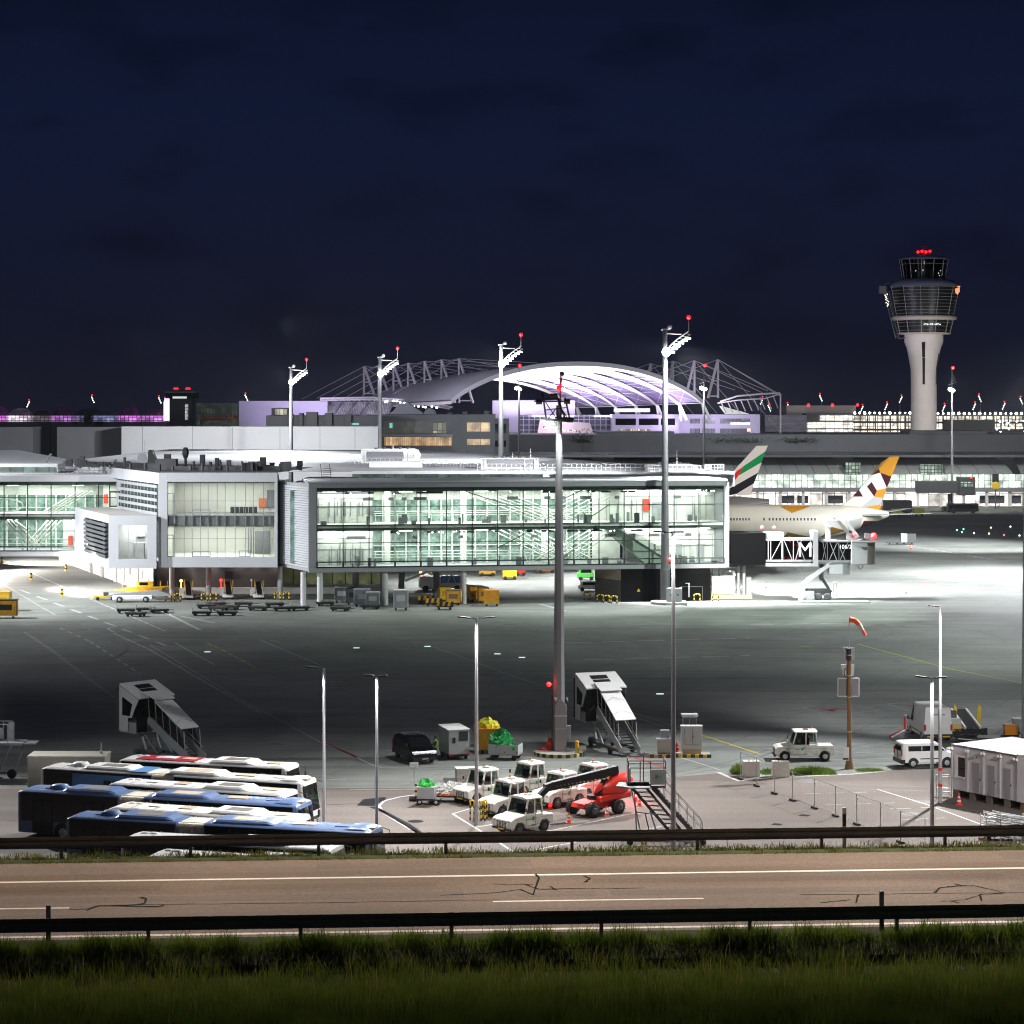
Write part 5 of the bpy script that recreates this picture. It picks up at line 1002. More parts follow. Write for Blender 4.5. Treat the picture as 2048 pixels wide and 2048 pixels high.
fin([([z2(915,730),z2(990,727),z2(930,880),z2(845,850),z2(835,820)],ACG),([z2(915,730),z2(835,820),z2(780,868),z2(850,775)],ACD),([z2(780,868),z2(835,820),z2(845,850)],ACM),([z2(845,850),z2(930,880),z2(895,965)],ACM),
     ([z2(700,960),z2(780,868),z2(845,850),z2(780,920),z2(745,955)],ACW),([z2(780,920),z2(845,850),z2(895,965),z2(820,985)],ACW),([z2(745,955),z2(780,920),z2(820,985),z2(800,1030)],ACM),([z2(800,1030),z2(820,985),z2(895,965),z2(870,1040)],ACG),
     ([z2(640,1030),z2(685,980),z2(715,1030)],ACM),([z2(685,980),z2(700,960),z2(745,955),z2(800,1030),z2(715,1030)],ACW),([z2(590,1075),z2(640,1030),z2(715,1030),z2(800,1030),z2(695,1115),z2(530,1110)],AC),([z2(695,1115),z2(800,1030),z2(870,1040),z2(850,1090)],ACS),([z2(695,1115),z2(850,1090),z2(845,1140),z2(760,1125)],ACG),([z2(450,1170),z2(530,1110),z2(695,1115),z2(690,1150)],ACS)], EY, .55, EA)
m = MB(); zz = 8.2; m.add([(59.8,EY-1.2,zz),(63.6,EY-1.2,zz+.1),(71.2,EY-9.4,zz+.55),(69.6,EY-9.4,zz+.5),(59.8,EY-1.2,zz-.35),(63.6,EY-1.2,zz-.15),(71.2,EY-9.4,zz+.5),(69.6,EY-9.4,zz+.45)],[(3,2,1,0),(4,5,6,7),(0,1,5,4),(1,2,6,5),(2,3,7,6),(3,0,4,7)]); m.build('tailplane', ACS, EA, True)
m = MB(); m.add([(59.8,EY+1.2,zz),(63.6,EY+1.2,zz+.1),(71.2,EY+9.4,zz+.55),(69.6,EY+9.4,zz+.5),(59.8,EY+1.2,zz-.35),(63.6,EY+1.2,zz-.15),(71.2,EY+9.4,zz+.5),(69.6,EY+9.4,zz+.45)],[(3,2,1,0),(4,5,6,7),(0,1,5,4),(1,2,6,5),(2,3,7,6),(3,0,4,7)]); m.build('tailplane', ACS, EA, True)
def bellypatch(poly, mt, nm):
    b = MB(); n = len(poly); vs = []
    for x,y in poly:
        X_ = xa(x,EY-2.6); r = float(np.interp(X_,[p[0] for p in prof_],[p[1] for p in prof_])); zc = float(np.interp(X_,[p[0] for p in prof_],[p[2] for p in prof_])); dz = max(-r*.985,min(r*.985,za(y,EY-2.6)-zc)); vs.append(Vector((X_,EY-math.sqrt(r*r-dz*dz)-.04,za(y,EY-2.6))))
    # subdivide as a fan with points pushed onto the hull
    c = sum(vs,Vector())/n; N = 6; pts = []
    def hull(p):
        r = float(np.interp(p.x,[q[0] for q in prof_],[q[1] for q in prof_])); zc = float(np.interp(p.x,[q[0] for q in prof_],[q[2] for q in prof_])); dz = max(-r*.985,min(r*.985,p.z-zc)); return Vector((p.x,EY-math.sqrt(r*r-dz*dz)-.05,zc+dz))
    for i in range(n):
        a, d = vs[i], vs[(i+1)%n]
        for u in range(N):
            for w_ in range(N-u):
                p0 = c+(a-c)*(u/N)+(d-c)*(w_/N); p1 = c+(a-c)*((u+1)/N)+(d-c)*(w_/N); p2 = c+(a-c)*(u/N)+(d-c)*((w_+1)/N); b.quad(hull(p0),hull(p1),hull(p2))
                if w_ < N-u-1: p3 = c+(a-c)*((u+1)/N)+(d-c)*((w_+1)/N); b.quad(hull(p1),hull(p3),hull(p2))
    b.build(nm, mt, EA, True)
bellypatch([z2(95,1105),z2(330,1105),z2(180,1155)], ACG, 'gold_marking'); bellypatch([z2(150,1300),z2(350,1345),z2(120,1345)], ACD, 'gold_marking'); bellypatch([z2(480,1260),z2(600,1290),z2(400,1345)], ACD, 'gold_marking'); bellypatch([z2(730,1215),z2(870,1225),z2(700,1290)], ACM, 'maroon_marking'); bellypatch([z2(600,1215),z2(720,1190),z2(690,1300)], ACS, 'silver_marking')
m = MB(); m.add([(8,EY-3,5.6),(0,EY-3,5.6),(14,EY-26,8.6),(17,EY-26,8.6),(22,EY-3,6.2),(8,EY-3,5.1),(0,EY-3,5.1),(14,EY-26,8.5),(17,EY-26,8.5),(22,EY-3,5.9)],[(0,1,2,3,4),(9,8,7,6,5),(0,5,6,1),(1,6,7,2),(2,7,8,3),(3,8,9,4)]); m.build('wing', ACS, EA, True)
for x,y in ((4,0),(33,-5),(33,5)): m = MB(); m.tube((x,EY+y,0.6),(x,EY+y,4.4),.2); m.wheel((x,EY+y-.3,.6),.6,.4); m.wheel((x,EY+y+.3,.6),.6,.4); m.build('landing_gear', RUBBER, EA, True)
m = MB(); m.sph((xa(1658,EY-3),EY-1.5,za(1033,EY)+.5),.25,8,6); m.build('beacon', LAMPREDS, EA, True)
AY = 425; AA = thing('striped_tail_aircraft', 'airliner with red, green, white and black swept stripes on its tail behind the pier end', 'aircraft', (30,AY,0))
def z3(zx,zy): return (1024+zx/3.7734, 720+zy/3.7734)
LIV = mat('livery_white', (.70,.64,.59), .8, spec=.1); LIR = mat('livery_red', (.72,.015,.01), .8, spec=.1); LIG = mat('livery_green', (.004,.26,.07), .8, spec=.1); LIB = mat('livery_black', (.012,.010,.016), .8, spec=.1)
fin([([z3(1845,648),z3(1930,646),z3(1910,690),z3(1770,785),z3(1620,895)],LIV),([z3(1910,690),z3(1885,770),z3(1705,875),z3(1750,797)],LIG),([z3(1620,895),z3(1750,797),z3(1700,885),z3(1640,960),z3(1560,965)],LIR),([z3(1885,770),z3(1855,850),z3(1660,960),z3(1640,960),z3(1705,875)],LIV),([z3(1855,850),z3(1825,930),z3(1700,1005),z3(1600,1035),z3(1560,1020),z3(1660,960)],LIB),([z3(1825,930),z3(1800,1018),z3(1700,1020),z3(1700,1005)],LIV)], AY, .6, AA)
pa = [(-28,.4,8.0),(-25,1.8,7.6),(-20,2.8,7.2),(-12,3.1,7.0),(30,3.1,7.0),(36,2.7,7.5),(42,1.9,8.3),(47.5,.6,9.1)]
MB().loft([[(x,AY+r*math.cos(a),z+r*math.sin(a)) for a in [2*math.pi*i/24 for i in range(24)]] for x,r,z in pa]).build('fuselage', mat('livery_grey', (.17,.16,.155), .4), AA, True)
m = MB(); m.add([(38,AY-1.5,8.6),(43,AY-1.5,8.7),(49,AY-10,9.2),(47,AY-10,9.2),(38,AY-1.5,8.3),(43,AY-1.5,8.4),(49,AY-10,9.1),(47,AY-10,9.1)],[(3,2,1,0),(4,5,6,7),(0,1,5,4),(1,2,6,5),(2,3,7,6),(3,0,4,7)]); m.build('tailplane', LIV, AA, True)
for x,y in ((-16,0),(16,-5),(16,5)): m = MB(); m.tube((x,AY+y,.6),(x,AY+y,4.2),.2); m.wheel((x,AY+y,.6),.6,.6); m.build('landing_gear', RUBBER, AA, True)

# ================================================================== passenger bridge with the big letter
JBW = mat('bridge_white', (.42,.42,.44), .5)
JY = 322; JB = thing('passenger_bridge', 'near white lattice passenger bridge with glass sides and a big white letter M', 'jet bridge', (xa(1600,JY),JY,0))
def J(px,py): return xa(px,JY), za(py,JY)
def jbox(m_,a,b_,y0,y1,top,bot): m_.box(xa(a,JY),xa(b_,JY),y0,y1,za(bot,JY),za(top,JY))
m = MB(); jbox(m,1460,1529,JY-1.6,JY+4,1065,1128); m.build('rotunda_box', mat('black_corrugated', (.003,.003,.0035), .8, spec=.05), JB, True)
m = MB(); jbox(m,1528,1628,JY-1.5,JY+1.5,1076,1080); jbox(m,1528,1632,JY-1.5,JY+1.5,1118,1122); jbox(m,1529,1630,JY-1.7,JY-1.3,1125,1131); jbox(m,1623,1633,JY-1.75,JY+1.7,1061,1131); jbox(m,1640,1752,JY-1.5,JY+1.5,1080,1083); jbox(m,1633,1700,JY-1.4,JY+1.4,1119,1123)
z_lo, z_hi = za(1119,JY), za(1080,JY)
for a,b_ in ((1539,1560),(1582,1566),(1588,1600),(1607,1592),(1630,1618)): m.beam((xa(a,JY),JY-1.5,z_lo),(xa(b_,JY),JY-1.5,z_hi),.1)
for px in (1534,1539,1561,1563,1584): m.beam((xa(px,JY),JY-1.52,z_lo),(xa(px,JY),JY-1.52,z_hi),.1)
z_lo2, z_hi2 = za(1120,JY), za(1083,JY)
for a,b_ in ((1642,1650),(1650,1643),(1671,1657),(1655,1672),(1677,1693),(1688,1672)): m.beam((xa(a,JY),JY-1.42,z_lo2),(xa(b_,JY),JY-1.42,z_hi2),.08)
for px in (1652,1675): m.beam((xa(px,JY),JY-1.42,z_lo2),(xa(px,JY),JY-1.42,z_hi2),.06)
m.build('truss', mat('bridge_truss', (.30,.30,.32), .45), JB, True)
JG = gmat('bridge_glass', (.30,.36,.36), .07)
m = MB(); jbox(m,1529,1624,JY-1.4,JY-1.36,1080,1118); m.build('glass_side', JG, JB, True); m = MB(); jbox(m,1633,1699,JY-1.32,JY-1.28,1083,1119); g2 = m.build('glass_side', JG, JB, True)
m = MB(); jbox(m,1529,1699,JY+1.2,JY+1.3,1080,1119); jbox(m,1529,1699,JY-1.2,JY+1.2,1117,1119); m.build('rear_side', mat('bridge_rear', (.018,.022,.022), .4), JB, True)
m = MB()
for px,py in ((1578,1083),(1587,1089),(1593,1090),(1566,1114),(1575,1116),(1592,1115),(1558,1089)): m.sph((xa(px,JY),JY-1.1,za(py,JY)),.14,6,4)
m.build('inner_lamp', LAMPREDS, JB, True)
txt('M', 2.85, emat('lit_letter', (.95,.95,1), 1.1), JB, (xa(1610.5,JY-1.8),JY-1.66,za(1101,JY-1.8)), (R(90),0,0), ext=.05, width=.95); txt('106/2', .78, bpy.data.materials['lit_letter'], JB, (xa(1687.5,JY),JY-1.5,za(1092.5,JY)), (R(90),0,0), ext=.02)
m = MB(); jbox(m,1699,1731,JY-1.9,JY+1.9,1083,1127); m.build('cab', JBW, JB, True, bev=.06); m = MB(); m.loft([[(xa(1731,JY)+1.35*math.sin(a*math.pi/10),JY-1.4*math.cos(a*math.pi/10),z) for a in range(11)] for z in (za(1128,JY),za(1082,JY))], closed=False, caps=False); m.build('cab_hood', mat('brushed_steel', (.42,.38,.34), .35, .7), JB, True)
m = MB(); m.prism([(xa(1717,JY),za(1092,JY)),(xa(1731,JY),za(1092,JY)),(xa(1731,JY),za(1098,JY)),(xa(1724,JY),za(1098,JY))],'y',JY-1.96,JY-1.9); m.build('cab_window', DGREY, JB, True); m = MB(); jbox(m,1699,1752,JY-2.0,JY+2,1080,1083); m.build('cab_roof', JBW, JB, True)
m = MB(); jbox(m,1728,1737,JY-1,JY-.4,1066,1078); m.build('roof_frame', GREYP, JB, True); m = MB(); m.sph((xa(1745,JY),JY-1,za(1071,JY)),.42,8,6); m.build('beacon', LAMPRED, JB, True)
m = MB()                                                     # upper folded access ramp
m.beam((xa(1678,JY),JY-.3,za(1044,JY)),(xa(1703,JY),JY-.3,za(1076,JY)),.3,.45); m.beam((xa(1692,JY),JY+.9,za(1040,JY)),(xa(1718,JY),JY+.9,za(1075,JY)),.3,.45); jbox(m,1652,1678,JY-.7,JY+.9,1040,1053); jbox(m,1651,1660,JY-.5,JY-.1,1056,1079); jbox(m,1692,1712,JY-.6,JY+.6,1066,1080); m.build('upper_ramp', JBW, JB, True)
m = MB(); [m.sph((xa(px,JY),JY-.9,za(py,JY)),.22,8,6) for px,py in ((1523,1054),(1547,1054),(1708,1068),(1667,1034))]; m.build('warning_lamp', LAMPREDS, JB, True); m = MB(); jbox(m,1528,1566,JY-.8,JY+.8,1064,1075); m.build('roof_unit', JBW, JB, True)
m = MB(); m.beam((xa(1574,JY),JY-1.6,za(1188,JY)),(xa(1655,JY),JY-1.6,za(1128,JY)),.25,.5); m.beam((xa(1574,JY),JY-.4,za(1188,JY)),(xa(1655,JY),JY-.4,za(1128,JY)),.25,.5)
for k in range(12): f = k/12; m.beam((xa(1574+81*f,JY),JY-1.5,za(1187-60*f,JY)),(xa(1574+81*f,JY),JY-.5,za(1187-60*f,JY)),.3,.06)
m.beam((xa(1608,JY),JY-1.6,za(1155,JY)),(xa(1660,JY),JY-1.6,za(1122,JY)),.08); jbox(m,1655,1682,JY-1.7,JY-.2,1128,1146); m.build('service_stair', JBW, JB, True)
m = MB(); jbox(m,1683,1697,JY-1.2,JY,1127,1148); m.build('drive_box', GREYP, JB, True); m = MB(); m.path([(xa(1598+6*math.cos(a),JY),JY-.5,za(1134+6*math.sin(a)*1.5,JY)) for a in [i*math.pi/8 for i in range(9)]],.06,5); m.path([(xa(1720+5*math.cos(a),JY),JY-.5,za(1130+5*math.sin(a)*1.5,JY)) for a in [i*math.pi/8 for i in range(9)]],.06,5); m.build('cable_loop', GREYP, JB, True)
m = MB(); jbox(m,1640,1646,JY-.6,JY+.6,1128,1160); m.beam((xa(1640,JY),JY,za(1150,JY)),(xa(1662,JY),JY,za(1185,JY)),.4); jbox(m,1612,1660,JY-1.2,JY+1.2,1178,1190); m.wheel((xa(1634,JY),JY-1.4,.55),.55,.4); m.wheel((xa(1652,JY),JY-1.4,.55),.55,.4); m.build('bogie', DGREY, JB, True)
m = MB(); jbox(m,1607,1624,JY-2.4,JY-1.4,1180,1197); m.build('drive_cabinet', JBW, JB, True); m = MB(); jbox(m,1594,1603,JY-2.5,JY-1.6,1183,1199); m.build('warning_post', JBW, JB, True); m = MB(); m.path([(xa(px,JY),JY-1.6,za(py,JY)) for px,py in ((1664,1196),(1664,1164),(1667,1161),(1670,1164),(1670,1196))],.08,6); m.build('guard_loop', STEEL, JB, True)
SL = thing('steel_plate', 'thin flat steel plate lying under the near passenger bridge', 'plate', (xa(1665,318),318,0)); MB().box(-4.5,5,-1,1,.02,.22).build('plate', LGREY, SL, bev=.03)
# black plant room and white pump unit below the pier end
KB = thing('black_plant_room', 'black windowless plant room with brown louvred side under the pier end', 'plant room', (15.1,318.8,0)); p0 = Vector((15.1,318.8,0)); p1 = Vector((27.7,320.9,0)); p2 = Vector((11.7,324,0)); p3 = p1+(p2-p0)
def wall(m_,a,b_,z0,z1): m_.quad(a+Vector((0,0,z0)),b_+Vector((0,0,z0)),b_+Vector((0,0,z1)),a+Vector((0,0,z1)))
m = MB(); wall(m,p0,p1,0,4.5); wall(m,p1,p3,0,4.5); wall(m,p3,p2,0,4.5); m.quad(*[q+Vector((0,0,4.5)) for q in (p0,p1,p3,p2)]); m.build('wall', mat('black_cladding', (.004,.004,.0045), .7, spec=.06), KB, True)
m = MB(); wall(m,p2,p0,0,3.0); m.build('louvre_wall', mat('brown_grey_louvre', (.12,.115,.105), .6, var=.2, sc=4, stretch=(.1,.1,8)), KB, True); m = MB(); wall(m,p2,p0,3.0,4.5); m.build('upper_louvre', mat('tan_louvre', (.42,.33,.26), .6, var=.3, sc=3, stretch=(.3,.3,6)), KB, True)
d = (p1-p0).normalized(); nn = Vector((d.y,-d.x,0)); f = p0+d*2.5+nn*.05; MB().quad(f+Vector((-.25,0,1.4)),f+d*.25*2+Vector((-.25,0,1.4)),f+Vector((0,0,1.85))).build('warning_sign', YELLOW, KB, True)
m = MB(); f = p0+d*8.6+nn*.05
for u in (0,3.0): m.beam(f+d*u,f+d*u+Vector((0,0,2.0)),.06)
m.beam(f+Vector((0,0,2.0)),f+d*3+Vector((0,0,2.0)),.06); m.build('door_frame', DGREY, KB, True); m = MB(); m.beam(f+d*1.0+nn*.3+Vector((0,0,.6)),f+d*1.0+nn*.3+Vector((0,0,2.5)),.14); m.beam(f+d*.5+nn*.3+Vector((0,0,2.5)),f+d*1.05+nn*.3+Vector((0,0,2.5)),.08); m.build('pipe', ALU, KB, True)
PU = thing('pump_unit', 'white pump and pipe unit on a low base right of the black plant room', 'plant unit', (xa(1456,324),324,0)); xx = PU.location.x
MB().box(-2.3,1.0,0,1.8,.6,3.2).build('cabinet', W_CREAM, PU, bev=.05); m = MB(); [m.sph((-2+.45*i,-.02,.9+.4*j),.06,5,4) for i in range(7) for j in range(6)]; m.build('rivet', DGREY, PU); m = MB(); m.box(-2.4,3.4,-.3,2.5,0,.55); m.build('base', mat('sand_base', (.55,.48,.38), .8), PU)
m = MB(); m.tube((1.5,.2,.5),(1.5,.2,4.6),.16); m.tube((2.3,.4,.5),(2.3,.4,4.6),.22); m.path([(-1.9,.5,4.4),(1.4,.5,4.4),(1.4,.2,3.4)],.14,7); m.path([(-.4,.3,3.2),(-.4,.3,3.8),(.6,.3,3.9),(1.0,.2,3.2)],.18,7); m.tube((-2.1,.6,3.2),(-2.1,.6,4.5),.1); m.tube((-1.2,.6,3.2),(-1.2,.6,4.5),.1); m.build('pipe', W_PAINT, PU); MB().box(2.6,3.3,0,1.5,.55,3.0).build('side_cabinet', LGREY, PU)
# ================================================================== guard rails and marker posts
def guardrail(t, s0, s1, first, label, pitch=4.0, zb=ZR-.1, h=.74):
    o = rd(first, t, 0); G = thing('guardrail', label, 'guardrail', (o.x,o.y,zb), RA)
    pr = [(0,.43),(.04,.45),(.085,.52),(.085,.56),(.02,.60),(.02,.64),(.085,.68),(.085,.72),(.04,.77),(0,.79)]
    pr2 = [(y-.006,z) for y,z in reversed(pr)]
    MB().prism([(y-.08,z+h-.79) for y,z in pr+pr2],'x',s0-first,s1-first).build('rail_beam', mat('rail_zinc', (.22,.22,.215), .5, .3, var=.2, sc=1.2) if 'rail_zinc' not in bpy.data.materials else bpy.data.materials['rail_zinc'], G)
    k = math.ceil((s0-first)/pitch)
    while first+k*pitch < s1:
        x = k*pitch; m = MB(); m.box(x-.05,x+.05,.0,.012,-.6,h-.03); m.box(x-.05,x-.04,0,.1,-.6,h-.03); m.box(x-.05,x+.05,.09,.1,-.6,h-.03); m.build('post', bpy.data.materials['rail_zinc'], G); k += 1
    m = MB(); k = math.ceil((s0-first)/2.0)
    while first+k*2.0 < s1: m.sph((k*2.0+.25,-.10,h-.19),.022,6,4); m.sph((k*2.0-.25,-.10,h-.19),.022,6,4); k += 1
    m.build('bolt_row', STEEL, G)
guardrail(3.5, -32, 32, xa(1160,72.6), 'far guardrail standing in the grass strip beyond the road', h=.78)
guardrail(-7.95, -26, 26, xa(1163,61.3), 'near guardrail at the top of the dark meadow bank', h=.80)
def delineator(px, t, label, dark=True, h=.95):
    p0 = rd(0,t,0); Y = p0.y+xa(px,p0.y)*math.tan(RA); D = thing('marker_post', label, 'marker post', (xa(px,Y),Y,ZR-.1)); pr = [(-.06,-.04),(.06,-.04),(.06,.02),(0,.06),(-.06,.02)]
    multi('post', [(MB().prism(pr,'z',0,h*.55), BLACK if dark else W_PAINT),(MB().prism(pr,'z',h*.55,h*.85), mat('marker_grey', (.10,.115,.13), .5) if dark else BLACK),(MB().prism(pr,'z',h*.85,h), bpy.data.materials['marker_grey'] if dark else W_PAINT)], D)
delineator(97, -7.6, 'dark marker post behind the near guardrail at the left', h=1.05); delineator(1763, -7.6, 'dark marker post behind the near guardrail at the right', h=1.1); delineator(1688.5, 3.9, 'white marker post with black band behind the far guardrail', dark=False, h=1.32)

# ================================================================== buses
def bus(rear, front, col, artic, label, name='city_bus', seed=0, stripe=None, number=None, rearcol=None, split=(.365,.455), lower=None):
    zt = 2.9
    a = gp(*rear, z=zt); b = gp(*front, z=zt); d = b-a; L = d.length; yaw = math.atan2(d.y,d.x); n = Vector((-d.y,d.x,0)).normalized()
    c = (a+b)/2+n*1.275; Bq = thing(name, label, 'bus', (c.x,c.y,0), yaw, 'parked airport buses'); h = L/2; rc = rearcol or col
    def shell(x0, x1, mt, nose=False, tail=False):
        pr = [(-1.26,.34),(-1.275,.9),(-1.275,2.8),(-1.255,2.93),(-1.12,3.01),(-.6,3.05),(0,3.07),(.6,3.05),(1.12,3.01),(1.255,2.93),(1.275,2.8),(1.275,.9),(1.26,.34)]
        rg = []
        def ring(x, q, top, dx=0): return [(x-dx*max(0,(z-1.0)/2.05),y*q,min(z,top)) for y,z in pr]
        if tail: rg += [ring(x0,.93,2.86),ring(x0+.05,.98,2.95),ring(x0+.28,1,3.1)]
        else: rg += [ring(x0,1,3.1)]
        if nose: rg += [ring(x1-.45,1,3.1,.1),ring(x1-.12,.975,2.98,.22),ring(x1,.90,2.80,.30)]
        else: rg += [ring(x1,1,3.1)]
        return MB().loft(rg, smooth=False).build('body', mt, Bq, bev=.05)
    s0, s1 = -h+L*split[0], -h+L*split[1]
    if artic:
        shell(-h,s0,rc,tail=True); shell(s1,h,col,nose=True); m = MB(); N = 24
        m.loft([[(s0+(s1-s0)*k/N,y*(1.0 if k%2 else .95),.5+(z-.5)*(1.0 if k%2 else .965)) for y,z in ((-1.22,.5),(-1.22,2.8),(-1.05,2.98),(1.05,2.98),(1.22,2.8),(1.22,.5))] for k in range(N+1)], smooth=False); m.build('bellows', BELLOW, Bq)
        spans = [(-h+.22,s0-.06,rc),(s1+.06,h-.55,col)]
    else: shell(-h,h,col,nose=True,tail=True); spans = [(-h+.22,h-.55,col)]
    for x0, x1, _ in spans:
        for sg in (-1,1):
            w_ = MB(); w_.box(x0,x1,*sorted((sg*1.272,sg*1.287)),1.12 if lower is None else lower,2.90); wo = w_.build('window_band', D_GLASS, Bq)
            m = MB(); k = x0+1.6
            while k < x1-.5: m.box(k-.02,k+.02,*sorted((sg*1.287,sg*1.290)),1.15,2.86); k += 1.62
            m.build('pillar', BLACK, wo)
    doors = [-h+L*.055, -h+L*.24, -h+L*.56, -h+L*.88] if artic else [-h+L*.1,-h+L*.5,-h+L*.88]
    for x in doors:
        if artic and s0-1.3 < x < s1: continue
        m = MB(); m.box(x,x+1.45,-1.296,-1.27,.36,2.55); dd = m.build('door', BLACK, Bq); m = MB(); m.box(x+.1,x+.66,-1.302,-1.296,.55,2.4); m.box(x+.78,x+1.35,-1.302,-1.296,.55,2.4); m.build('door_glass', D_GLASS, dd)
    wx = [-h+L*.165, s1+L*.10, h-2.75] if artic else [-h+3.2, h-2.75]
    for x in wx:
        for sg in (-1,1):
            m = MB(); m.wheel((x,sg*1.16,.48),.48,.28); wo = m.build('wheel', RUBBER, Bq); m = MB(); m.wheel((x,sg*1.20,.48),.29,.24,n=14); m.build('rim', STEEL, wo)
            if sg < 0: m = MB(); m.prism([(x+.62*math.cos(t),.48+.62*math.sin(t)) for t in [math.pi*i/12 for i in range(13)]]+[(x-.62,.34),(x+.62,.34)],'y',-1.283,-1.27); m.build('wheel_arch', BLACK, Bq)
    # windscreen follows the raked nose
    m = MB(); xs = lambda z: h-.30*max(0,(z-1.0)/2.05)+.012
    m.quad((xs(1.0),-1.08,1.0),(xs(1.0),1.08,1.0),(xs(2.72),1.08,2.72),(xs(2.72),-1.08,2.72)); m.quad((h-.15,-1.268,1.05),(xs(1.0),-1.08,1.0),(xs(2.72),-1.08,2.72),(h-.46,-1.268,2.72)); m.quad((h-.15,1.268,1.05),(xs(1.0),1.08,1.0),(xs(2.72),1.08,2.72),(h-.46,1.268,2.72)); m.build('windscreen', D_GLASS, Bq)
    m = MB(); m.box(h-.02,h+.03,-1.0,1.0,.42,.62); m.build('bumper', BLACK, Bq)
    for sg in (-1,1): m = MB(); m.sph((h-.05,sg*.95,.78),.12,8,6,(.5,1,1)); m.build('headlight', LGREY, Bq)
    m = MB(); m.path([(h-.25,-1.2,2.85),(h+.12,-1.32,2.7),(h+.12,-1.36,2.35)],.025,5); m.cbox((h+.12,-1.37,2.15),.08,.22,.42); m.path([(h-.25,1.2,2.85),(h+.12,1.32,2.7),(h+.12,1.36,2.35)],.025,5); m.cbox((h+.12,1.37,2.15),.08,.22,.42); m.build('mirror', BLACK, Bq)
    m = MB(); m.beam((h-.02,-.5,1.15),(h-.2,.15,1.9),.025); m.beam((h-.02,.4,1.15),(h-.2,.95,1.9),.025); m.build('wiper', BLACK, Bq)
    # roof equipment
    g = random.Random(seed)
    def pod(f0, f1, w_, hh, mt, top):
        x0, x1 = -h+L*f0, -h+L*f1; rg = [[(x0+i,y*q,3.0+z*hh) for y,z in ((-w_,0),(-w_,.55),(-w_*.85,.95),(w_*.85,.95),(w_,.55),(w_,0))] for i,q in ((0,.9),(.16,1),(x1-x0-.3,1),(x1-x0,.9))]
        rg[0] = [(x0-.12,y*.9,3.02+.05*z) for y,z in ((-w_,0),(-w_,.5),(-w_*.85,1),(w_*.85,1),(w_,.5),(w_,0))]; rg[3] = [(x1+.12,y*.85,3.02+.05*z) for y,z in ((-w_,0),(-w_,.5),(-w_*.85,1),(w_*.85,1),(w_,.5),(w_,0))]
        p_ = MB().loft(rg, smooth=False).build('roof_unit', mt, Bq, bev=.05)
        m = MB(); m.box(x0+(x1-x0)*.28,x0+(x1-x0)*.78,-w_*.55,w_*.5,3.0+hh*.93,3.0+hh*.99); m.build('grille', top, p_)
    def hatch(f, w_=.85, ln_=.9, mt=TAN, y=.1): x = -h+L*f; MB().box(x,x+ln_,y-w_/2,y+w_/2,3.05,3.11).build('roof_hatch', mt, Bq, bev=.015)
    DK = mat('pod_grille', (.10,.085,.07), .8, var=.4, sc=6) if 'pod_grille' not in bpy.data.materials else bpy.data.materials['pod_grille']
    if artic:
        pod(.16,.34,1.0,.25,rc,DK); pod(.48,.67,1.0,.25,col,TAN); hatch(.075,.9,.8,rc); hatch(.13,.9,.7); hatch(.72,.8,1.4); hatch(.86,.9,1.0,rc if rc == col else col); hatch(.945,1.0,.8)
        m = MB(); m.loft([[(x,y*q,3.02+z*hh) for y,z in ((-.55,0),(-.5,.8),(0,1),(.5,.8),(.55,0))] for x,q,hh in ((-h+1.7,.7,.05),(-h+2.0,1,.32),(-h+2.6,1,.32),(-h+2.95,.7,.05))], smooth=True); m.build('roof_dome', rc, Bq)
        m = MB(); m.loft([[(x,y*q,3.0+z*hh) for y,z in ((-1.1,0),(-1.0,.7),(0,1),(1.0,.7),(1.1,0))] for x,q,hh in ((h-2.0,.9,.06),(h-1.5,1,.17),(h-.75,1,.17),(h-.45,.9,.02))]); m.build('roof_cap', col, Bq)
    else:
        pod(.53,.77,1.0,.25,col,DK); hatch(.18,.8,.8,col); hatch(.34,.8,.9,TAN); hatch(.84,.8,1.0,TAN)
        for f in (.06,.10): m = MB(); m.sph((-h+L*f,.4,3.03),.3,8,6,(1.3,1,.4)); m.build('roof_dome', col, Bq)
    m = MB()
    for k in range(1,int(L/1.5)): x = -h+k*1.5; m.box(x-.012,x+.012,-1.0,1.0,3.055,3.071)
    for y in (-1.02,1.02): m.box(-h+.4,h-.6,y-.012,y+.012,3.0,3.032)
    m.build('roof_seam', GREYP, Bq)
    if stripe: MB().box(-h+L*.09,-h+L*.44,-.95,.95,3.072,3.082).build('roof_stripe', stripe, Bq); MB().box(-h+L*.22,-h+L*.30,-.3,.6,3.086,3.12).build('roof_hatch', W_PAINT, Bq)
    if number: txt(number,.42,WHITE_T,Bq,(h-1.9,-1.31,2.42),(R(90),0,0),world=False,ext=.004)
    return Bq
bus((237,1522),(578,1539.5),W_BUS,False,'white bus with a dark red roof stripe and number 02, farthest of the parked buses',seed=1,stripe=R_BUS,number='02')
bus((82,1538),(610,1570),W_BUS,True,'white and light blue articulated bus parked in front of the one with red roof stripe',seed=2,split=(.43,.51))
bus((216,1570),(569,1594),W_BUS,False,'white single bus parked between the light blue and the upper blue articulated bus',seed=3)
bus((35,1584),(602,1616),B_BUS,True,'upper blue articulated bus reaching farthest to the left with whole rear door in view',seed=4)
bus((215,1619),(594,1646),W_CREAM,False,'cream white single bus parked between the two blue articulated buses',seed=5)
bus((132.5,1638),(748,1669),B_BUS,True,'lower blue articulated bus reaching behind the guardrail to the right lamp post',seed=6)
bus((241,1681),(668,1705),W_BUS,False,'white single bus cut by the far guardrail, in front of the lower blue bus',seed=7)
bus((288,1717),(690,1742),W_BUS,False,'white bus nearest to the road, only its roof in view below the guardrail',seed=8)
m = MB()
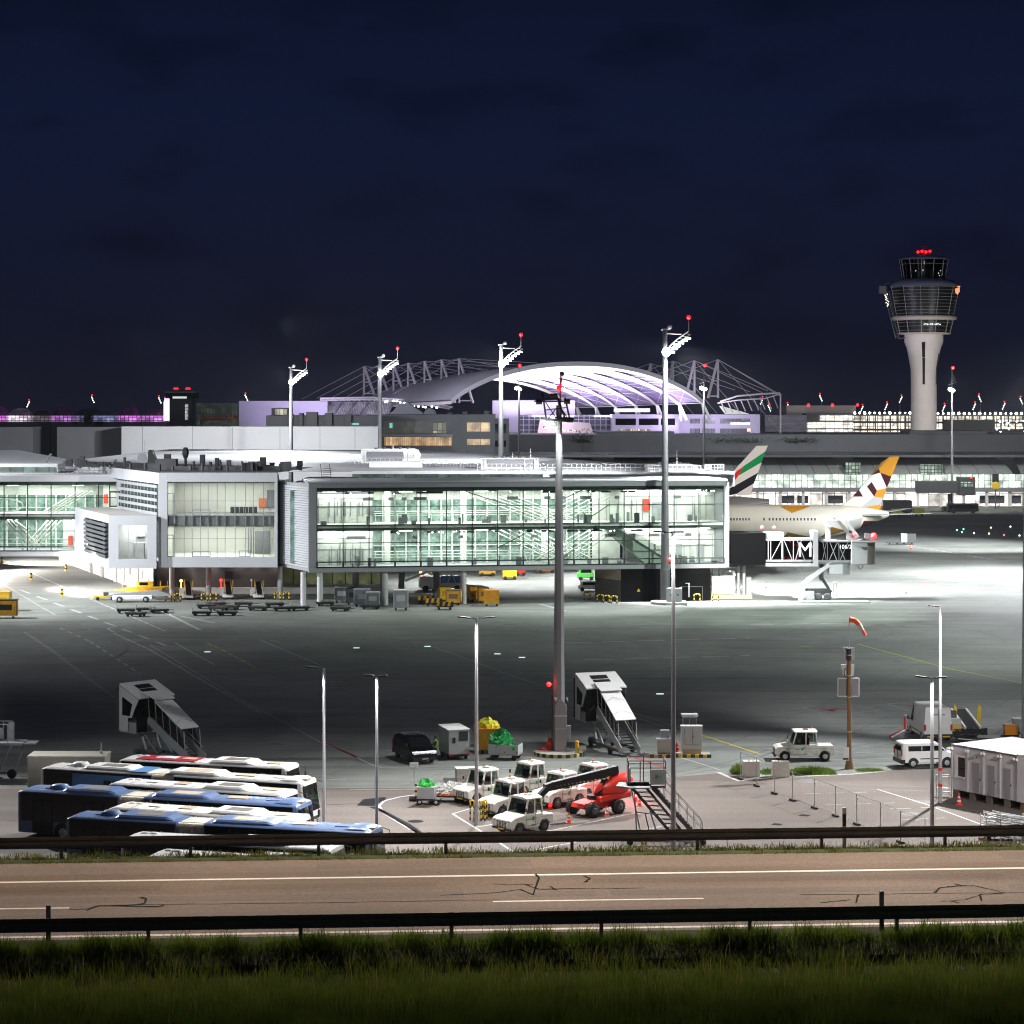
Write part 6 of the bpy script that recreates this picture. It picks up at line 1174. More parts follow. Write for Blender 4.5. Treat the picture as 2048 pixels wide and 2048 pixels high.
for o in list(bpy.data.objects):
    if o.get('label','').startswith('white and light blue'):
        MB().box(-7.4,-1.6,-1.30,-1.289,.4,2.74).build('side_panel', B_BUS2, o); q = MB(); q.box(-3.4,-1.9,-1.1,1.1,3.075,3.085); q.build('roof_panel', B_BUS2, o)
SC = thing('site_cabin', 'beige flat roofed cabin behind the rear of the parked buses', 'cabin', (xa(132,164),164,0)); hw = 77*164/F
MB().box(-hw,hw,0,2.4,.1,2.45).build('wall', mat('beige_cabin', (.42,.40,.34), .6, var=.08), SC, bev=.03); MB().box(-hw-.05,hw+.05,-.05,2.45,2.45,2.6).build('roof', mat('beige_roof', (.46,.44,.38), .6), SC); m = MB(); m.tube((hw-.4,1,2.6),(hw-.4,1,3.4),.05); m.sph((hw-.4,1,2.75),.15,6,4); m.build('antenna', STEEL, SC)

# ================================================================== passenger stairs
def stairs(cx, cy, yaw, label):
    """local: +x from the lower end up to the cabin, cabin centre at the origin"""
    S = thing('passenger_stairs', label, 'passenger stairs', (cx,cy,0), yaw, 'mobile passenger stairs')
    zf, run = 2.9, 4.9; x_lo, z_lo = -run-1.2, .35; x_hi = -1.25
    m = MB(); n = 15
    for k in range(n):
        f = k/(n-1); m.box(x_lo+(x_hi-x_lo)*f-.16,x_lo+(x_hi-x_lo)*f+.16,-.68,.68,z_lo+(zf-z_lo)*f-.04,z_lo+(zf-z_lo)*f)
    m.build('tread', DGREY, S)
    for sg in (-1,1):
        m = MB(); m.beam((x_lo-.2,sg*.78,z_lo+.15),(x_hi,sg*.78,zf+.25),.07,.62); m.build('stringer', GREYP, S)
        m = MB(); m.quad((x_lo+.2,sg*.75,z_lo+.75),(x_hi,sg*.75,zf+.75),(x_hi,sg*.75,zf+2.1),(x_lo+1.2,sg*.75,z_lo+2.5)); m.build('side_glazing', gmat('smoked_glass', (.25,.24,.22), .05) if 'smoked_glass' not in bpy.data.materials else bpy.data.materials['smoked_glass'], S)
        m = MB()
        for f in (.06,.24,.42,.6,.78,.96): x = x_lo+(x_hi-x_lo)*f; z = z_lo+(zf-z_lo)*f; m.beam((x,sg*.77,z+.3),(x+.2,sg*.77,z+2.15),.05)
        m.beam((x_lo,sg*.72,z_lo+1.0),(x_hi,sg*.72,zf+1.0),.05); m.build('rail', STEEL, S)
    m = MB(); m.beam((x_lo+.7,0,z_lo+2.45),(x_hi-.9,0,zf+1.72),1.72,.07); m.build('canopy', W_PAINT, S); m = MB(); m.beam((x_hi-1.15,0,zf+1.85),(x_hi+.4,0,zf+2.35),1.85,.07); m.build('canopy_hood', W_PAINT, S)
    m = MB()
    for a in (.18,.62): m.beam((x_lo+.7+(x_hi-.9-x_lo-.7)*a,-.8,z_lo+2.5+a*2.0),(x_lo+1.2+(x_hi-.9-x_lo-.7)*a,0,z_lo+2.72+a*2.0),.02,.01); m.beam((x_lo+1.2+(x_hi-.9-x_lo-.7)*a,0,z_lo+2.72+a*2.0),(x_lo+.7+(x_hi-.9-x_lo-.7)*a,.8,z_lo+2.5+a*2.0),.02,.01)
    m.build('canopy_seam', DGREY, S)
    m = MB(); m.add([(-1.35,-1.75,zf+1.9),(1.1,-1.75,zf+2.85),(1.1,1.75,zf+2.85),(-1.35,1.75,zf+1.9),(-1.35,-1.75,zf+2.0),(1.1,-1.75,zf+2.95),(1.1,1.75,zf+2.95),(-1.35,1.75,zf+2.0)],[(3,2,1,0),(4,5,6,7),(0,1,5,4),(1,2,6,5),(2,3,7,6),(3,0,4,7)]); rf = m.build('cabin_roof', W_PAINT, S)
    m = MB(); nn = Vector((2.45,0,.95)).normalized(); 
    for a,b_ in ((.30,.52),(.55,.80)): p = lambda f,y: (-1.35+2.45*f,y,zf+2.006+.95*f); m.quad(p(a,-.75),p(b_,-.75),p(b_,.75),p(a,.75))
    m.build('roof_panel', BLACK, rf)
    for sg in (-1,1):
        y0, y1 = sorted((sg*1.70,sg*1.74)); m = MB(); m.prism([(.05,zf-.75),(1.15,zf-.75),(1.15,zf+2.8),(-1.3,zf+1.85),(-.75,zf+1.0),(-.4,zf+.35),(.05,zf+.35)],'y',y0,y1); m.build('cabin_side', LGREY, S)
        m = MB(); m.prism([(-.2,zf+.5),(.75,zf+.5),(.75,zf+1.95),(-.5,zf+1.45)],'y',*sorted((sg*1.745,sg*1.755))); m.build('cabin_window', D_GLASS, S)
    m = MB(); m.box(-.9,1.1,-1.65,1.65,zf-.85,zf); m.build('cabin_floor', GREYP, S); m = MB(); m.box(1.0,1.12,-1.6,1.6,zf,zf+2.5); m.build('rear_curtain', BLACK, S); m = MB(); m.box(-1.2,-.9,-1.65,-.85,zf-.7,zf+1.5); m.box(-1.2,-.9,.85,1.65,zf-.7,zf+1.5); m.build('front_screen', D_GLASS, S)
    m = MB(); m.loft([[(1.15+k*.09,y*(1 if k%2 else .95),zf+z) for y,z in ((-1.7,-.7),(-1.7,2.5),(1.7,2.5),(1.7,-.7))] for k in range(6)], smooth=False, caps=False); m.build('bumper_bellows', BLACK, S)
    m = MB(); m.beam((-1.0,-.7,.5),(-.2,-.7,zf-.8),.14); m.beam((-1.0,.7,.5),(-.2,.7,zf-.8),.14); m.beam((-2.4,-.7,.5),(-.6,-.7,zf-.9),.1); m.beam((-2.4,.7,.5),(-.6,.7,zf-.9),.1); m.build('lift_strut', GREYP, S)
    m = MB(); m.box(-5.2,.4,-.95,-.75,.35,.6); m.box(-5.2,.4,.75,.95,.35,.6); m.box(-1.2,.3,-.9,.9,.35,.75); m.path([(.1,-.6,.7),(.1,-.6,1.3),(.1,.2,1.3),(.1,.2,.7)],.05,5); m.build('chassis', DGREY, S)
    for x in (-4.4,-.3):
        for sg in (-1,1): m = MB(); m.wheel((x,sg*.95,.3),.3,.2,n=14); m.build('wheel', RUBBER, S)
    m = MB(); m.sph((x_lo-.2,.78,z_lo+.2),.07,6,4); m.sph((x_lo-.2,-.78,z_lo+.2),.07,6,4); m.build('marker_lamp', ORANGE, S)
    return S
stairs(7.15, 186.2, math.atan2(4.3,-1.55), 'covered white stairs facing the road beside the kerbed mast base'); stairs(-28.7, 180.4, math.atan2(4.1,-4.4), 'covered white stairs behind the parked buses, seen from its flank')
S = thing('passenger_stairs', 'open steel stairs with high platform, cut by the left picture edge', 'passenger stairs', (-38.9,171,0), group='mobile passenger stairs')
m = MB(); m.box(-3,2.7,-.9,.9,2.45,2.62); m.box(2.7,3.6,-.7,.7,2.5,2.58); m.build('platform', GREYP, S); m = MB(); m.box(-2.2,.9,-.95,-.9,2.62,3.5); m.box(-2.2,.9,.9,.95,2.62,3.5); m.build('side_panel', LGREY, S)
m = MB()
for x in (-2,-.6,.9,1.6): m.tube((x,-.9,2.6),(x,-.9,4.0),.04,n=5); m.tube((x,.9,2.6),(x,.9,4.0),.04,n=5)
m.tube((-2.2,-.9,4.0),(1.6,-.9,4.0),.04,n=5); m.tube((-2.2,.9,4.0),(1.6,.9,4.0),.04,n=5); m.box(1.3,1.7,.7,.95,2.6,3.9); m.build('rail', STEEL, S)
m = MB(); m.beam((1.9,-.8,2.5),(.9,-.8,.4),.1); m.beam((2.6,.6,2.5),(1.9,.6,.5),.1); m.beam((-4.5,-.7,.9),(1.0,-.7,2.5),.12,.35); m.box(-4,2.2,-.9,-.75,.3,.5); m.build('support_frame', GREYP, S)
for x in (.6,1.9): m = MB(); m.wheel((x,-.85,.35),.35,.22,n=14); m.build('wheel', RUBBER, S)
m = MB(); m.box(-.6,.3,-.8,.4,.5,1.1); m.build('engine_box', LGREY, S)

# ================================================================== tow tractors, vans, people
TGL = gmat('cab_window_glass', (.22,.26,.23), .10)
def person(loc, yaw, label, vest, arms='work', name='person', h=1.75, seated=False):
    Pn = thing(name, label, 'person', loc, yaw); s = h/1.75
    V = {'pel':(0,0,.95),'ch':(0,0,1.28),'nk':(0,0,1.47),'hd':(.03,0,1.58),'ht':(.03,0,1.70),'sl':(0,.19,1.40),'el':(.06,.26,1.12),'wl':(.24,.22,1.02),'hl':(.32,.20,1.03),'sr':(0,-.19,1.40),'er':(.08,-.26,1.14),'wr':(.27,-.20,1.10),'hr':(.35,-.18,1.12),
         'kl':(.03,.11,.50),'al':(0,.12,.09),'tl':(.14,.13,.04),'kr':(.02,-.11,.50),'ar':(-.02,-.12,.09),'tr':(.12,-.13,.04),'hpl':(0,.1,.88),'hpr':(0,-.1,.88)}
    if seated:
        V.update({'kl':(.45,.14,.92),'al':(.5,.14,.48),'tl':(.62,.14,.45),'kr':(.45,-.14,.92),'ar':(.5,-.14,.48),'tr':(.62,-.14,.45)})
    E = [('pel','ch'),('ch','nk'),('nk','hd'),('hd','ht'),('ch','sl'),('sl','el'),('el','wl'),('wl','hl'),('ch','sr'),('sr','er'),('er','wr'),('wr','hr'),('pel','hpl'),('hpl','kl'),('kl','al'),('al','tl'),('pel','hpr'),('hpr','kr'),('kr','ar'),('ar','tr')]
    rad = {'pel':.15,'ch':.16,'nk':.06,'hd':.095,'ht':.085,'sl':.075,'sr':.075,'el':.05,'er':.05,'wl':.038,'wr':.038,'hl':.04,'hr':.04,'kl':.065,'kr':.065,'al':.05,'ar':.05,'tl':.045,'tr':.045,'hpl':.1,'hpr':.1}
    ks = list(V); me = bpy.data.meshes.new('body'); me.from_pydata([tuple(Vector(V[k])*s) for k in ks],[(ks.index(a),ks.index(b)) for a,b in E],[]); o = bpy.data.objects.new('body',me); COL.objects.link(o); o.parent = Pn
    o.modifiers.new('s','SKIN'); 
    for i,k in enumerate(ks): me.skin_vertices[0].data[i].radius = (rad[k]*s,rad[k]*s*(.78 if k in ('ch','pel') else 1)); me.skin_vertices[0].data[i].use_root = (k == 'pel')
    o.modifiers.new('d','SUBSURF').levels = 1; o.modifiers['d'].render_levels = 2; me.materials.append(NAVY)
    m = MB(); m.sph(Vector((.035,0,1.62))*s,.105*s,12,8,(1,.86,1.15)); m.build('head', SKIN, Pn); m = MB(); m.sph(Vector((.015,0,1.67))*s,.112*s,12,6,(1,.88,.9)); m.build('hair', HAIR, Pn)
    m = MB(); m.loft([[(math.cos(a)*rx*s,math.sin(a)*ry*s,z*s) for a in [2*math.pi*i/14 for i in range(14)]] for rx,ry,z in ((.19,.22,.86),(.185,.205,1.05),(.185,.22,1.25),(.15,.2,1.42),(.07,.09,1.5))], caps=False); m.build('vest', vest, Pn)
    return Pn
p = gp(871,1517); person((p.x,p.y,0), R(200), 'person in hi-vis lime vest standing between the black van and the grey generator', LIME)
def tractor(loc, yaw, label, L=3.6, crew=False, tint=None, logo=True):
    Tq = thing('tow_tractor', label, 'tow tractor', loc, yaw, 'white airport tow tractors'); W_ = .95; h = L/2; mt = tint or W_CREAM
    wb = h-.75; xw = -h+.75; xf = h-1.25 if not crew else h-1.35; xr = -h+.9 if not crew else -h+1.35
    pr = [(-h,.5),(-h,1.12),(xr,1.16),(xr,1.25),(xf,1.28),(h-.25,1.12),(h,.98),(h,.48),(wb+.45,.42),(wb+.38,.62),(wb+.2,.80),(wb-.2,.80),(wb-.38,.62),(wb-.45,.40),(xw+.45,.40),(xw+.38,.62),(xw+.2,.80),(xw-.2,.80),(xw-.38,.62),(xw-.45,.45)]
    a = MB(); a.prism(pr,'y',-W_,W_); a.build('body', mt, Tq, bev=.05)
    m = MB(); zt = 2.22; xt = xf-.28
    def pil(x0,x1,z0=1.24): 
        for sg in (-1,1): m.beam((x0,sg*(W_-.06),z0),(x1,sg*(W_-.12),zt),.09)
    pil(xf,xt); pil(xr+.02,xr+.1); pil((xf+xr)/2-.05,(xf+xr)/2-.08); m.beam((xt,-W_+.1,zt-.03),(xt,W_-.1,zt-.03),.08); m.beam((xr+.1,-W_+.1,zt-.03),(xr+.1,W_-.1,zt-.03),.08)
    m.build('cab_frame', mt, Tq)
    m = MB(); m.loft([[(x,y*q,zt+z) for y,z in ((-W_+.06,-.02),(-W_+.08,.06),(-.5,.13),(.5,.13),(W_-.08,.06),(W_-.06,-.02))] for x,q in ((xr-.03,.95),(xr+.15,1),(xt-.1,1),(xt+.16,.92))], smooth=False); rf = m.build('cab_roof', mt, Tq, bev=.03)
    m = MB(); m.cbox(((xr+xt)/2,.1,zt+.15),.35,.45,.06); m.build('roof_hatch', DGREY, rf)
    m = MB(); m.quad((xf+.01,-W_+.1,1.28),(xf+.01,W_-.1,1.28),(xt+.02,W_-.16,zt-.06),(xt+.02,-W_+.16,zt-.06)); m.build('windscreen', TGL, Tq)
    for sg in (-1,1):
        xm = (xf+xr)/2-.06
        m = MB(); m.quad((xf-.08,sg*(W_-.05),1.3),(xm+.05,sg*(W_-.05),1.3),(xm+.04,sg*(W_-.11),zt-.07),(xt-.02,sg*(W_-.11),zt-.07)); m.build('side_window', TGL, Tq); m = MB(); m.quad((xm-.05,sg*(W_-.05),1.3),(xr+.1,sg*(W_-.05),1.3),(xr+.15,sg*(W_-.11),zt-.07),(xm-.06,sg*(W_-.11),zt-.07)); m.build('rear_side_window', TGL, Tq)
        m = MB(); y0, y1 = sorted((sg*W_,sg*(W_+.012))); m.box(xm,xm+.02,y0,y1,.55,1.25); m.box(xf-.02,xf,y0,y1,.55,1.25); m.box(xm,xf,y0,y1,.53,.55); m.build('door_seam', BLACK, Tq); m = MB(); m.box(xm+.08,xm+.22,*sorted((sg*(W_+.005),sg*(W_+.035))),1.05,1.09); m.build('door_handle', BLACK, Tq)
        if logo:
            lg = MB(); lg.box((xm+xf)/2-.32,(xm+xf)/2-.12,*sorted((sg*(W_+.004),sg*(W_+.014))),.86,1.04); lg.build('green_logo', GRN, Tq); lg = MB(); lg.box((xm+xf)/2-.06,(xm+xf)/2+.34,*sorted((sg*(W_+.004),sg*(W_+.012))),.91,.97); lg.build('logo_bar', GREYP, Tq)
        for x in (wb,xw):
            q = MB(); q.wheel((x,sg*(W_-.13),.38),.38,.24); wo = q.build('wheel', RUBBER, Tq); q = MB(); q.wheel((x,sg*(W_-.1),.38),.2,.22,n=12); q.build('rim', W_PAINT if crew else DGREY, wo)
        q = MB(); q.sph((h-.02,sg*(W_-.25),.92),.1,8,6,(.45,1,1)); q.build('headlight', STEEL, Tq)
        q = MB(); q.path([(xf+.02,sg*W_,1.5),(xf+.15,sg*(W_+.16),1.5)],.015,5); q.cbox((xf+.15,sg*(W_+.18),1.6),.05,.14,.24); q.build('mirror', BLACK, Tq)
    m = MB()
    for i in range(4):
        for j in range(5): m.box(h-.0,h+.012,-.5+i*.26,-.5+i*.26+.17,.50+j*.085,.555+j*.085)
    m.build('grille', BLACK, Tq); m = MB(); m.box(h-.05,h+.08,-W_+.05,W_-.05,.36,.47); m.build('bumper', BLACK, Tq); m = MB(); m.box(h+.081,h+.09,-.28,.28,.37,.46); m.build('number_plate', YELLOW, Tq)
    m = MB(); m.box((xf+xr)/2-.35,(xf+xr)/2+.05,-.75,.75,1.2,1.75); m.cbox((xf-.35,.35,1.45),.08,.36,.36,Matrix.Rotation(R(30),3,'Y')); m.build('seat', BLACK, Tq)
    m = MB(); m.tube((xr+.25,-.5,zt+.1),(xr+.25,-.5,zt+.28),.07,n=8); m.build('beacon', mat('amber_lens', (.5,.18,.02), .3) if 'amber_lens' not in bpy.data.materials else bpy.data.materials['amber_lens'], rf)
    for sg in (-1,1):
        q = MB(); q.box(-h-.012,-h+.01,*sorted((sg*(W_-.05),sg*(W_-.25))),.8,.98); q.build('rear_lamp', RED, Tq)
        q = MB(); [q.box(x0_,x0_+.30,*sorted((sg*W_,sg*(W_+.008))),.56,.6) for x0_ in (-h+1.3,-.2)]; q.box(-h+.1,h-.3,*sorted((sg*W_,sg*(W_+.006))),1.0,1.012); q.build('side_seam', DGREY, Tq)
    if crew: m = MB(); m.box(-h+.02,xr-.02,-W_+.02,-W_+.08,1.1,1.2); m.box(-h+.02,xr-.02,W_-.08,W_-.02,1.1,1.2); m.build('bed_rail', mt, Tq)
    return Tq
YW = R(218); 
TINTP = mat('pinkish_white_paint', (.70,.66,.62), .42, var=.06)
for px,py,lab,dy in ((962,1603,'white tow tractor at the left of the group, beside the white bags cart',0),(1014,1628,'white tow tractor behind the yellow black bollards, second from the front',0),(1055,1589,'white tow tractor at the back left of the group with open dark cab',0),(1118,1611,'white tow tractor lit red behind the black boom of the lift',4),(1181,1593,'white tow tractor at the back right, mostly hidden by the lift boom',0),(1046,1663,'white tow tractor nearest to the road with green logo on its door',2)):
    p = gp(px,py); tractor((p.x,p.y,0), YW+R(dy), lab)
p = gp(1607,1519); TD = tractor((p.x,p.y,0), R(181), 'white tow tractor with crew cab and driver, alone by the grass patch', L=4.6, crew=True)
p2 = gp(1612,1519); person((p2.x-.1,p2.y,.32), R(181), 'person in orange vest driving the lone white tow tractor', mat('hi_vis_orange', (.75,.25,.03), .7), seated=True)

def van(loc, yaw, label, mt, L=5.4, Wd=2.0, Hh=2.5, hood=.9, panel=True, name='van', black=False, plate=None):
    Vv = thing(name, label, 'van', loc, yaw); h = L/2; W_ = Wd/2; zr = Hh
    xf = h-hood                                              # foot of the windscreen
    up = [(-h+.03,.95),(-h+.10,zr-.12),(-h+.25,zr),(xf-.95,zr),(xf-.75,zr-.07),(xf+.02,1.22),(h-.18,1.02),(h,.82)]
    if black: up = [(-h+.02,.95),(-h+.18,zr-.42),(-h+.42,zr-.10),(-h+1.0,zr),(xf-1.5,zr-.01),(xf-.95,zr-.12),(xf+.22,1.16),(h-.28,1.0),(h-.03,.80)]
    rg = []
    for y,q in ((-W_,.0),(-W_+.10,.06),(W_-.10,.06),(W_,.0)):
        rg.append([(x,y*(1-.10*max(0,(z-1.1))/1.4),z-(.07 if q == 0 else 0)*(z > 1.0)) for x,z in [(-h,.42)]+up+[(h,.40)]])
    MB().loft(rg, closed=True, smooth=False).build('body', mt, Vv, bev=.06, seg=3)
    def sy(z): return W_*(1-.10*max(0,(z-1.1))/1.4)+.012
    m = MB(); fb, ft = (.16,-.86) if black else (.03,-.70); m.quad((xf+fb,-W_+.16,1.25),(xf+fb,W_-.16,1.25),(xf+ft,W_-.24,zr-.13),(xf+ft,-W_+.24,zr-.13)); m.build('windscreen', D_GLASS, Vv)
    for sg in (-1,1):
        wins = [(xf-.12,xf-1.05,-.75)] if panel else [(xf-.12,xf-1.05,-.75),(xf-1.2,xf-2.0,0),(xf-2.04,-h+.55,0)]
        if panel is None: wins = []
        for a,b_,sl in wins:
            z0, z1 = 1.28, zr-.28; m = MB(); m.quad((a,sg*sy(z0),z0),(b_,sg*sy(z0),z0),(b_,sg*sy(z1),z1),(a+sl*.8,sg*sy(z1),z1)); m.build('side_window', D_GLASS, Vv)
        for x in (-h+.95,h-.95):
            m = MB(); m.wheel((x,sg*(W_-.13),.34),.34,.24); wo = m.build('wheel', RUBBER, Vv); m = MB(); m.wheel((x,sg*(W_-.10),.34),.22,.225,n=14); m.build('rim', STEEL if not black else BLACK, wo)
            m = MB(); m.prism([(x+.43*math.cos(t),.36+.43*math.sin(t)) for t in [math.pi*i/10 for i in range(11)]],'y',*sorted((sg*(W_-.02),sg*(W_+.006)))); m.build('wheel_arch', BLACK, Vv)
        m = MB(); m.cbox((h-.14,sg*(W_-.28),.84),.2,.4,.14); m.build('headlight', emat('dim_headlight', (.85,.85,1), .6) if 'dim_headlight' not in bpy.data.materials else bpy.data.materials['dim_headlight'], Vv)
        m = MB(); m.box(-h-.005,-h+.08,*sorted((sg*(W_-.16),sg*(W_+.005))),.95,1.45); m.build('tail_light', mat('tail_red', (.45,.01,.01), .3) if 'tail_red' not in bpy.data.materials else bpy.data.materials['tail_red'], Vv)
        m = MB(); m.path([(xf-.2,sg*W_,1.3),(xf-.05,sg*(W_+.15),1.35)],.03,5); m.cbox((xf-.05,sg*(W_+.18),1.42),.1,.16,.26); m.build('mirror', BLACK if panel or black else mt, Vv)
        m = MB(); m.box(-h+1.5,h-1.5,*sorted((sg*W_,sg*(W_+.015))),.66,.73); m.build('side_trim', BLACK, Vv)
    MB().box(-h-.05,-h+.3,-W_-.01,W_+.01,.36,.66).build('rear_bumper', BLACK, Vv); MB().box(h-.25,h+.04,-W_,W_,.34,.56).build('front_bumper', BLACK, Vv)
    if panel is not None and not panel: m = MB(); m.quad((-h+.015,-W_+.2,1.3),(-h+.015,W_-.2,1.3),(-h+.07,W_-.26,zr-.3),(-h+.07,-W_+.26,zr-.3)); m.build('rear_window', D_GLASS, Vv)
    m = MB(); m.box(-h-.012,-h+.02,-.01,.01,.7,zr-.15); m.build('rear_door_gap', BLACK, Vv); MB().box(h+.03,h+.05,-.26,.26,.40,.50).build('number_plate', LGREY, Vv); MB().box(-h-.03,-h-.01,-.26,.26,.78,.88).build('number_plate', LGREY, Vv)
    if black: m = MB(); m.box(h-.06,h+.01,-W_+.25,W_-.25,.80,.825); m.box(h-.1,h-.02,-W_+.3,W_-.3,.92,.94); m.build('chrome_strip', ALU, Vv)
    return Vv
p = gp(829,1520); van((p.x,p.y,0), R(-68), 'black people carrier parked facing the road beside the hi-vis person', BLACKP, L=4.9, Wd=1.95, Hh=1.98, hood=1.0, panel=False, black=True)
p = gp(1866,1480); V1 = van((p.x,p.y+1.5,0), R(94), 'tall white panel van seen from behind', W_PAINT, L=5.6, Wd=2.35, Hh=2.85, hood=.8, panel=True)
MB().box(-2.80,-2.775,-.55,.55,2.2,2.32).build('faded_strip', GREYP, V1)
m = MB(); m.box(-2.9,-2.86,.35,.95,.42,.52); m.box(-2.9,-2.86,-.95,-.35,.42,.52); m.build('reflector_plate', YELLOW, V1)
p = gp(1846,1533); van((p.x+.3,p.y+.3,0), R(10), 'white compact van with side windows parked by the white site offices', W_PAINT, L=4.6, Wd=1.8, Hh=1.95, hood=.95, panel=False)

# ================================================================== ground equipment near the mast base
def heap(mb, rx, ry, h, z0, n=26, seed=0, cx=0, cy=0):
    g = random.Random(seed); rows = 7; rings = []
    for j in range(rows+1):
        f = j/rows; rr = math.cos(f*math.pi/2)**.55; rings.append([(cx+rx*rr*math.cos(2*math.pi*i/n)*(1+g.uniform(-.2,.2)),cy+ry*rr*math.sin(2*math.pi*i/n)*(1+g.uniform(-.2,.2)),z0+h*math.sin(f*math.pi/2)*(1+.30*math.sin(2*math.pi*i/n*2+seed)+.18*math.sin(2*math.pi*i/n*5+seed*2)+g.uniform(-.14,.14))) for i in range(n)])
    mb.loft(rings, smooth=False); return mb
p = gp(908,1515); GE = thing('ground_power_unit', 'grey box trailer with dark radiator grille beside the hi-vis person', 'trailer', (p.x,p.y,0), R(20))
MB().box(-.85,.85,-1.25,1.25,.42,2.35).build('housing', LGREY, GE, bev=.04); m = MB(); m.add([(-.9,-1.3,2.30),(.9,-1.3,2.30),(.9,1.3,2.42),(-.9,1.3,2.42),(-.9,-1.3,2.36),(.9,-1.3,2.36),(.9,1.3,2.48),(-.9,1.3,2.48)],[(3,2,1,0),(4,5,6,7),(0,1,5,4),(1,2,6,5),(2,3,7,6),(3,0,4,7)]); m.build('roof', W_PAINT, GE)
m = MB(); m.box(-.02,.72,-1.27,-1.25,1.45,2.2); g_ = m.build('radiator_grille', DGREY, GE); m = MB(); [m.box(.0,.7,-1.28,-1.27,1.5+k*.09,1.53+k*.09) for k in range(8)]; m.build('slat', BLACK, g_)
m = MB(); m.box(-.55,-.3,-1.27,-1.25,1.3,1.75); m.build('control_panel', BLACK, GE); MB().box(-.75,.75,-1.2,1.2,.25,.42).build('chassis', BLACK, GE)
for x in (-.7,.7):
    for y in (-.8,.8): m = MB(); m.wheel((x,y,.25),.25,.18,'x',14); m.build('wheel', RUBBER, GE)
    m = MB(); m.box(x-.14,x+.14,-1.3,-1.26,.36,.5); m.build('rear_lamp', RED, GE)
p = gp(976,1509); YC = thing('cargo_container', 'ochre cage container topped with crumpled yellow sheets behind the green tarpaulin cart', 'container', (p.x,p.y+1.2,0), R(14)); MB().box(-.95,.85,-1.1,1.1,.35,2.0).build('box', CONTY, YC, bev=.03); m = MB(); m.box(-.98,.88,-1.13,1.13,1.9,2.02); m.box(-.98,-.9,-1.13,-1.05,.3,2.0); m.box(.8,.88,-1.13,-1.05,.3,2.0); m.build('frame', ORANGE, YC)
for x in (-.7,.6): m = MB(); m.wheel((x,-.9,.18),.18,.15,'x',12); m.build('wheel', RUBBER, YC)
m = MB(); heap(m,.85,.9,.55,2.0,seed=4); tag(m.build('crumpled_sheet', mat('yellow_sheet', (.70,.66,.03), .5, var=.2, sc=4, bump=.6)), 'heap of bright yellow plastic sheets lying on the ochre container', 'sheet').location = (p.x,p.y+1.2,0)
bpy.data.objects['crumpled_sheet'].location = (p.x,p.y+1.2,.02)
p = gp(1011,1518); GC = thing('luggage_cart', 'grey mesh cart with low side walls carrying a green tarpaulin', 'cart', (p.x,p.y,0), R(-14)); MB().box(-1.2,1.2,-.75,.75,.4,.55).build('bed', STEEL, GC)
for sg in (-1,1): m = MB(); m.box(-1.2,1.2,*sorted((sg*.72,sg*.76)),.55,1.2); m.build('side_wall', LGREY, GC)
m = MB(); m.box(1.16,1.2,-.75,.75,.55,1.2); m.box(-1.2,-1.16,-.75,.75,.55,1.2); m.build('end_wall', LGREY, GC); m = MB(); m.box(.7,.95,-.775,-.765,.8,1.05); m.build('green_logo', GRN, GC); m = MB(); m.box(1.0,1.15,-.78,-.77,.6,.7); m.box(.05,.2,-.78,-.77,.6,.7); m.build('reflector', RED, GC)
for x in (-.85,.85):
    for y in (-.6,.6): m = MB(); m.wheel((x,y,.22),.22,.16,n=14); m.build('wheel', RUBBER, GC)
m = MB(); heap(m,1.0,.72,.95,1.0,seed=9,cx=-.35); o = m.build('green_tarpaulin', GREEN); tag(o,'crumpled dark green tarpaulin heaped in the grey mesh cart','tarpaulin'); o.location = (p.x,p.y,0); o.rotation_euler = (0,0,R(-14))
# cart with green cover, striped ends, and the flat cart of white bags
p = gp(853,1608); BC = thing('bin_cart', 'small grey bin cart with black yellow striped corner beside the stacked blocks', 'cart', (p.x,p.y,0), R(-8)); MB().box(-.62,.62,-.5,.5,.42,1.25).build('bin', GREYP, BC, bev=.03); MB().box(-.65,1.0,-.5,.5,.32,.42).build('bed', BLACK, BC)
multi('striped_corner', [(MB().cbox((-.66,-.5,.55+k*.21),.16,.12,.105), YELLOW if k%2 else BLACK) for k in range(5)], BC)
for x in (-.4,.75): m = MB(); m.wheel((x,-.45,.2),.2,.15,n=14); wo = m.build('wheel', RUBBER, BC); m = MB(); m.wheel((x,-.46,.2),.12,.14,n=10); m.build('rim', STEEL, wo)
m = MB(); heap(m,.58,.46,.42,1.15,seed=2); o = m.build('green_cover', mat('bright_green_sheet', (.03,.45,.06), .5, var=.2, sc=4, bump=.5)); tag(o,'bright green plastic cover on the small grey bin cart','cover'); o.location = (p.x,p.y,0); o.rotation_euler = (0,0,R(-8))
p = gp(893,1602); FC = thing('flat_cart', 'black flat bed cart loaded with white bags and orange straps', 'cart', (p.x,p.y,0), R(-6)); MB().box(-1.0,1.1,-.6,.6,.35,.45).build('bed', BLACK, FC)
for x in (-.8,.8): m = MB(); m.wheel((x,-.5,.19),.19,.14,n=14); m.build('wheel', RUBBER, FC)
o = thing('bag_heap','heap of crumpled white bags lying on the flat bed cart','bags',(p.x,p.y,0)); m = MB()
for k in range(9): heap(m,.42,.35,.42,.45+.18*(k%3),n=14,seed=20+k,cx=-.75+.2*k,cy=random.uniform(-.2,.2))
m.build('bag', mat('white_sack', (.70,.69,.66), .7, var=.15, sc=6, bump=.6), o); m = MB(); [m.cbox((-.7+.35*k,-.55,.52),.24,.14,.12) for k in range(5)]; m.build('strap', mat('orange_strap', (.75,.13,.02), .6), o)
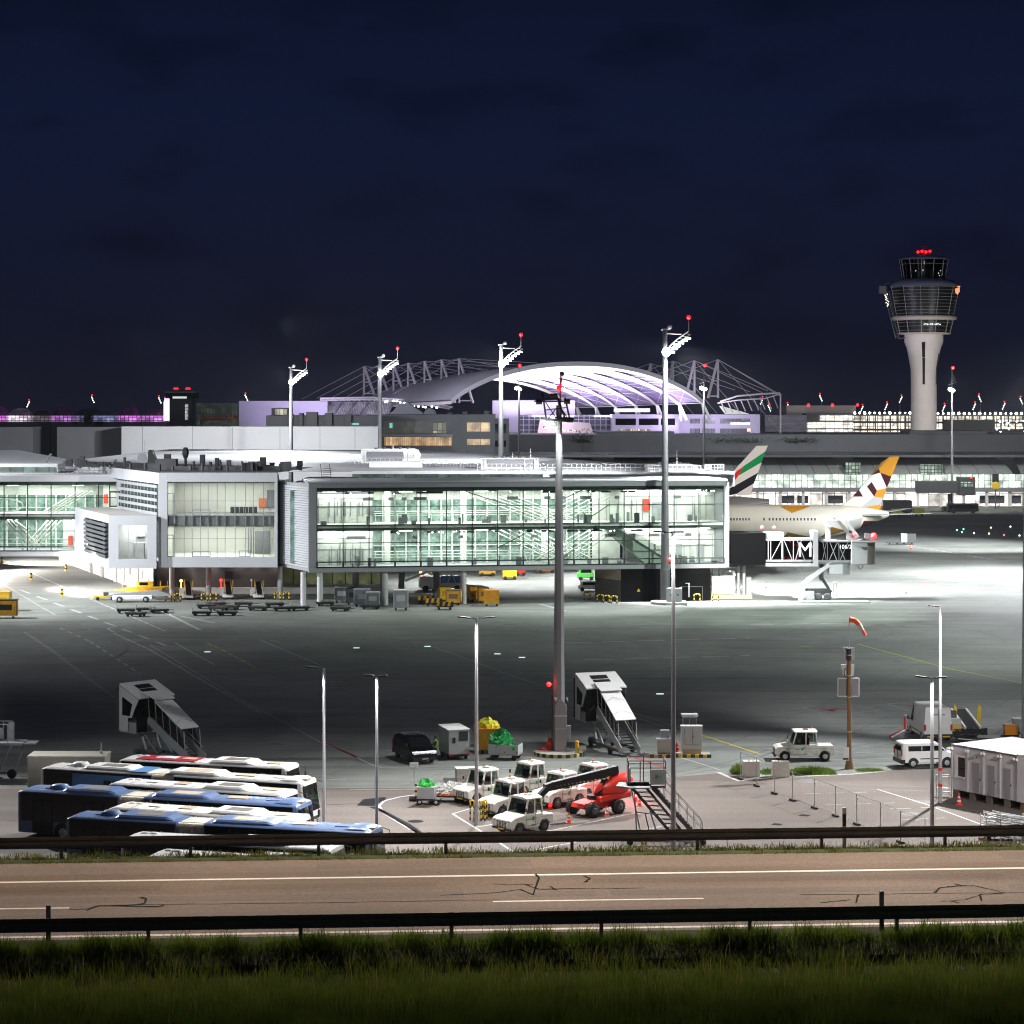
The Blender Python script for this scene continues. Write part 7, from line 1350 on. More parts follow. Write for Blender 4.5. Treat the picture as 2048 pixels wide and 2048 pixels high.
p = gp(827,1602); o = thing('rubber_block','stack of two dark rubber blocks on the yard left of the bin cart','block',(p.x,p.y,0),R(-12)); MB().box(-.28,.28,-.2,.2,0,.16).build('lower_block', BLACK, o, bev=.02); MB().box(-.25,.25,-.18,.18,.16,.36).build('upper_block', DGREY, o, bev=.02)
p = gp(932,1578); o = thing('beige_crate','beige weathered box behind the leftmost tow tractor','crate',(p.x,p.y+.8,0),R(8)); MB().box(-.75,.75,-.5,.5,.15,1.35).build('box', mat('weathered_beige', (.40,.38,.33), .7, var=.3, sc=4), o, bev=.02); MB().box(-.8,.8,-.55,.55,1.35,1.42).build('lid', LGREY, o); MB().box(-.7,.7,-.45,.45,0,.15).build('pallet', BROWN, o)
o = thing('metal_sheet','grey metal sheet leaning left of the beige box','panel',(p.x-1.2,p.y+.4,0)); MB().box(-.45,.45,0,.08,0,.75).build('sheet', GREYP, o); MB().box(-.45,.45,.08,.3,0,.1).build('foot', DGREY, o)
# near mast and its kerb
MY = 182; NMx = xa(1118,MY); NM = thing('floodlight_mast', 'big near mast with dark lattice head on a round striped kerb', 'floodlight mast', (NMx,MY,0))
MB().loft([[(q*math.cos(a),q*math.sin(a),z) for a in [math.pi/8+i*math.pi/4 for i in range(8)]] for q,z in ((.50,.25),(.47,6),(.24,27.6))], smooth=False).build('shaft', HEADM, NM)
m = MB(); m.box(-.33,.58,-.62,-.3,.25,3.9); m.prism([(-.33,3.9),(.58,3.9),(.12,4.5)],'y',-.62,-.3); m.build('service_door', mat('mast_door', (.33,.31,.30), .6, var=.05), NM, bev=.02); m = MB(); m.box(.58,.92,-.6,-.2,1.2,2.3); m.build('switch_box', GREYP, NM, bev=.02); m = MB(); m.box(-.4,.62,-.66,-.62,3.05,3.12); m.box(-.33,.58,-.64,-.62,2.05,2.08); m.build('band', W_PAINT, NM)
m = MB(); m.tube((-.55,-.3,.3),(-.55,-.3,4.6),.06,n=6); m.build('conduit', DRED, NM)
m = MB(); m.prism([(-.42,4.55),(-.12,4.55),(-.27,4.2)],'y',-.66,-.62); m.prism([(.55,4.55),(.7,4.55),(.72,4.15),(.6,4.3)],'y',-.6,-.56); m.build('marker_plate', W_PAINT, NM)
m = MB(); m.tube((-.3,-.4,5.55),(-.72,-.5,5.55),.04,n=5); m.build('lamp_bracket', DGREY, NM); m = MB(); m.sph((-.8,-.5,5.57),.17,10,8); m.build('warning_lamp', LAMPRED, NM)
zt = 27.6; m = MB()
def HX(px): return (px-1118)*MY/F
def HZ(py): return za(py,MY)
for a,b_ in (((1085,786),(1093,842)),((1112,788),(1130,838)),((1130,795),(1140,842)),((1085,800),(1112,795))): m.beam((HX(a[0]),-.25,HZ(a[1])),(HX(b_[0]),-.25,HZ(b_[1])),.14)
for y in (.35,-.3):
    m.beam((HX(1068),y,HZ(803)),(HX(1136),y,HZ(803)),.13); m.beam((HX(1092),y,HZ(820)),(HX(1132),y,HZ(815)),.09); m.beam((HX(1094),y,HZ(841)),(HX(1148),y,HZ(838)),.2); m.beam((HX(1087),y,HZ(798)),(HX(1112),y,HZ(836)),.08); m.beam((HX(1096),y,HZ(838)),(HX(1116),y,HZ(812)),.08); m.beam((HX(1116),y,HZ(806)),(HX(1136),y,HZ(838)),.08)
m.beam((HX(1083),-.2,HZ(786)),(HX(1088),-.2,HZ(800)),.16); m.beam((HX(1086),-.3,HZ(854)),(HX(1112),-.3,HZ(852)),.12); m.build('lattice_head', mat('dark_steel', (.022,.022,.025), .6), NM)
for px,py in ((1078,804),(1106,792),(1134,803),(1130,839),(1140,840),(1104,842)): m = MB(); m.cbox((HX(px),-.1,HZ(py)),.5,.6,.22,Matrix.Rotation(R(18),3,'X')); m.build('lamp_housing', bpy.data.materials['dark_steel'], NM)
m = MB(); m.cbox((HX(1097),-.45,HZ(844.5)),.75,.2,.08); m.cbox((HX(1101),-.5,HZ(855)),.85,.2,.07); m.build('lamp_lens', LAMPW, NM)
m = MB(); m.tube((.1,0,zt),(.1,0,HZ(748)),.07,n=6); m.tube((HX(1121),0,HZ(775)),(HX(1125),0,HZ(746)),.06,n=6); m.sph((HX(1124),0,HZ(748)),.2,8,6); m.tube((.1,0,HZ(760)),(.1,0,HZ(742)),.03,n=5); m.build('antenna', mat('red_white_pole', (.45,.3,.4), .5), NM); m = MB(); m.sph((HX(1118),-.1,HZ(776)),.22,8,6); m.build('beacon', LAMPRED, NM)
KB2 = thing('striped_kerb', 'round concrete island with black and yellow striped kerb under the near mast', 'kerb', (NMx,181.6,0)); MB().tube((0,0,0),(0,0,.27),1.90,n=44).build('island', CONC, KB2)
def arcseg(a0,a1,r0,r1,z0,z1): 
    b = MB(); N = 4; pts = [(a0+(a1-a0)*i/N) for i in range(N+1)]; poly = [(r1*math.cos(a),r1*math.sin(a)) for a in pts]+[(r0*math.cos(a),r0*math.sin(a)) for a in reversed(pts)]; return b.prism(poly,'z',z0,z1)
KY = mat('kerb_yellow', (.55,.47,.16), .7, var=.2, sc=4); KBK = mat('kerb_black', (.05,.05,.048), .75, var=.3, sc=4)
multi('kerb', [(arcseg(2*math.pi*k/38,2*math.pi*(k+1)/38,1.901,1.99,0,.285), KY if k%2 else KBK) for k in range(38)], KB2)
o = thing('bollard','yellow round bollard on the mast island','bollard',(xa(1154,180.6),180.6,.27)); MB().tube((0,0,0),(0,0,.85),.15,n=14).build('post', YELLOW, o); MB().sph((0,0,.85),.16,12,6).build('cap', ORANGE, o)
o = thing('small_sign','small pale sign board on a short post beside the yellow bollard','sign',(xa(1165,180),180,0)); MB().tube((0,0,0),(0,0,.7),.025,n=6).build('post', STEEL, o); MB().box(-.28,.28,-.03,.0,.6,.95).build('board', mat('pale_pink_board', (.62,.52,.48), .6), o)
o = thing('red_cover','red crumpled cover lying against the foot of the near mast','cover',(xa(1095,182),182.2,.27)); m = MB(); heap(m,.32,.3,.75,0,seed=6,cx=.18); heap(m,.45,.22,.22,0,seed=7,cx=-.25); m.build('sheet', mat('red_sheet', (.5,.03,.02), .5, bump=.4, sc=5), o)
# cabinets and the second striped kerb
K2 = thing('striped_kerb', 'long low kerb with black and yellow stripes under the two cabinets', 'kerb', (xa(1355,180.6),180.6,0)); MB().prism([(-2.6,.9),(-2.2,-.2),(2.3,-.5),(2.6,.8)],'z',0,.22).build('island', CONC, K2)
multi('kerb', [(MB().box(-2.2+k*.32,-2.2+(k+1)*.32,-.62,-.51,0,.26), (YELLOW if k%2 else KBK)) for k in range(15)], K2)
o = thing('electric_cabinet','tall pale double door cabinet on the striped kerb','cabinet',(xa(1383,180.7),180.7,.22)); MB().box(-.82,.82,-.3,.5,.35,2.15).build('body', mat('pale_cabinet', (.48,.47,.45), .55), o, bev=.02); m = MB(); m.box(-.55,-.53,-.32,-.3,.75,2.0); m.box(.06,.08,-.32,-.3,.75,2.0); m.box(-.55,.62,-.32,-.3,.73,.75); m.box(.04,.12,-.35,-.3,1.3,1.42); m.build('door_gap', DGREY, o); MB().box(-.7,.72,-.34,.5,0,.35).build('base', mat('tan_base', (.40,.30,.16), .8), o); MB().box(-.86,.86,-.34,.54,2.15,2.2).build('lid', LGREY, o)
o2 = thing('stand_display','grey hooded display box standing behind the tall double door cabinet','display',(xa(1379,182.2),182.2,0)); MB().box(-.55,.55,-.2,.3,2.2,2.95).build('box', mat('display_grey', (.30,.31,.28), .5), o2); MB().box(-.65,.65,-.35,.4,2.95,3.15).build('hood', LGREY, o2, bev=.03); MB().tube((0,0,0),(0,0,2.2),.12).build('post', STEEL, o2); m = MB(); m.box(-.5,-.05,-.22,-.2,2.3,2.85); m.box(.02,.5,-.22,-.2,2.3,2.85); m.build('screen', DGREY, o2)
o = thing('electric_cabinet','low beige cabinet left of the lamp post, under the grey block','cabinet',(xa(1328,180.8),180.8,.22)); MB().box(-.55,.55,-.3,.5,.1,1.1).build('body', mat('beige_cabinet', (.42,.40,.36), .6), o, bev=.02); MB().box(-.6,.6,-.33,.53,1.1,1.17).build('lid', LGREY, o); MB().box(-.5,.5,-.25,.45,0,.1).build('base', DGREY, o)
o = thing('grey_unit','square grey block on top of the low beige cabinet','box',(xa(1329,181.2),181,1.39)); MB().box(-.35,.35,-.2,.3,0,.65).build('body', GREYP, o, bev=.03); MB().box(-.3,.3,-.21,-.2,.1,.55).build('cover', FACADE, o)
def cone(px, py, label, h=.72, z=0, par=None, dark=False):
    p = gp(px,py) if par is None else par; C = thing('traffic_cone', label, 'traffic cone', (p.x,p.y,z), group='red and white traffic cones'); s = h/.72
    rr = mat('cone_red', (.75,.05,.02), .55) if 'cone_red' not in bpy.data.materials else bpy.data.materials['cone_red']
    prof = [(.15,.04),(.125,.2),(.11,.3),(.085,.42),(.07,.52),(.03,.72)]; it = []
    for k in range(5): it.append((MB().tube((0,0,prof[k][1]*s),(0,0,prof[k+1][1]*s),prof[k][0]*s,prof[k+1][0]*s,14,caps=(k==4)), [rr,W_PAINT,rr,W_PAINT,rr][k] if not dark else [rr,BLACK,rr,BLACK,rr][k]))
    multi('cone', it, C); MB().box(-.2*s,.2*s,-.2*s,.2*s,0,.05).build('base', rr, C, bev=.015)
cone(1138,1646,'traffic cone in front of the lift front wheel, near the nearest tow tractor'); cone(1213,1632,'traffic cone below the lift between its wheels'); cone(1279,1612,'traffic cone under the steel stair platform beside the red lamp'); cone(1354,1506,'dark banded traffic cone between the two cabinets',dark=True,h=.95); cone(1918,1610,'traffic cone at the blocks under the white site offices',h=.85); cone(1812,1187,'far traffic cone on the bright apron right of the passenger bridge',h=.9); cone(1822,1098,'farthest traffic cone on the apron beyond the bag trolley',h=.9); cone(1531,1176,'far traffic cone left of the passenger bridge stair',h=.9)
for px,py,lab in ((1100,1619,'red flashing lamp on the yard behind the nearest tow tractor'),(1271,1603,'red flashing lamp under the steel stair platform')):
    p = gp(px,py); o = thing('warning_light',lab,'warning light',(p.x,p.y,0)); MB().box(-.12,.12,-.12,.12,0,.22).build('base', RED, o); MB().sph((0,0,.34),.13,10,8).build('lens', LAMPRED, o)
    l = bpy.data.lights.new('red_glow','POINT'); l.energy = 260; l.color = (1,.05,.04); l.shadow_soft_size = .15; lo = bpy.data.objects.new('red_glow',l); COL.objects.link(lo); lo.location = (p.x,p.y-.15,.6)
# yellow black guard round a lamp post
p = gp(957,1640); PG = thing('post_guard','yellow and black striped hoop guards round the lamp post by the tow tractors','bollard guard',(p.x,p.y,0))
for x,y in ((-.42,-.1),(-.12,-.5),(.30,-.35),(.42,.1)):
    it = []
    for sx_ in (-.13,.13):
        for k in range(6): it.append((MB().tube((x+sx_,y,k*.2),(x+sx_,y,k*.2+.2),.05,n=8), YELLOW if k%2 else BLACK))
    for k in range(6): a0, a1 = math.pi*k/6, math.pi*(k+1)/6; it.append((MB().tube((x+.13*math.cos(a0),y,1.2+.13*math.sin(a0)),(x+.13*math.cos(a1),y,1.2+.13*math.sin(a1)),.05,n=8), YELLOW))
    multi('hoop', it, PG)
p = gp(828,1572); o = thing('notice_sign','small white notice sign on a thin post before the black van','sign',(p.x,p.y,0)); MB().tube((0,0,0),(0,0,1.5),.025,n=6).build('post', STEEL, o); MB().box(-.32,.32,-.03,0,1.35,1.72).build('board', W_PAINT, o, bev=.01); m = MB(); [m.box(-.18,.2,-.034,-.03,1.46+k*.07,1.48+k*.07) for k in range(2)]; m.build('text_line', GREYP, o)

# ================================================================== boom lift
Lc = at(1190,1611,155.6); BLq = thing('boom_lift', 'red telescopic boom lift with black boom and four big wheels', 'boom lift', (Lc.x,155.6,0), math.atan2(-.66,-.75))
for x,y,lab in ((1.15,-.98,0),(1.15,.98,0),(-1.25,-.98,0),(-1.25,.98,0)):
    m = MB(); m.wheel((x,y,.48),.48,.42,n=28); wo = m.build('wheel', RUBBER, BLq); m = MB(); m.wheel((x,y+(.03 if y>0 else -.03),.48),.25,.40,n=16); m.build('rim', mat('rim_brown', (.10,.09,.08), .6) if 'rim_brown' not in bpy.data.materials else bpy.data.materials['rim_brown'], wo)
    m = MB()
    for k in range(18): a = 2*math.pi*k/18; m.cbox((x+math.cos(a)*.475,y,.48+math.sin(a)*.475),.05,.40,.07,Matrix.Rotation(-a,3,'Y'))
    m.build('tread', RUBBER, wo)
MB().prism([(-1.7,.55),(-1.6,.95),(-.5,1.05),(.5,1.05),(1.55,.9),(1.7,.6),(1.2,.45),(-1.2,.45)],'y',-.62,.62).build('chassis', RED, BLq, bev=.05); m = MB(); m.tube((0,0,1.0),(0,0,1.3),.55,n=20); m.build('slew_ring', BLACK, BLq)
def L2(px,py,Y): v = at(px,py,Y)-Vector((Lc.x,155.6,0)); return Matrix.Rotation(-math.atan2(-.66,-.75),3,'Z') @ v
m = MB(); c0 = L2(1198,1584,155.6); c1 = L2(1258,1558,157.0)
rings = []
ax = (c1-c0).normalized(); sd = Vector((0,0,1)).cross(ax).normalized(); upv = ax.cross(sd)
for f,r in ((-.16,.1),(0,.42),(.2,.60),(.5,.74),(.8,.70),(1.0,.48),(1.08,.2)): c = c0.lerp(c1,f); rings.append([tuple(c+sd*(math.cos(a)*r*.95)+upv*(math.sin(a)*r)) for a in [2*math.pi*i/16 for i in range(16)]])
m.loft(rings); m.build('turret_cover', RED, BLq); m = MB(); a = L2(1194,1599,155); b = L2(1256,1586,157.0); m.beam(a,b,.8,.42); m.build('engine_cover', RED, BLq, bev=.1)
m = MB(); m.beam(L2(1234,1539,156.4),L2(1103,1572,153.2),.42,.56); m.build('boom', BLACK, BLq, bev=.03); m = MB(); m.beam(L2(1210,1551,155.9),L2(1096,1575,153.0),.3,.4); m.build('inner_boom', DGREY, BLq); m = MB()
for k in range(14): c = L2(1215-k*8,1557.5-k*-0.0+k*1.15-1,155.5-k*.17); m.cbox(c,.07,.3,.06)
m.build('hose_clip', TAN, BLq); m = MB(); m.beam(L2(1196,1594,155.2),L2(1212,1556,156),.4,.3); m.build('boom_mount', BLACK, BLq); m = MB(); m.beam(L2(1103,1572,153.2),L2(1090,1576,152.9),.42,.5); m.beam(L2(1094,1574,152.9),L2(1074,1596,152.2),.25,.28); m.beam(L2(1098,1580,153),L2(1079,1598,152.3),.12); m.build('jib', BLACK, BLq)
m = MB(); m.cbox(L2(1068,1597,152.2),.3,.7,.12); m.build('basket_mount', DGREY, BLq)

# ================================================================== steel stair with platform
SY = 145.0; ST_ = thing('maintenance_stairs', 'steel work stairs with caged platform and grey panel in front of the lift', 'work stairs', (xa(1320,SY),SY,0)); ox = xa(1320,SY)
def SX(px): return xa(px,SY)-ox
zp = za(1571,SY)
MB().box(SX(1254),SX(1331),-.2,1.5,zp-.12,zp).build('platform', DGREY, ST_); m = MB(); m.prism([(SX(1232),-.1),(SX(1262),-.8),(SX(1300),-.8),(SX(1300),1.3),(SX(1240),1.3)],'z',zp-.08,zp-.0); m.build('side_deck', GREYP, ST_)
z1 = za(1521,SY); m = MB()
for x,y in ((1257,-.2),(1280,-.2),(1301,-.2),(1331,-.2),(1257,1.5),(1290,1.5),(1331,1.5)): m.tube((SX(x),y,zp),(SX(x),y,z1),.035,n=6)
for f in (1,.72): m.tube((SX(1257),-.2,zp+(z1-zp)*f),(SX(1331),-.2,zp+(z1-zp)*f),.03,n=6); m.tube((SX(1257),1.5,zp+(z1-zp)*f),(SX(1331),1.5,zp+(z1-zp)*f),.03,n=6); m.tube((SX(1331),-.2,zp+(z1-zp)*f),(SX(1331),1.5,zp+(z1-zp)*f),.03,n=6); m.tube((SX(1257),-.2,zp+(z1-zp)*f),(SX(1257),1.5,zp+(z1-zp)*f),.03,n=6)
m.build('cage', DRED, ST_); MB().box(SX(1301),SX(1331),-.26,-.22,zp+.1,zp+1.05).build('panel', LGREY, ST_); m = MB(); m.box(SX(1310),SX(1315),-.28,-.262,zp+.5,zp+.72); m.build('green_logo', GRN, ST_); m = MB(); m.box(SX(1316),SX(1322),-.275,-.262,zp+.55,zp+.63); m.build('logo_bar', GREYP, ST_)
MB().box(SX(1257),SX(1262),.2,1.4,zp+.1,zp+1.0).build('panel', GREYP, ST_)
xs0, xs1, zs0 = SX(1305), SX(1398), .30
for y in (-.15,.9): m = MB(); m.beam((xs0,y,zp-.1),(xs1,y,zs0),.06,.26); m.build('stringer', DGREY, ST_)
m = MB(); n = 17
for k in range(n): f = (k+.5)/n; x = xs0+(xs1-xs0)*f; z = zp-.1+(zs0-zp+.1)*f; m.box(x-.13,x+.13,-.12,.87,z-.02,z+.02)
m.build('tread', GREYP, ST_)
m = MB(); x0_, x1_ = SX(1262), SX(1352)
for y in (-.1,.9): m.beam((x0_,y,zp-.1),(x1_,y,zs0),.07,.12); m.beam((x0_+.9,y,zp-.1),(x1_+.7,y,zs0+.1),.06,.1)
for k in range(12): f = k/12; m.beam((x0_+(x1_-x0_)*f,-.1,zp-.1+(zs0-zp)*f),(x0_+.85+(x1_-x0_)*f,-.1,zp-.1+(zs0-zp)*f),.05); m.beam((x0_+(x1_-x0_)*f,-.1,zp-.1+(zs0-zp)*f),(x0_+.85+(x1_-x0_)*(f+.08),.9,zp-.1+(zs0-zp)*(f+.08)),.04)
m.build('support_truss', DGREY, ST_)
m = MB(); zr_ = 1.05
m.tube((SX(1331),-.18,zp+.9),(SX(1345),-.18,zp+.5),.028,n=6); 
for y in (-.18,.95):
    a = Vector((SX(1354),y,zp-.95+.4)); b = Vector((xs1+.2,y,zs0+1.15)); m.tube(Vector((xs0+.3,y,zp+.85)),b,.028,n=6); m.tube(Vector((xs0+.3,y,zp+.35)),b-Vector((0,0,.5)),.022,n=6); m.tube(b,b-Vector((0,0,1.1)),.03,n=6)
    for k in range(1,6): f = k/6; q = Vector((xs0+.3,y,zp+.85)).lerp(b,f); m.tube(q,q-Vector((0,0,1.05)),.02,n=5)
m.build('handrail', STEEL, ST_)
m = MB(); m.beam((SX(1262),-.1,zp-.1),(SX(1284),-.3,.3),.08); m.beam((SX(1300),-.1,zp-1.6),(SX(1318),-.3,.3),.08); m.beam((SX(1270),.9,zp-.1),(SX(1275),.9,.3),.08); m.beam((SX(1274),-.2,za(1623,SY)),(SX(1312),-.2,za(1628,SY)),.06); m.build('leg', GREYP, ST_); m = MB(); m.beam((SX(1290),-.15,za(1625,SY)),(SX(1302),-.3,.3),.07); m.build('red_brace', DRED, ST_)
m = MB(); m.beam((SX(1256),-.5,.3),(xs1+.3,-.3,.3),.12); m.beam((SX(1256),1.2,.3),(xs1+.3,1.0,.3),.12)
for k in range(7): f = k/6; x = SX(1256)+(xs1+.3-SX(1256))*f; m.beam((x,-.5,.3),(x,1.2,.3),.08)
m.build('base_frame', STEEL, ST_); m = MB(); m.tube((SX(1280),-.5,.9),(SX(1285),-.5,.05),.09,n=8); m.tube((SX(1292),-.4,.5),(SX(1290),-.4,.05),.07,n=8); m.build('jack', YELLOW, ST_)
for x,y in ((1259,-.5),(1405,-.4),(1405,1.0),(1259,1.2)): m = MB(); m.wheel((SX(x),y,.2),.2,.14,n=14); m.build('wheel', RUBBER, ST_)

# ================================================================== wooden pole with wind sock and signs
PYy = 174.6; WP = thing('wooden_pole', 'brown wooden pole with flared foot and sign boxes, carrying a wind sock rod', 'pole', (xa(1698.5,PYy),PYy,0))
zt_ = za(1297,PYy); MB().loft([[(q*math.cos(a),q*math.sin(a),z) for a in [2*math.pi*i/12 for i in range(12)]] for q,z in ((.36,0),(.3,.3),(.19,.9),(.16,2),(.15,zt_-.9))]).build('pole', BROWN, WP); MB().tube((0,0,zt_-.9),(0,0,zt_),.17,n=12).build('pole_cap', mat('dark_pole_top', (.03,.025,.02), .7), WP)
m = MB(); m.tube((0,0,zt_),(0,0,za(1239,PYy)),.03,n=6); m.build('rod', STEEL, WP)
def WZ(y): return za(y,PYy)
m = MB(); m.box(-.5,.45,.18,.3,WZ(1321),WZ(1295)); m.build('box_sign', GREYP, WP); m = MB(); m.prism([(-.6,WZ(1330)),(.42,WZ(1330)),(.36,WZ(1352)),(-.45,WZ(1352))],'y',.18,.3); m.build('floodlight_box', LGREY, WP); m = MB(); m.path([(-.25+.16*math.cos(a),-.12,WZ(1345)+.32*math.sin(a)) for a in [math.pi/2+i*math.pi/8 for i in range(9)]],.035,6); m.build('cable', BLACK, WP)
m = MB(); m.box(-.82,.74,.16,.2,WZ(1393),WZ(1357)); m.build('sign_back', mat('sign_back_grey', (.16,.165,.17), .5), WP); m = MB(); m.path([(-.84,.15,WZ(1393)),(.76,.15,WZ(1393)),(.76,.15,WZ(1357)),(-.84,.15,WZ(1357))],.035,6,closed=True); m.build('sign_rim', W_PAINT, WP)
for y in (1310,1351,1394,1463): m = MB(); m.tube((0,0,WZ(y)-.04),(0,0,WZ(y)+.04),.185,n=12); m.build('clamp', STEEL, WP)
m = MB(); m.box(-.5,-.05,-.25,-.12,WZ(1520),WZ(1494)); m.build('notice_box', W_PAINT, WP); m = MB(); m.cbox((-.3,-.2,.8),.4,.2,.12); m.build('foot_bracket', BLACK, WP)
WK = thing('wind_sock', 'orange and white wind sock drooping to the right from the pole rod', 'wind sock', (xa(1698.5,PYy),PYy,WZ(1239))); pts = [(0,0,0),(.42,0,-.06),(.75,0,-.38),(1.0,0,-.82),(1.22,0,-1.2)]; rr = [.22,.2,.17,.15,.12]; it = []
for k in range(4):
    a, b = Vector(pts[k]), Vector(pts[k+1]); it.append((MB().tube(a,b,rr[k],rr[k+1],12), mat('sock_orange', (.70,.10,.03), .7) if k == 0 else (bpy.data.materials['sock_orange'] if k in (1,3) else mat('sock_white', (.42,.36,.33), .7))))
multi('sock', it, WK)

# ================================================================== site offices, fence, blocks, right-hand equipment
ca, cb = Vector((31.05,162.3,0)), Vector((34.55,157.2,0)); cd = (cb-ca).normalized(); cn = Vector((cd.y,-cd.x,0)); 
if cn.x > 0: cn = -cn
OFF = thing('site_office', 'white site office cabins in a row with one window and three grey doors', 'site office', tuple(ca), math.atan2(cd.y,cd.x)); cl = (cb-ca).length
SOW = mat('cabin_white', (.56,.55,.56), .5, var=.05, sc=.8); zb_, zt2 = .55, 3.62
MB().box(0,cl,0,6,zb_,zt2).build('wall', SOW, OFF, bev=.03); MB().box(-.05,cl+.02,-.05,6.05,zt2,zt2+.12).build('roof', mat('grey_cabin_roof', (.11,.115,.115), .6, var=.2, sc=.8), OFF)
for f in (.0,.245,.49,.745,.985):
    x = cl*f; m = MB(); m.box(x-.05,x+.07,-.07,0,zb_,zt2); m.build('corner_post', SOW, OFF); m = MB(); m.tube((x-.12,-.06,zt2-.16),(x-.12,-.2,zt2-.28),.1,n=8); m.tube((x+.14,-.06,zt2-.16),(x+.14,-.2,zt2-.28),.1,n=8); m.build('rain_spout', W_PAINT, OFF)
wd_ = MB().box(cl*.06,cl*.2,-.03,.02,zb_+1.0,zb_+2.35).build('window', D_GLASS, OFF); m = MB(); m.box(cl*.05,cl*.21,-.06,-.03,zb_+2.35,zb_+2.5); m.box(cl*.05,cl*.21,-.1,-.03,zb_+.9,zb_+1.0); m.box(cl*.05,cl*.1,-.05,-.03,zb_+1,zb_+2.35); m.build('frame', W_PAINT, wd_)
for f in (.33,.56,.80): d_ = MB().box(cl*f,cl*f+.62,-.05,0,zb_+.12,zb_+2.15).build('door', mat('cabin_door_grey', (.27,.26,.27), .5) if 'cabin_door_grey' not in bpy.data.materials else bpy.data.materials['cabin_door_grey'], OFF); MB().box(cl*f+.66,cl*f+.72,-.1,-.02,zb_+1.0,zb_+1.1).build('handle', BLACK, d_)
for x in (.05,1.6,3.2,4.9): MB().box(x,x+.55,.05,1.2,0,zb_).build('block', mat('wood_block', (.13,.11,.09), .8), OFF)
m = MB(); m.cbox((cl*.36,-.1,zt2-.5),.3,.2,.1); m.build('door_lamp', STEEL, OFF)
OF2 = thing('site_office', 'plain white site office at the right picture edge, nearest of the row', 'site office', tuple(cb+cd*.06+cn*-.0), math.atan2(cd.y,cd.x)); MB().box(0,6,-.1,5.9,zb_,zt2+.1).build('wall', SOW, OF2, bev=.03); MB().box(-.02,6,-.12,5.95,zt2+.1,zt2+.2).build('roof', LGREY, OF2); MB().box(.2,.7,0,1,0,zb_).build('block', BROWN, OF2); MB().box(-.01,.05,-.14,-.1,zb_,zt2+.1).build('corner_post', GREYP, OF2)
o = thing('step_frame','small steel entrance steps at the left end of the site offices','steps',(30.0,162.0,0)); m = MB(); [m.box(0,.9,-.3+.3*k,0+.3*k,.2*k+.15,.2*k+.2) for k in range(3)]; m.build('tread', STEEL, o); [MB().path([(0,y,0),(0,y,1.5),(.9,y,1.5),(.9,y,0)],.03,5).build('rail', STEEL, o) for y in (-.3,.6)]
SP_ = thing('steel_frame_stack','heap of galvanised stair frames and gratings before the site offices','frame stack',(xa(2005,146.5),146.5,0)); m = MB(); rg_ = random.Random(3)
for k in range(26):
    z = .1+.055*k*.9; x0_ = -1.6+rg_.uniform(-.2,.5)+k*.03; m.beam((x0_,rg_.uniform(-1,1),z+.45),(x0_+rg_.uniform(1.6,3.4),rg_.uniform(-1,1),z-.05),.06)
for x in (-1.2,-.3,.6,1.5,2.4): m.beam((x,-.8,0),(x,-.8,1.9-.25*abs(x)),.07); m.beam((x,.9,0),(x,.9,1.5),.06)
for z in (.5,1.0,1.5): m.beam((-1.4,-.82,z+.35),(2.8,-.82,z-.1),.06)
m.build('frame', STEEL, SP_); m = MB(); [m.box(-1.2+.8*k,-.5+.8*k,-.7,.8,.3+.15*k,.34+.15*k) for k in range(5)]; m.build('grating', DGREY, SP_)
o = thing('canister','red canister lying before the steel frame heap','canister',(xa(1975,147),147,0)); MB().tube((-.28,0,.28),(.28,0,.28),.2,n=12).build('tank', RED, o); MB().box(-.2,.2,-.15,.15,0,.1).build('foot', BLACK, o)
o = thing('timber_block','short brown timber blocks on the yard line near the steel frames','timber',(xa(1960,147.5),146.4,0)); MB().box(-.3,.0,-.15,.15,0,.16).build('block', BROWN, o); MB().box(.1,.32,-.1,.2,0,.12).build('block', BROWN, o)
FP = [(1481,1559),(1513,1573),(1549,1588),(1585,1602),(1629,1617),(1671,1633),(1713.5,1650),(1761,1668),(1801,1686),(1851,1703)]
FLAB = ['first mesh fence panel at the grass patch corner','second mesh fence panel beside the pale concrete block','third mesh fence panel before the lone tow tractor','fourth mesh fence panel below the grass patch','fifth mesh fence panel, left of the white marker post','sixth mesh fence panel, behind the white marker post','seventh mesh fence panel, just right of the white marker post','eighth mesh fence panel crossing the painted yard lines','last mesh fence panel ending near the tall white lamp post']
for k in range(9):
    a, b = gp(*FP[k]), gp(*FP[k+1]); d = b-a; L = d.length; Fq = thing('fence_panel', FLAB[k], 'fence panel', (a.x,a.y,0), math.atan2(d.y,d.x), 'mobile mesh fence panels in a line')
    m = MB(); m.tube((.03,0,.05),(.03,0,2.05),.022,n=6); m.tube((L-.06,0,.05),(L-.06,0,2.05),.022,n=6); m.tube((.03,0,2.03),(L-.06,0,2.03),.016,n=5); m.tube((.03,0,.15),(L-.06,0,.15),.016,n=5); m.build('frame', STEEL, Fq)
    m = MB(); [m.beam((.03,0,.3+.24*j),(L-.06,0,.3+.24*j),.0035) for j in range(7)]; [m.beam((.2+j*.22,0,.15),(.2+j*.22,0,2.03),.003) for j in range(int((L-.3)/.22))]; m.build('wire_mesh', STEEL, Fq)
    MB().box(-.36,.36,-.12,.12,0,.14).build('foot', RUBBER, Fq, bev=.03)
    if k in (2,3,4,6,7): m = MB(); m.wheel((.15,-.03,1.75),.09,.02,n=10); m.build('reflector', YELLOW, Fq)
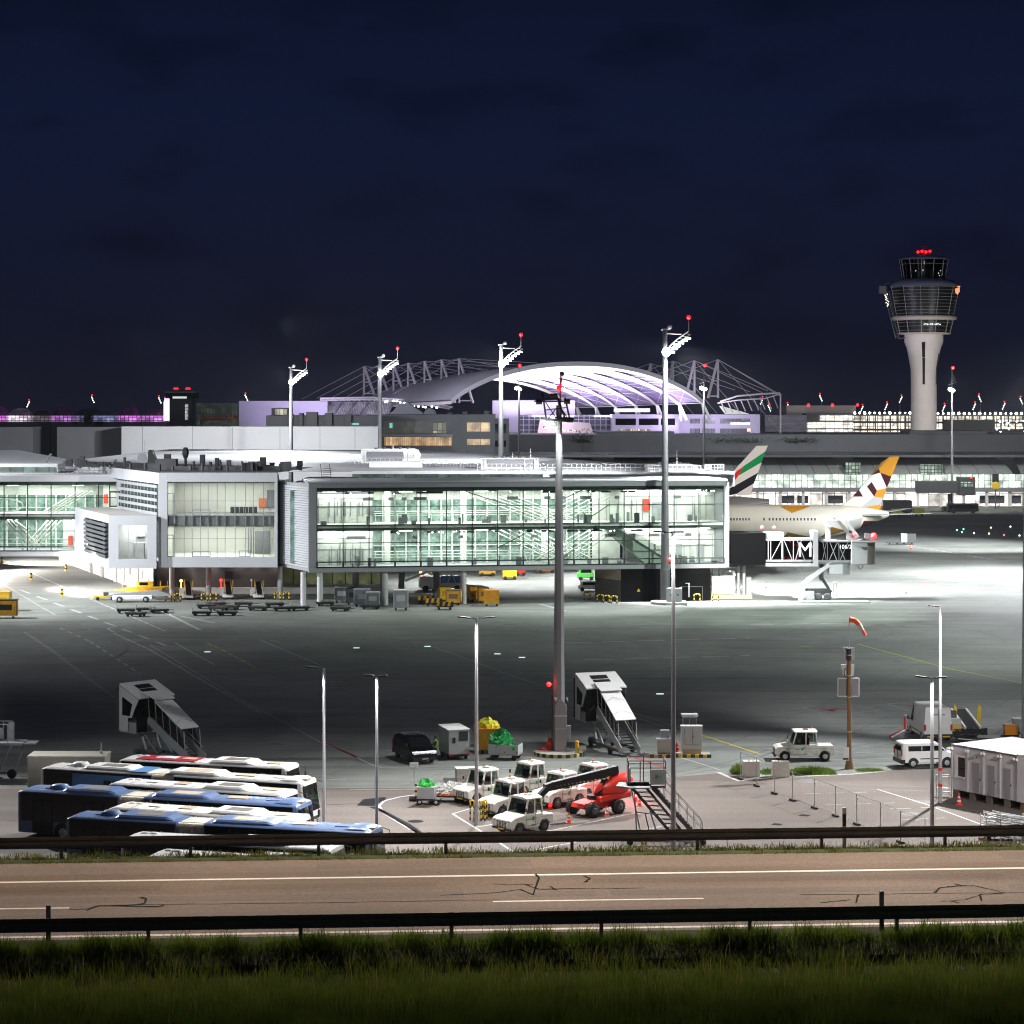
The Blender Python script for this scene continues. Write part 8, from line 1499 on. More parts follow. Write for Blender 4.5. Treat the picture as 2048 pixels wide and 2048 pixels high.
for px,py,lab in ((1502,1552,'pale concrete block at the left grass patch'),(1561,1553,'pale concrete block in front of the lone tow tractor')):
    p = gp(px,py); o = thing('concrete_block',lab,'concrete block',(p.x,p.y,0),R(3)); MB().box(-.62,.62,-.4,.4,0,1.15).build('block', mat('pale_block', (.55,.52,.46), .8, var=.1) if 'pale_block' not in bpy.data.materials else bpy.data.materials['pale_block'], o, bev=.03); m = MB(); m.box(-.2,-.12,-.03,.03,1.15,1.22); m.box(.12,.2,-.03,.03,1.15,1.22); m.build('lifting_eye', STEEL, o)
def tuft(px0,px1,py,dep,hh,n,label):
    a = gp(px0,py); b = gp(px1,py); m = MB()
    for i in range(n):
        f = random.random(); q = a.lerp(b,f)+Vector((0,random.uniform(-dep,dep),0)); env = math.sin(math.pi*min(1,max(0.05,f)))**.5; h = hh*random.uniform(.3,1)*env; l = Vector((random.uniform(-.2,.2),random.uniform(-.2,.2),h)); s = Vector((random.uniform(-.02,.02)+.012,.004,0)); m.quad(q-s,q+s,q+l)
    tag(m.build('grass_patch', grassmat('tuft_grass', (.05,.11,.012), (.16,.24,.03), 2) if 'tuft_grass' not in bpy.data.materials else bpy.data.materials['tuft_grass']), label, 'grass', kind='stuff')
tuft(1462,1492,1546,.8,.85,1200,'grass growing round the left concrete block'); tuft(1520,1550,1546,.8,.45,700,'grass between the two concrete blocks'); tuft(1576,1672,1546,1.0,.6,3200,'grass patch before the lone tow tractor'); tuft(1712,1768,1541,.6,.22,1400,'small grass patch right of the wooden pole')
kb = MB(); ribbon(kb, pxl([(1436,1545),(1476,1562),(1540,1556),(1700,1549),(1770,1543)]), .35, .02); struct('kerb_edge', kb, CONC)
# loose items at the right
p = gp(1938,1474); LB_ = thing('belt_loader', 'belt loader with black belt and two yellow side wings near the right edge', 'belt loader', (p.x,p.y+.8,0), R(8)); MB().box(-1.4,1.5,-.7,1.5,.25,.7).build('chassis', BLACK, LB_); m = MB(); m.add([(-.35,-.9,.75),(.75,-.9,.75),(.35,1.6,2.0),(-.75,1.6,2.0)],[(0,1,2,3)]); m.build('belt', BLACK, LB_)
for x0_,x1_ in ((-.45,-.82),(.85,.45)): m = MB(); m.beam((x0_,-.9,.75),(x1_,1.6,2.0),.16,.2); m.build('belt_rail', W_PAINT, LB_)
for x0_ in (-.95,1.15): m = MB(); m.prism([(-.1,1.5),(.22,1.0),(.30,2.4),(.1,2.75),(-.02,2.3)],'y',.6,.66); o = m.build('side_wing', YELLOW, LB_); o.location = (x0_,0,-.2)
MB().box(-1.6,-.75,-.7,.3,.6,1.5).build('driver_stand', LGREY, LB_); m = MB(); [m.box(-1.5,-.8,-.72,-.7,.5+.18*k,.56+.18*k) for k in range(4)]; m.build('step_stripe', YELLOW, LB_); m = MB(); m.box(-1.6,-.9,0,.5,1.5,2.1); m.build('control_desk', DGREY, LB_); m = MB(); m.sph((-1.9,.2,1.9),.13,8,6); m.tube((-1.9,.2,1.9),(-1.4,.2,1.7),.03); m.build('mirror', BLACK, LB_)
for x in (-1.1,1.2): m = MB(); m.wheel((x,-.7,.3),.3,.2,n=14); m.build('wheel', RUBBER, LB_)
p = gp(1975,1485); o = thing('flat_trailer','long low black flat trailer in front of the belt loader','trailer',(p.x,p.y,0),R(2)); MB().box(-2.6,3.2,-.8,.8,.35,.5).build('bed', BLACK, o); [MB().wheel((x,-.7,.2),.2,.15,n=12).build('wheel', RUBBER, o) for x in (-2,2.4)]; m = MB(); m.path([(-2.6,-.82,.45),(-1.0,-.9,.3),(1,-.9,.5),(3,-.85,.3)],.04,5); m.build('edge_rail', W_PAINT, o)
p = gp(2024,1476); o = thing('orange_bin','orange plastic bin with lid near the right edge mast','bin',(p.x,p.y+.6,.05),R(4)); MB().box(-.55,.55,-.35,.35,.1,.95).build('body', mat('orange_bin_plastic', (.70,.24,.015), .5, var=.08), o, bev=.05); MB().box(-.58,.58,-.38,.38,.95,1.03).build('lid', ORANGE, o, bev=.02); MB().box(-.4,.4,-.25,.25,0,.1).build('foot', BLACK, o)
p = gp(1810,1463); TBq = thing('tow_bar','red and yellow tow bar gear with upright handle left of the tall van','tow bar',(p.x,p.y,0)); MB().tube((0,0,.15),(0,0,1.25),.10,n=10).build('handle', RED, TBq); MB().box(-.45,.45,-.2,.2,0,.16).build('foot', BLACK, TBq); MB().beam((.2,0,.18),(1.25,0,.2),.2,.14).build('bar', ORANGE, TBq); MB().sph((.02,0,1.32),.16,8,6).build('head', STEEL, TBq); m = MB(); m.beam((-.2,-.1,.16),(-1.9,-3.9,.14),.18); m.build('drawbar', mat('red_drawbar', (.36,.02,.04), .5), TBq); m = MB(); m.beam((-.05,-.25,.14),(-1.75,-4.0,.12),.12); m.build('white_bar', W_PAINT, TBq)
REX = thing('edge_mast', 'thick grey mast cut by the right picture edge with yellow and red plates', 'floodlight mast', (xa(2055,188),188,0)); MB().loft([[(q*math.cos(a),q*math.sin(a),z) for a in [math.pi/8+i*math.pi/4 for i in range(8)]] for q,z in ((.5,0),(.46,6),(.24,29))], smooth=False).build('shaft', HEADM, REX); MB().box(-.42,-.1,-.52,-.45,4.0,4.6).build('yellow_plate', YELLOW, REX); MB().box(-.4,-.1,-.52,-.45,3.0,3.5).build('red_plate', RED, REX); m = MB(); m.box(0,1.6,-.4,.4,28.6,29.2); m.build('lamp_head', DGREY, REX)
o = thing('valve_cabinet','pale green cabinet at the foot of the right edge mast','cabinet',(xa(2033,193),193,0)); MB().box(-.3,.3,-.3,.3,.2,1.25).build('body', mat('pale_green', (.35,.45,.40), .5), o); MB().box(-.36,.36,-.36,.36,1.25,1.32).build('lid', LGREY, o); MB().box(-.25,.25,-.25,.25,0,.2).build('base', DGREY, o)
p = gp(1420,1712); o = thing('white_sack','white torn sack lying on the yard just beyond the grass strip','sack',(xa(1440,142),141.6,0)); m = MB(); heap(m,.9,.35,.35,0,seed=33); m.build('sack', bpy.data.materials['white_sack'], o); m = MB(); m.sph((-.8,-.1,.2),.12,6,4); m.build('orange_float', ORANGE, o); m = MB(); m.sph((.4,-.1,.36),.1,6,4); m.build('green_float', GRN, o)

# ================================================================== lamp posts
def lamppost(px, Y, ztop, label, arms, r0=.11, W_=230, double=False, arm=1.0, tw=True):
    Lp = thing('lamp_post', label, 'lamp post', (xa(px,Y),Y,0), group='slim lamp posts on the yard')
    MB().tube((0,0,0),(0,0,ztop),r0,r0*.62,n=12).build('pole', mat('lamp_pole_steel', (.50,.50,.53), .45, .2) if 'lamp_pole_steel' not in bpy.data.materials else bpy.data.materials['lamp_pole_steel'], Lp)
    for sx_, dy in arms:
        m = MB(); m.tube((0,0,ztop-.02),(sx_*.35*arm,dy*.3,ztop+.06),.035,n=6); m.build('arm', DGREY, Lp)
        m = MB(); c = Vector((sx_*.62*arm,dy*.6,ztop+.08)); m.cbox(c,.62*arm,.34,.09,Matrix.Rotation(R(-6*sx_),3,'Y')); hd = m.build('lamp_head', BLACK, Lp, bev=.03)
        e = MB(); e.cbox(c+Vector((0,.02,-.041)),.40*arm,.2,.02,Matrix.Rotation(R(-6*sx_),3,'Y')); e.build('lamp_lens', emat('led_lens', (.96,.97,1), 8) if 'led_lens' not in bpy.data.materials else bpy.data.materials['led_lens'], hd)
        wp = Vector((xa(px,Y),Y,0))+c
        spot('post_and_fill_light', wp+Vector((0,-.02,-.12)), wp+Vector((sx_*1.2,dy*1.2-.6,-10)), W_, 150, (1,.965,.93), .7, .15)
    if tw: spot('pole_wash', (xa(px,Y)+.05,Y-.5,ztop-.12), (xa(px,Y),Y,ztop-4.2), 420, 70, (1,.98,1), .9, .05)
    return Lp
lamppost(648,140,za(1337,140),'slim lamp post with one head reaching left, in front of the bus noses',[(-1,0)],arm=1.25,W_=3000)
lamppost(753.5,137,za(1353,137),'slim lamp post with short double head at the right end of the lower blue bus',[(-.9,-.1),(.8,-.5)],arm=.8,W_=2500)
lamppost(953,151.7,za(1237,151.7),'tall lamp post with wide double head rising from the striped hoop guards',[(-1,0),(1,0)],arm=1.35,r0=.14,W_=4500)
lamppost(1346.5,143,za(1066,143),'tallest white lamp post, rising before the glass pier right of the work stairs',[(-1,-.1),(.25,-.6)],arm=1.35,r0=.17,W_=4500)
lamppost(1864,143,za(1356,143),'short white lamp post with double head in front of the site offices',[(-1,0),(.6,-.7)],arm=1.15,r0=.14,W_=2500)
lamppost(1880.5,160,za(1214,160),'tall dark lamp post with single head standing at the corner of the site offices',[(-1,0)],arm=.9,r0=.14)
o_ = [o for o in bpy.data.objects if o.get('label','').startswith('tall dark lamp post')][0]
for z in (za(1538,160),za(1570,160)): m = MB(); m.tube((0,0,z-.1),(0,0,z+.1),.15,n=12); m.build('red_band', RED, o_)

# ================================================================== equipment on the far apron under the pier
def dolly(proto=[None]):
    D = thing('cargo_dolly', 'dolly', 'dolly', (0,0,0), 0, 'dark flat cargo dollies parked under the pier'); m = MB(); m.box(-1.2,1.2,-.8,.8,.30,.56); m.box(1.2,2.0,-.05,.05,.35,.42); m.build('bed', BLACK, D)
    m = MB(); [m.tube((-1.0+k*.4,-.75,.55),(-1.0+k*.4,.75,.55),.06,n=6) for k in range(6)]; m.build('roller', BLACK, D)
    for x in (-.85,.85):
        for y in (-.65,.65): m = MB(); m.wheel((x,y,.2),.2,.14,n=10); m.build('wheel', RUBBER, D)
    m = MB(); m.tube((-1.15,-.7,.5),(-1.15,-.7,1.0),.03,n=5); m.build('stop_post', BLACK, D); return D
DP = [(252,1226,'leftmost dark dolly on the apron'),(272,1233,'dark dolly, second from the left, nearest to the camera in its pair'),(292,1224,'dark dolly with raised stop post right of the leftmost pair'),(318,1226,'dark dolly at the right end of the left group'),(404,1231,'dark dolly in front of the middle group, at its left'),(412,1217,'dark dolly at the back left of the middle group'),(432,1213,'dark dolly at the back of the middle group'),(437,1222,'dark dolly in the centre of the middle group'),(455,1231,'dark dolly at the front right of the middle group'),(460,1219,'dark dolly at the right end of the middle group'),(487,1213,'dark dolly behind and right of the middle group'),(516,1221,'dark dolly below the third belt loader'),(549,1214,'dark dolly near the right round column of the white block'),(565,1222,'dark dolly left of the slim pier column'),(600,1221,'dark dolly between the two left pier columns'),(650,1212,'dark dolly right of the pier corner columns'),(681,1222,'dark dolly before the leftmost grey container'),(742,1218,'dark dolly before the right grey container')]
d0 = dolly()
for i,(px,py,lab) in enumerate(DP):
    p = gp(px,py); a = random.uniform(-.5,.5)
    if i == 0: d0.location = p; d0.rotation_euler = (0,0,a); d0['label'] = lab
    else: dup(d0, p, a, lab)
def container(px, py, w_, h_, mt, label, group, frame, yaw=0):
    p = gp(px,py); C = thing('luggage_container', label, 'container', p, yaw, group); MB().box(-w_/2,w_/2,-.8,.8,.35,h_).build('box', mt, C, bev=.04); m = MB(); m.box(-w_/2-.03,w_/2+.03,-.83,.83,h_-.12,h_+.02); m.box(-w_/2-.03,-w_/2+.06,-.84,-.76,.3,h_); m.box(w_/2-.06,w_/2+.03,-.84,-.76,.3,h_); m.build('frame', frame, C); m = MB(); m.box(-w_*.3,w_*.3,-.82,-.8,h_*.45,h_*.75); m.build('door_panel', frame, C)
    [MB().wheel((x,-.6,.16),.16,.14,n=10).build('wheel', RUBBER, C) for x in (-w_*.35,w_*.35)]
GCN = 'grey covered luggage containers'; YCN = 'ochre luggage containers'
container(684,1205,1.9,2.2,DGREY,'leftmost dark grey luggage container under the pier',GCN,GREYP); container(706,1209,1.6,2.3,DGREY,'dark grey luggage container, second from the left',GCN,BLACK); container(724,1213,2.2,2.4,mat('blue_grey', (.16,.17,.19),.5),'blue grey luggage container in the middle of the grey row',GCN,GREYP,.1); container(746,1215,1.8,2.1,mat('slate_grey', (.13,.16,.16),.5),'slate luggage container at the right end of the grey row',GCN,GREYP); container(802,1220,1.9,2.7,GREYP,'lone tall grey luggage container between two pier columns',GCN,LGREY)
container(889,1204,1.5,2.1,YELLOW,'bright yellow luggage container left of the ochre pair',YCN,CONTY,.2); container(908,1210,2.0,2.1,CONTY,'ochre luggage container left of the right pier column',YCN,BROWN,-.1); container(952,1203,1.8,2.2,CONTY,'ochre luggage container just right of the right pier column',YCN,ORANGE,.15); container(966,1206,1.4,2.2,CONTY,'ochre luggage container, middle of the right row',YCN,BROWN,.15); container(983,1212,2.0,2.2,CONTY,'ochre luggage container at the right end of the row',YCN,ORANGE,.05); container(930,1200,1.4,2.1,mat('green_ochre', (.28,.26,.10),.6),'greenish ochre luggage container behind the right pier column',YCN,ORANGE)
container(10,1236,3.2,2.4,CONTY,'yellow luggage container cut by the left picture edge',YCN,BLACK,.1); container(3,1222,2.4,2.6,YELLOW,'yellow luggage container behind the one at the left picture edge',YCN,CONTY)
def striped(px,py,label,w_=2.2):
    p = gp(px,py); C = thing('baggage_cart',label,'cart',p,random.uniform(-.2,.2),'striped open baggage carts'); MB().box(-w_/2,w_/2,-.6,.6,.35,.5).build('bed', BLACK, C); multi('striped_side',[(MB().prism([(-w_/2+k*w_/6,.5),(-w_/2+(k+1)*w_/6,.5),(-w_/2+(k+1)*w_/6+.15,1.1),(-w_/2+k*w_/6+.15,1.1)],'y',-.62,-.58), BLACK if k%2 else CONTY) for k in range(6)], C); [MB().wheel((x,-.5,.18),.18,.14,n=10).build('wheel', RUBBER, C) for x in (-w_*.35,w_*.35)]
striped(852,1207,'striped baggage cart left of the bright yellow container'); striped(868,1212,'striped baggage cart in front of the bright yellow container'); striped(890,1219,'striped baggage cart nearest to the camera below the ochre pair')
def loader(px, py, label, lamp):
    p = gp(px,py); B_ = thing('belt_loader',label,'belt loader',p,R(100),'belt loaders before the dark wall'); MB().box(-1.9,1.9,-.75,.75,.3,.8).build('chassis', W_PAINT, B_, bev=.05); m = MB(); m.beam((-2.2,-.1,.8),(2.0,-.1,2.2),.75,.12); m.build('belt', BLACK, B_)
    for y in (-.52,.32): m = MB(); m.beam((-2.2,y,.85),(2.0,y,2.3),.08,.14); m.build('belt_rail', W_PAINT, B_)
    [MB().path([(-.2,y,.9),(-.2,y,z),(.8,y,z),(.8,y,.9)],.04,5).build('hand_frame', YELLOW, B_) for y,z in ((.45,2.7),(-.75,2.5))]; m = MB(); m.box(-.9,.1,.5,1.15,.5,1.6); m.build('driver_stand', W_CREAM, B_); m = MB(); m.sph((-.3,.9,2.6),.2,8,6); m.tube((-.3,.9,1.5),(-.3,.9,2.5),.04,n=5); m.build('beacon', lamp, B_)
    for x in (-1.3,1.3): m = MB(); m.wheel((x,-.75,.32),.32,.2,n=12); m.build('wheel', RUBBER, B_)
loader(375,1198,'left belt loader with orange beacon before the dark wall',LAMPO); loader(455,1197,'middle belt loader with red beacon before the dark wall',LAMPRED); loader(516,1197,'right belt loader with yellow frame before the dark wall',W_PAINT); loader(853,1180,'far belt loader with orange beacon under the pier',LAMPO)
p = gp(268,1204); HL = thing('scissor_loader','long low white loader with yellow rails at the corner of the dark wall','loader',p,R(4)); MB().box(-2.9,2.6,-.9,.9,.35,1.0).build('chassis', W_PAINT, HL, bev=.08); m = MB(); m.prism([(-3.6,.95),(-2.0,1.25),(3.4,1.6),(5.0,1.0),(4.6,.85),(-3.6,.8)],'y',-.7,.7); m.build('deck', GREYP, HL)
for x in (-1.9,1.7): m = MB(); m.wheel((x,-.9,.42),.42,.3); wo = m.build('wheel', RUBBER, HL); m = MB(); m.wheel((x,-.93,.42),.22,.26,n=10); m.build('rim', STEEL, wo)
p = gp(288,1192); YL = thing('yellow_loader','yellow cargo loader behind the low white loader','loader',p,R(3)); MB().box(-2.5,2.7,-.8,.8,.5,1.3).build('chassis', CONTY, YL, bev=.05); MB().box(-1.0,1.4,-.7,.7,1.3,2.1).build('cab', YELLOW, YL, bev=.05); m = MB(); m.beam((-4.0,-.7,.9),(4.4,-.7,1.5),.1,.2); [m.tube((x,-.7,.9),(x,-.7,2.2),.04,n=5) for x in (-3,-2,2.4,3.4)]; m.build('rail', YELLOW, YL); MB().box(-.6,.6,-.72,-.7,1.6,2.0).build('cab_window', D_GLASS, YL)
for x in (-1.8,1.9): m = MB(); m.wheel((x,-.8,.35),.35,.25,n=12); m.build('wheel', RUBBER, YL)
p = gp(210,1200); o = thing('yellow_dolly','low yellow towing dolly left of the white loader','dolly',p,R(8)); MB().box(-1.5,1.5,-.6,.6,.3,.6).build('bed', YELLOW, o, bev=.05); m = MB(); m.beam((-1.5,0,.5),(-2.6,0,.35),.12); m.build('tow_arm', YELLOW, o); m = MB(); m.box(-.2,.5,-.4,.4,.6,1.1); m.build('motor', DGREY, o); [MB().wheel((x,-.55,.25),.25,.2,n=10).build('wheel', RUBBER, o) for x in (-1,1)]
# truck with a raised white ramp behind the columns
p = gp(862,1190); RT = thing('ramp_truck','blue and white truck with raised white ramp seen between the pier columns','truck',(p.x,p.y+6,0)); MB().box(-1.8,4.6,0,2,.5,2.2).build('body', W_PAINT, RT, bev=.08); MB().box(1.2,4.6,-.1,0,1.3,2.3).build('blue_side', B_BUS2, RT); m = MB(); m.beam((-4.0,-.3,1.6),(3.2,-.3,4.6),.7,.35); m.build('ramp', W_PAINT, RT); m = MB(); m.beam((2.2,-.2,1.2),(3.4,-.2,4.2),.12); m.beam((3.4,-.2,1.2),(2.4,-.2,4.0),.12); m.build('ramp_strut', W_PAINT, RT)
for x in (-1,3.6): m = MB(); m.wheel((x,-.1,.45),.45,.3,n=14); m.build('wheel', RUBBER, RT)
def fartug(px,py,mt,label,w_=2.0,h_=1.7,cat='tug'):
    p = gp(px,py); V = thing('baggage_tug',label,cat,p,R(5),'small tugs and carts on the bright far apron'); MB().box(-w_/2,w_/2,-.8,.8,.35,h_*.6).build('body', mt, V, bev=.08); MB().box(-w_*.38,w_*.38,-.7,.7,h_*.6,h_).build('cab', mt, V, bev=.08); MB().box(-w_*.3,w_*.3,-.73,-.7,h_*.62,h_*.9).build('window', D_GLASS, V); [MB().wheel((x,-.75,.3),.3,.22,n=10).build('wheel', RUBBER, V) for x in (-w_*.33,w_*.33)]
fartug(974,1152,CONTY,'ochre far tug behind the right pier column',2.6,2.0); fartug(1019,1159,YELLOW,'yellow far tug, nearest of those beyond the pier columns',2.2,2.4); fartug(1040,1151,RED,'red far cart right of the yellow tug',1.6,1.6,'cart'); fartug(1092,1146,mat('orange_red',(.5,.15,.03),.5),'orange red far cart left of the big near mast',3.0,1.3,'cart'); fartug(1171,1160,mat('bright_green',(.12,.55,.10),.4),'bright green far vehicle left of the brown louvred wall',2.6,1.9,'vehicle'); fartug(1178,1182,W_PAINT,'white far car by the brown louvred wall',3.2,1.5,'car'); fartug(924,1143,RED,'small red far cart behind the middle pier column',1.3,1.2,'cart')
p = gp(1804,1089); o = thing('bag_trolley','white and dark luggage trolley train on the apron below the tail','trolley',p); MB().box(-3.0,1.6,-.5,.5,.3,.5).build('bed', DGREY, o); MB().box(-.2,.9,-.6,.6,.5,2.1).build('front_box', W_PAINT, o); MB().box(.95,2.6,-.6,.6,.4,2.1).build('cage', DGREY, o); [MB().wheel((x,-.5,.2),.2,.15,n=10).build('wheel', RUBBER, o) for x in (-2.5,-1,.3,1.8)]
def hoop(px,py,label,n=2):
    p = gp(px,py); o = thing('hoop_guard',label,'bollard guard',p,0,'black and yellow hoop guards at the pier'); it = []
    for j in range(n):
        x = j*1.25
        for sx_ in (-.4,.4):
            for k in range(4): it.append((MB().tube((x+sx_,0,k*.25),(x+sx_,0,k*.25+.25),.10,n=8), YELLOW if k%2 else BLACK))
        for k in range(4): it.append((MB().tube((x-.4+k*.2,0,1.0),(x-.4+(k+1)*.2,0,1.0),.10,n=8), YELLOW if k%2 else BLACK))
    multi('hoop', it, o)
hoop(1174,1199,'hoop guards left of the brown louvred wall',1); hoop(1200,1204,'hoop guard at the far corner of the brown louvred wall',1); hoop(1213,1206,'hoop guard below the middle of the brown louvred wall',1); hoop(1228,1207,'hoop guards at the corner of the black plant room',1); hoop(1394,1203,'hoop guards before the right half of the black plant room',1); hoop(1431,1203,'hoop guards before the white pump unit',1); hoop(337,1202,'hoop guards round the leftmost column of the white block'); hoop(409,1202,'hoop guards round the middle column of the white block'); hoop(555,1200,'hoop guards round the right column of the white block')
for px,py,lab in ((124,1193,'small black and yellow bollard on the bright left apron, nearest to the loader'),(62,1160,'small black and yellow bollard midway on the bright left apron'),(4,1128,'small black and yellow bollard at the left picture edge'),(132,1142,'small black and yellow bollard beside the glaring white wall')):
    p = gp(px,py); o = thing('striped_bollard',lab,'bollard',p); multi('post',[(MB().tube((0,0,k*.28),(0,0,k*.28+.28),.2,n=10), BLACK if k%2 else YELLOW) for k in range(4)], o)
# edge lights of the dark taxiway
for k,(px,py,c) in enumerate(((1914,1063,'g'),(1924,1067,'g'),(1927,1061,'g'),(1982,1058,'y'),(1978,1070,'w'),(1948,1069,'w'),(2021,1056,'w'),(2039,1074,'w'),(2008,1073,'r'))):
    p = gp(px,py); o = thing('taxiway_light',{'g':'green','y':'amber','w':'white','r':'red'}[c]+' taxiway light dot on the dark strip, '+('first','second','third','fourth','fifth','sixth','seventh','eighth','ninth')[k]+' counted from the tail side','runway light',p,0,'taxiway lights on the dark strip'); nm = 'taxi_'+c
    mt = bpy.data.materials.get(nm) or emat(nm,{'g':(.2,1,.6),'y':(1,.8,.4),'w':(1,1,.95),'r':(1,.1,.1)}[c],6); MB().sph((0,0,.3),.16,6,4).build('lens', mt, o); MB().tube((0,0,0),(0,0,.22),.1,n=6).build('base', DGREY, o)
for k,(px,py,lab) in enumerate(((713,1296,'tiny white glint of an inset light on the dark apron, left one'),(855,1293,'tiny white glint of an inset light on the dark apron, right one'),(1044,1315,'tiny inset light left of the big near mast'),(1320,1388,'tiny inset light right of the covered stairs'),(415,1304,'tiny inset light above the covered stairs at the left'),(995,1338-30,'tiny inset light in front of the wide double lamp head'))):
    p = gp(px,py); o = thing('inset_light',lab,'ground light',p); MB().box(-.35,.35,-.3,.3,.004,.03).build('lens', bpy.data.materials.get('inset_glow') or emat('inset_glow',(.8,1,.95),1.0), o)

# ================================================================== light
# floodlights on the mast heads: (head position, [(aim point, cone in degrees, watts), ...])
WHT, GRNW = (.95,.97,1), (.86,1,.89)
for head, col, beams in (
    ((22.3,317,35.5), WHT, [((70,380,0),45,3.6e5),((45,350,0),70,9.0e5),((95,345,0),45,2.0e5),((30,330,0),70,5.4e5),((80,330,0),70,2.6e5),((10,318,0),70,.9e5)]),
    ((95,235,37), GRNW, [((45,255,0),50,1.2e5),((60,230,0),50,.4e5),((30,270,0),50,.36e5),((72,266,0),45,.6e5)]), ((70,285,37), GRNW, [((25,310,0),60,2.1e5),((40,290,0),60,.3e5)]),
    ((85,330,37), WHT, [((80,384,0),58,5.4e5)]), ((100,420,37), WHT, [((85,440,0),60,3.4e5),((70,352,0),46,4.0e5)]),
    ((-100,300,37), WHT, [((-62,285,0),50,.4e5),((-55,318,0),50,1.2e5),((-55,318,0),75,2.9e5),((-66,270,0),50,.7e5)]),
    ((42.5,187,29), (.97,.98,1), [((0,172,0),55,.58e5),((38,170,0),55,.34e5),((20,178,0),55,.75e5),((36,205,0),55,.6e5)]), ((42.5,187,29), (1,.96,.93), [((12,150,0),55,1.3e5),((24,120,0),80,1.0e5)]),
    ((-62,192,30), (1,.98,.97), [((-40,140,0),60,1.85e5),((-20,148,0),85,.1e5)]),
    ((2.4,181,28.2), (.99,.98,.98), [((-20,145,0),46,1.25e5),((-6,150,0),80,.55e5),((-4,165,0),80,.23e5),((12,170,0),60,.19e5),((10,150,0),60,.1e5)])):
    for aim, cone_, W_ in beams: spot('floodlight', head, aim, W_, cone_, col, .8, .6)
for x, y in ((4,350),(14,362),(-10,352),(20,375),(33,344)): spot('underdeck_fill',(x,y,12.5),(x,y,0),26e3,140,(.97,.97,1),.8,.4)  # added spots below the deck, brightening ground that it keeps dark
# heads that light roofs, halls and the shafts of the masts themselves
spot('roof_flood',(23,322,36),(-10,372,17),2.2e5,60,WHT,.8,.6); spot('roof_flood',(-2,390,36.5),(-20,420,17),1.6e5,100,WHT,.8,.6); spot('roof_flood',(-26,446,35),(-42,440,17),1.6e5,110,WHT,.8,.6); spot('roof_flood',(-49,500,34),(-58,450,17),9e4,110,WHT,.8,.6); spot('roof_flood',(-100,330,37),(-74,372,18),1.3e5,70,WHT,.8,.6)
spot('hall_flood',(-58,500,27),(-56,560,14),1.0e5,150,(.96,.97,1),.8,.6); spot('hall_flood',(-88,505,27),(-88,560,15),1.2e4,130,(.96,.97,1),.8,.6)
for px,Y,z in ((582,509,35.2),(760,454,36.4),(1002,398,37.5),(1330,318,37.7)): spot('shaft_wash',(xa(px,Y)+.3,Y-2.6,z-1.2),(xa(px,Y),Y,z-9),4200,110,(.95,.96,1),.9,.2)
spot('shaft_wash',(NMx+.05,MY-1.3,26.6),(NMx,MY,17),5500,66,(.97,1,.98),.9,.15)
spot('facade_flood',(-95,250,37),(-50,322,11),1.9e5,40,(.95,.97,1),.8,.8); spot('facade_flood',(-40,235,35),(0,316,10),.32e5,70,(.95,.97,1),.8,.8); spot('facade_flood',(-110,330,30),(-62,335,9),.5e5,60,(.97,.97,1),.8,.8)
for p_, t_ in (((-86,374,4.4),(-79,372,0)),((-84,392,4.4),(-80,396,0)),((-82,350,4.4),(-72,352,0)),((-68,338,4.4),(-60,342,0)),((-60,325,4.4),(-56,338,1))): spot('wall_lamp',p_,t_,1.3e4 if p_[1] < 360 else 4.5e4,150,(1,.92,.88),.6,.3)
# added spots without posts, hung past the road to light its surface
for x, W_ in ((-29,4.2e3),(-19,4.6e3),(-9,6.2e3),(1,8.6e3),(11,1.0e4),(21,9e3),(31,8e3)): spot('road_fill',(x,76.5+x*.068,26),(x,70.3+x*.068,ZR),W_,90,(1,.84-.003*max(0,-x),.70-.005*max(0,-x)),.45,.2)
spot('post_and_fill_light',(40,138,13),(34,158,2),1.5e4,80,(1,.96,.95),.8,.2); spot('post_and_fill_light',(30,150,13.4),(37,186,1.5),1.6e4,50,(.97,.98,1),.8,.2); spot('post_and_fill_light',(-44,140,16),(-28,178,4),1.2e4,30,(.94,1,.97),.8,.2)  # added spots with no posts, brightening shaded cabins, vans and stairs
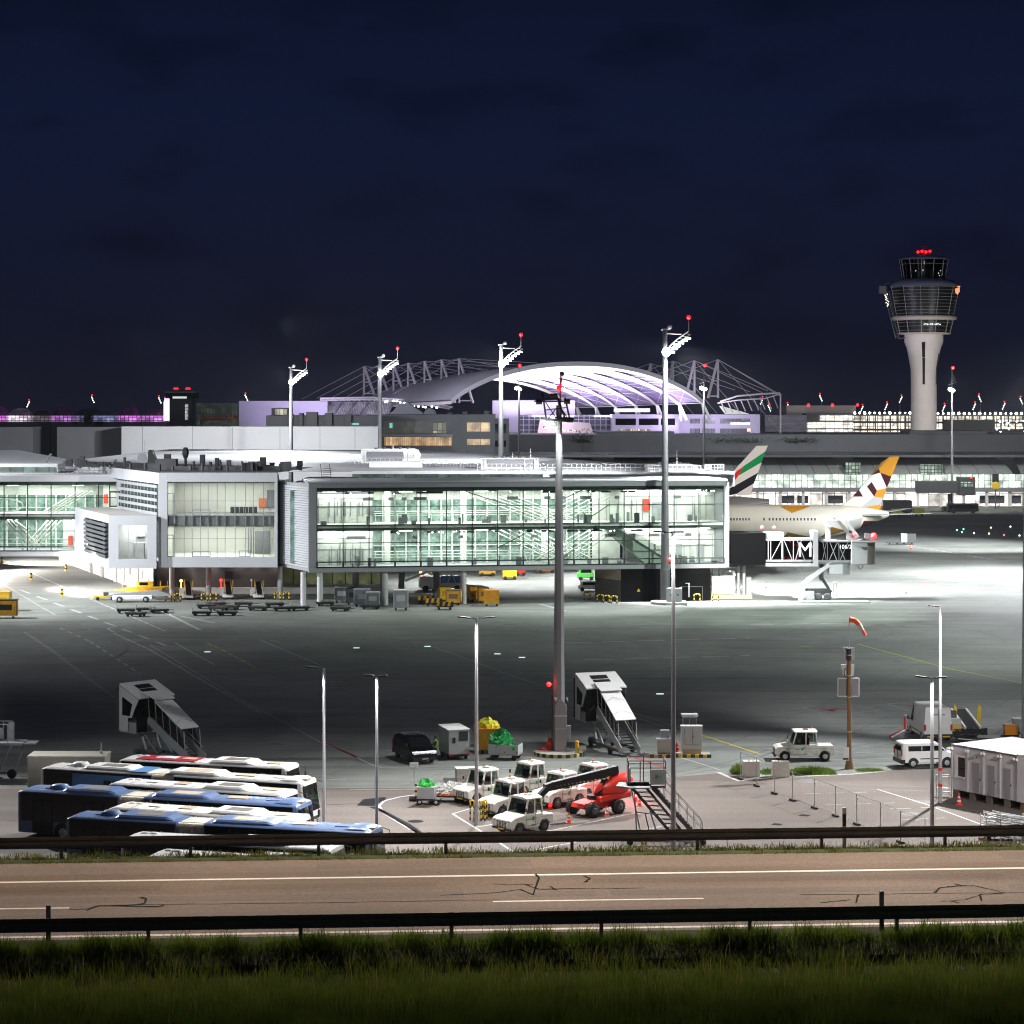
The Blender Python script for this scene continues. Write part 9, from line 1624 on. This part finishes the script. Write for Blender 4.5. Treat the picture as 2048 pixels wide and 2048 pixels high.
# stands, terminal forecourt, tower and vault
spot('aircraft_flood',(24,322,36),(56,398,7),.3e5,36,(1,.98,.94),.8,.6); spot('aircraft_flood',(24,325,36),(46,424,14),2.8e5,24,(1,.96,.93),.8,.6); spot('pump_fill',(28,300,13),(33,324,2),5e4,50,(1,.97,.93),.8,.4)  # last spot is added in mid-air to brighten the pump unit
for x,Y,t_,W_,c_ in ((110,560,(95,600,6),6e4,(1,.96,.92)),(150,545,(150,600,8),6e4,(.95,1,.97)),(40,555,(40,605,9),5e4,(.95,.98,1)),(-5,560,(0,640,16),3e4,(.9,.95,1)),(80,600,(80,645,16),2.5e4,(.9,.95,1))): spot('terminal_flood',(x,Y,34),t_,W_,115,c_,.8,.8)
spot('tower_flood',(105,660,22),(tx,TY,28),6e4,50,(1,.95,.91),.8,.8); spot('tower_flood',(160,665,22),(tx,TY,42),9e4,60,(1,.94,.89),.8,.8); spot('tower_flood',(70,690,34),(tx-9,TY,58),4e4,30,(.82,.7,1),.8,.8)
for x,Y in ((18,646),(38,646),(12,668),(30,668),(4,690),(22,690),(-4,712),(12,712),(-8,730)): area('vault_uplight',(x,Y,23),12,9,7.5e3,(.96,.91,1),(R(180),0,0))
spot('vault_spot',(49,650,22.5),(40,668,34),8e3,120,(.84,.74,1),.7,.6)
for p_,t_,W_,c_ in (((60,652,24),(62,668,19),9e3,(.86,.78,1)),((48,652,24),(45,665,22),5.4e3,(.82,.72,1)),((12,660,23),(12,672,20),5.5e3,(.95,.80,.92)),((-60,672,30),(-62,692,26),1.8e4,(.80,.70,1)),((0,690,30),(8,702,25),5.4e3,(.75,.68,1))): spot('plaza_flood',p_,t_,W_,140,c_,.7,.5)
spot('vault_flood',(-60,600,48),(-20,690,34),1.5e5,80,(.84,.82,1),.8,.8)

# thin night air: one even haze box round the camera and the whole scene
m = bpy.data.materials.new('haze_air'); m.use_nodes = True; nt = m.node_tree; nt.nodes.remove(nt.nodes['Principled BSDF'])
v = nt.nodes.new('ShaderNodeVolumePrincipled'); v.inputs['Color'].default_value = (.85,.9,1,1); v.inputs['Density'].default_value = .000042; v.inputs['Anisotropy'].default_value = .1
nt.links.new(v.outputs[0], nt.nodes['Material Output'].inputs['Volume'])
tag(MB().box(-950,950,-350,1560,-1.2,86).build('haze', m), 'thin night haze in the air over the airfield', 'haze', kind='stuff')
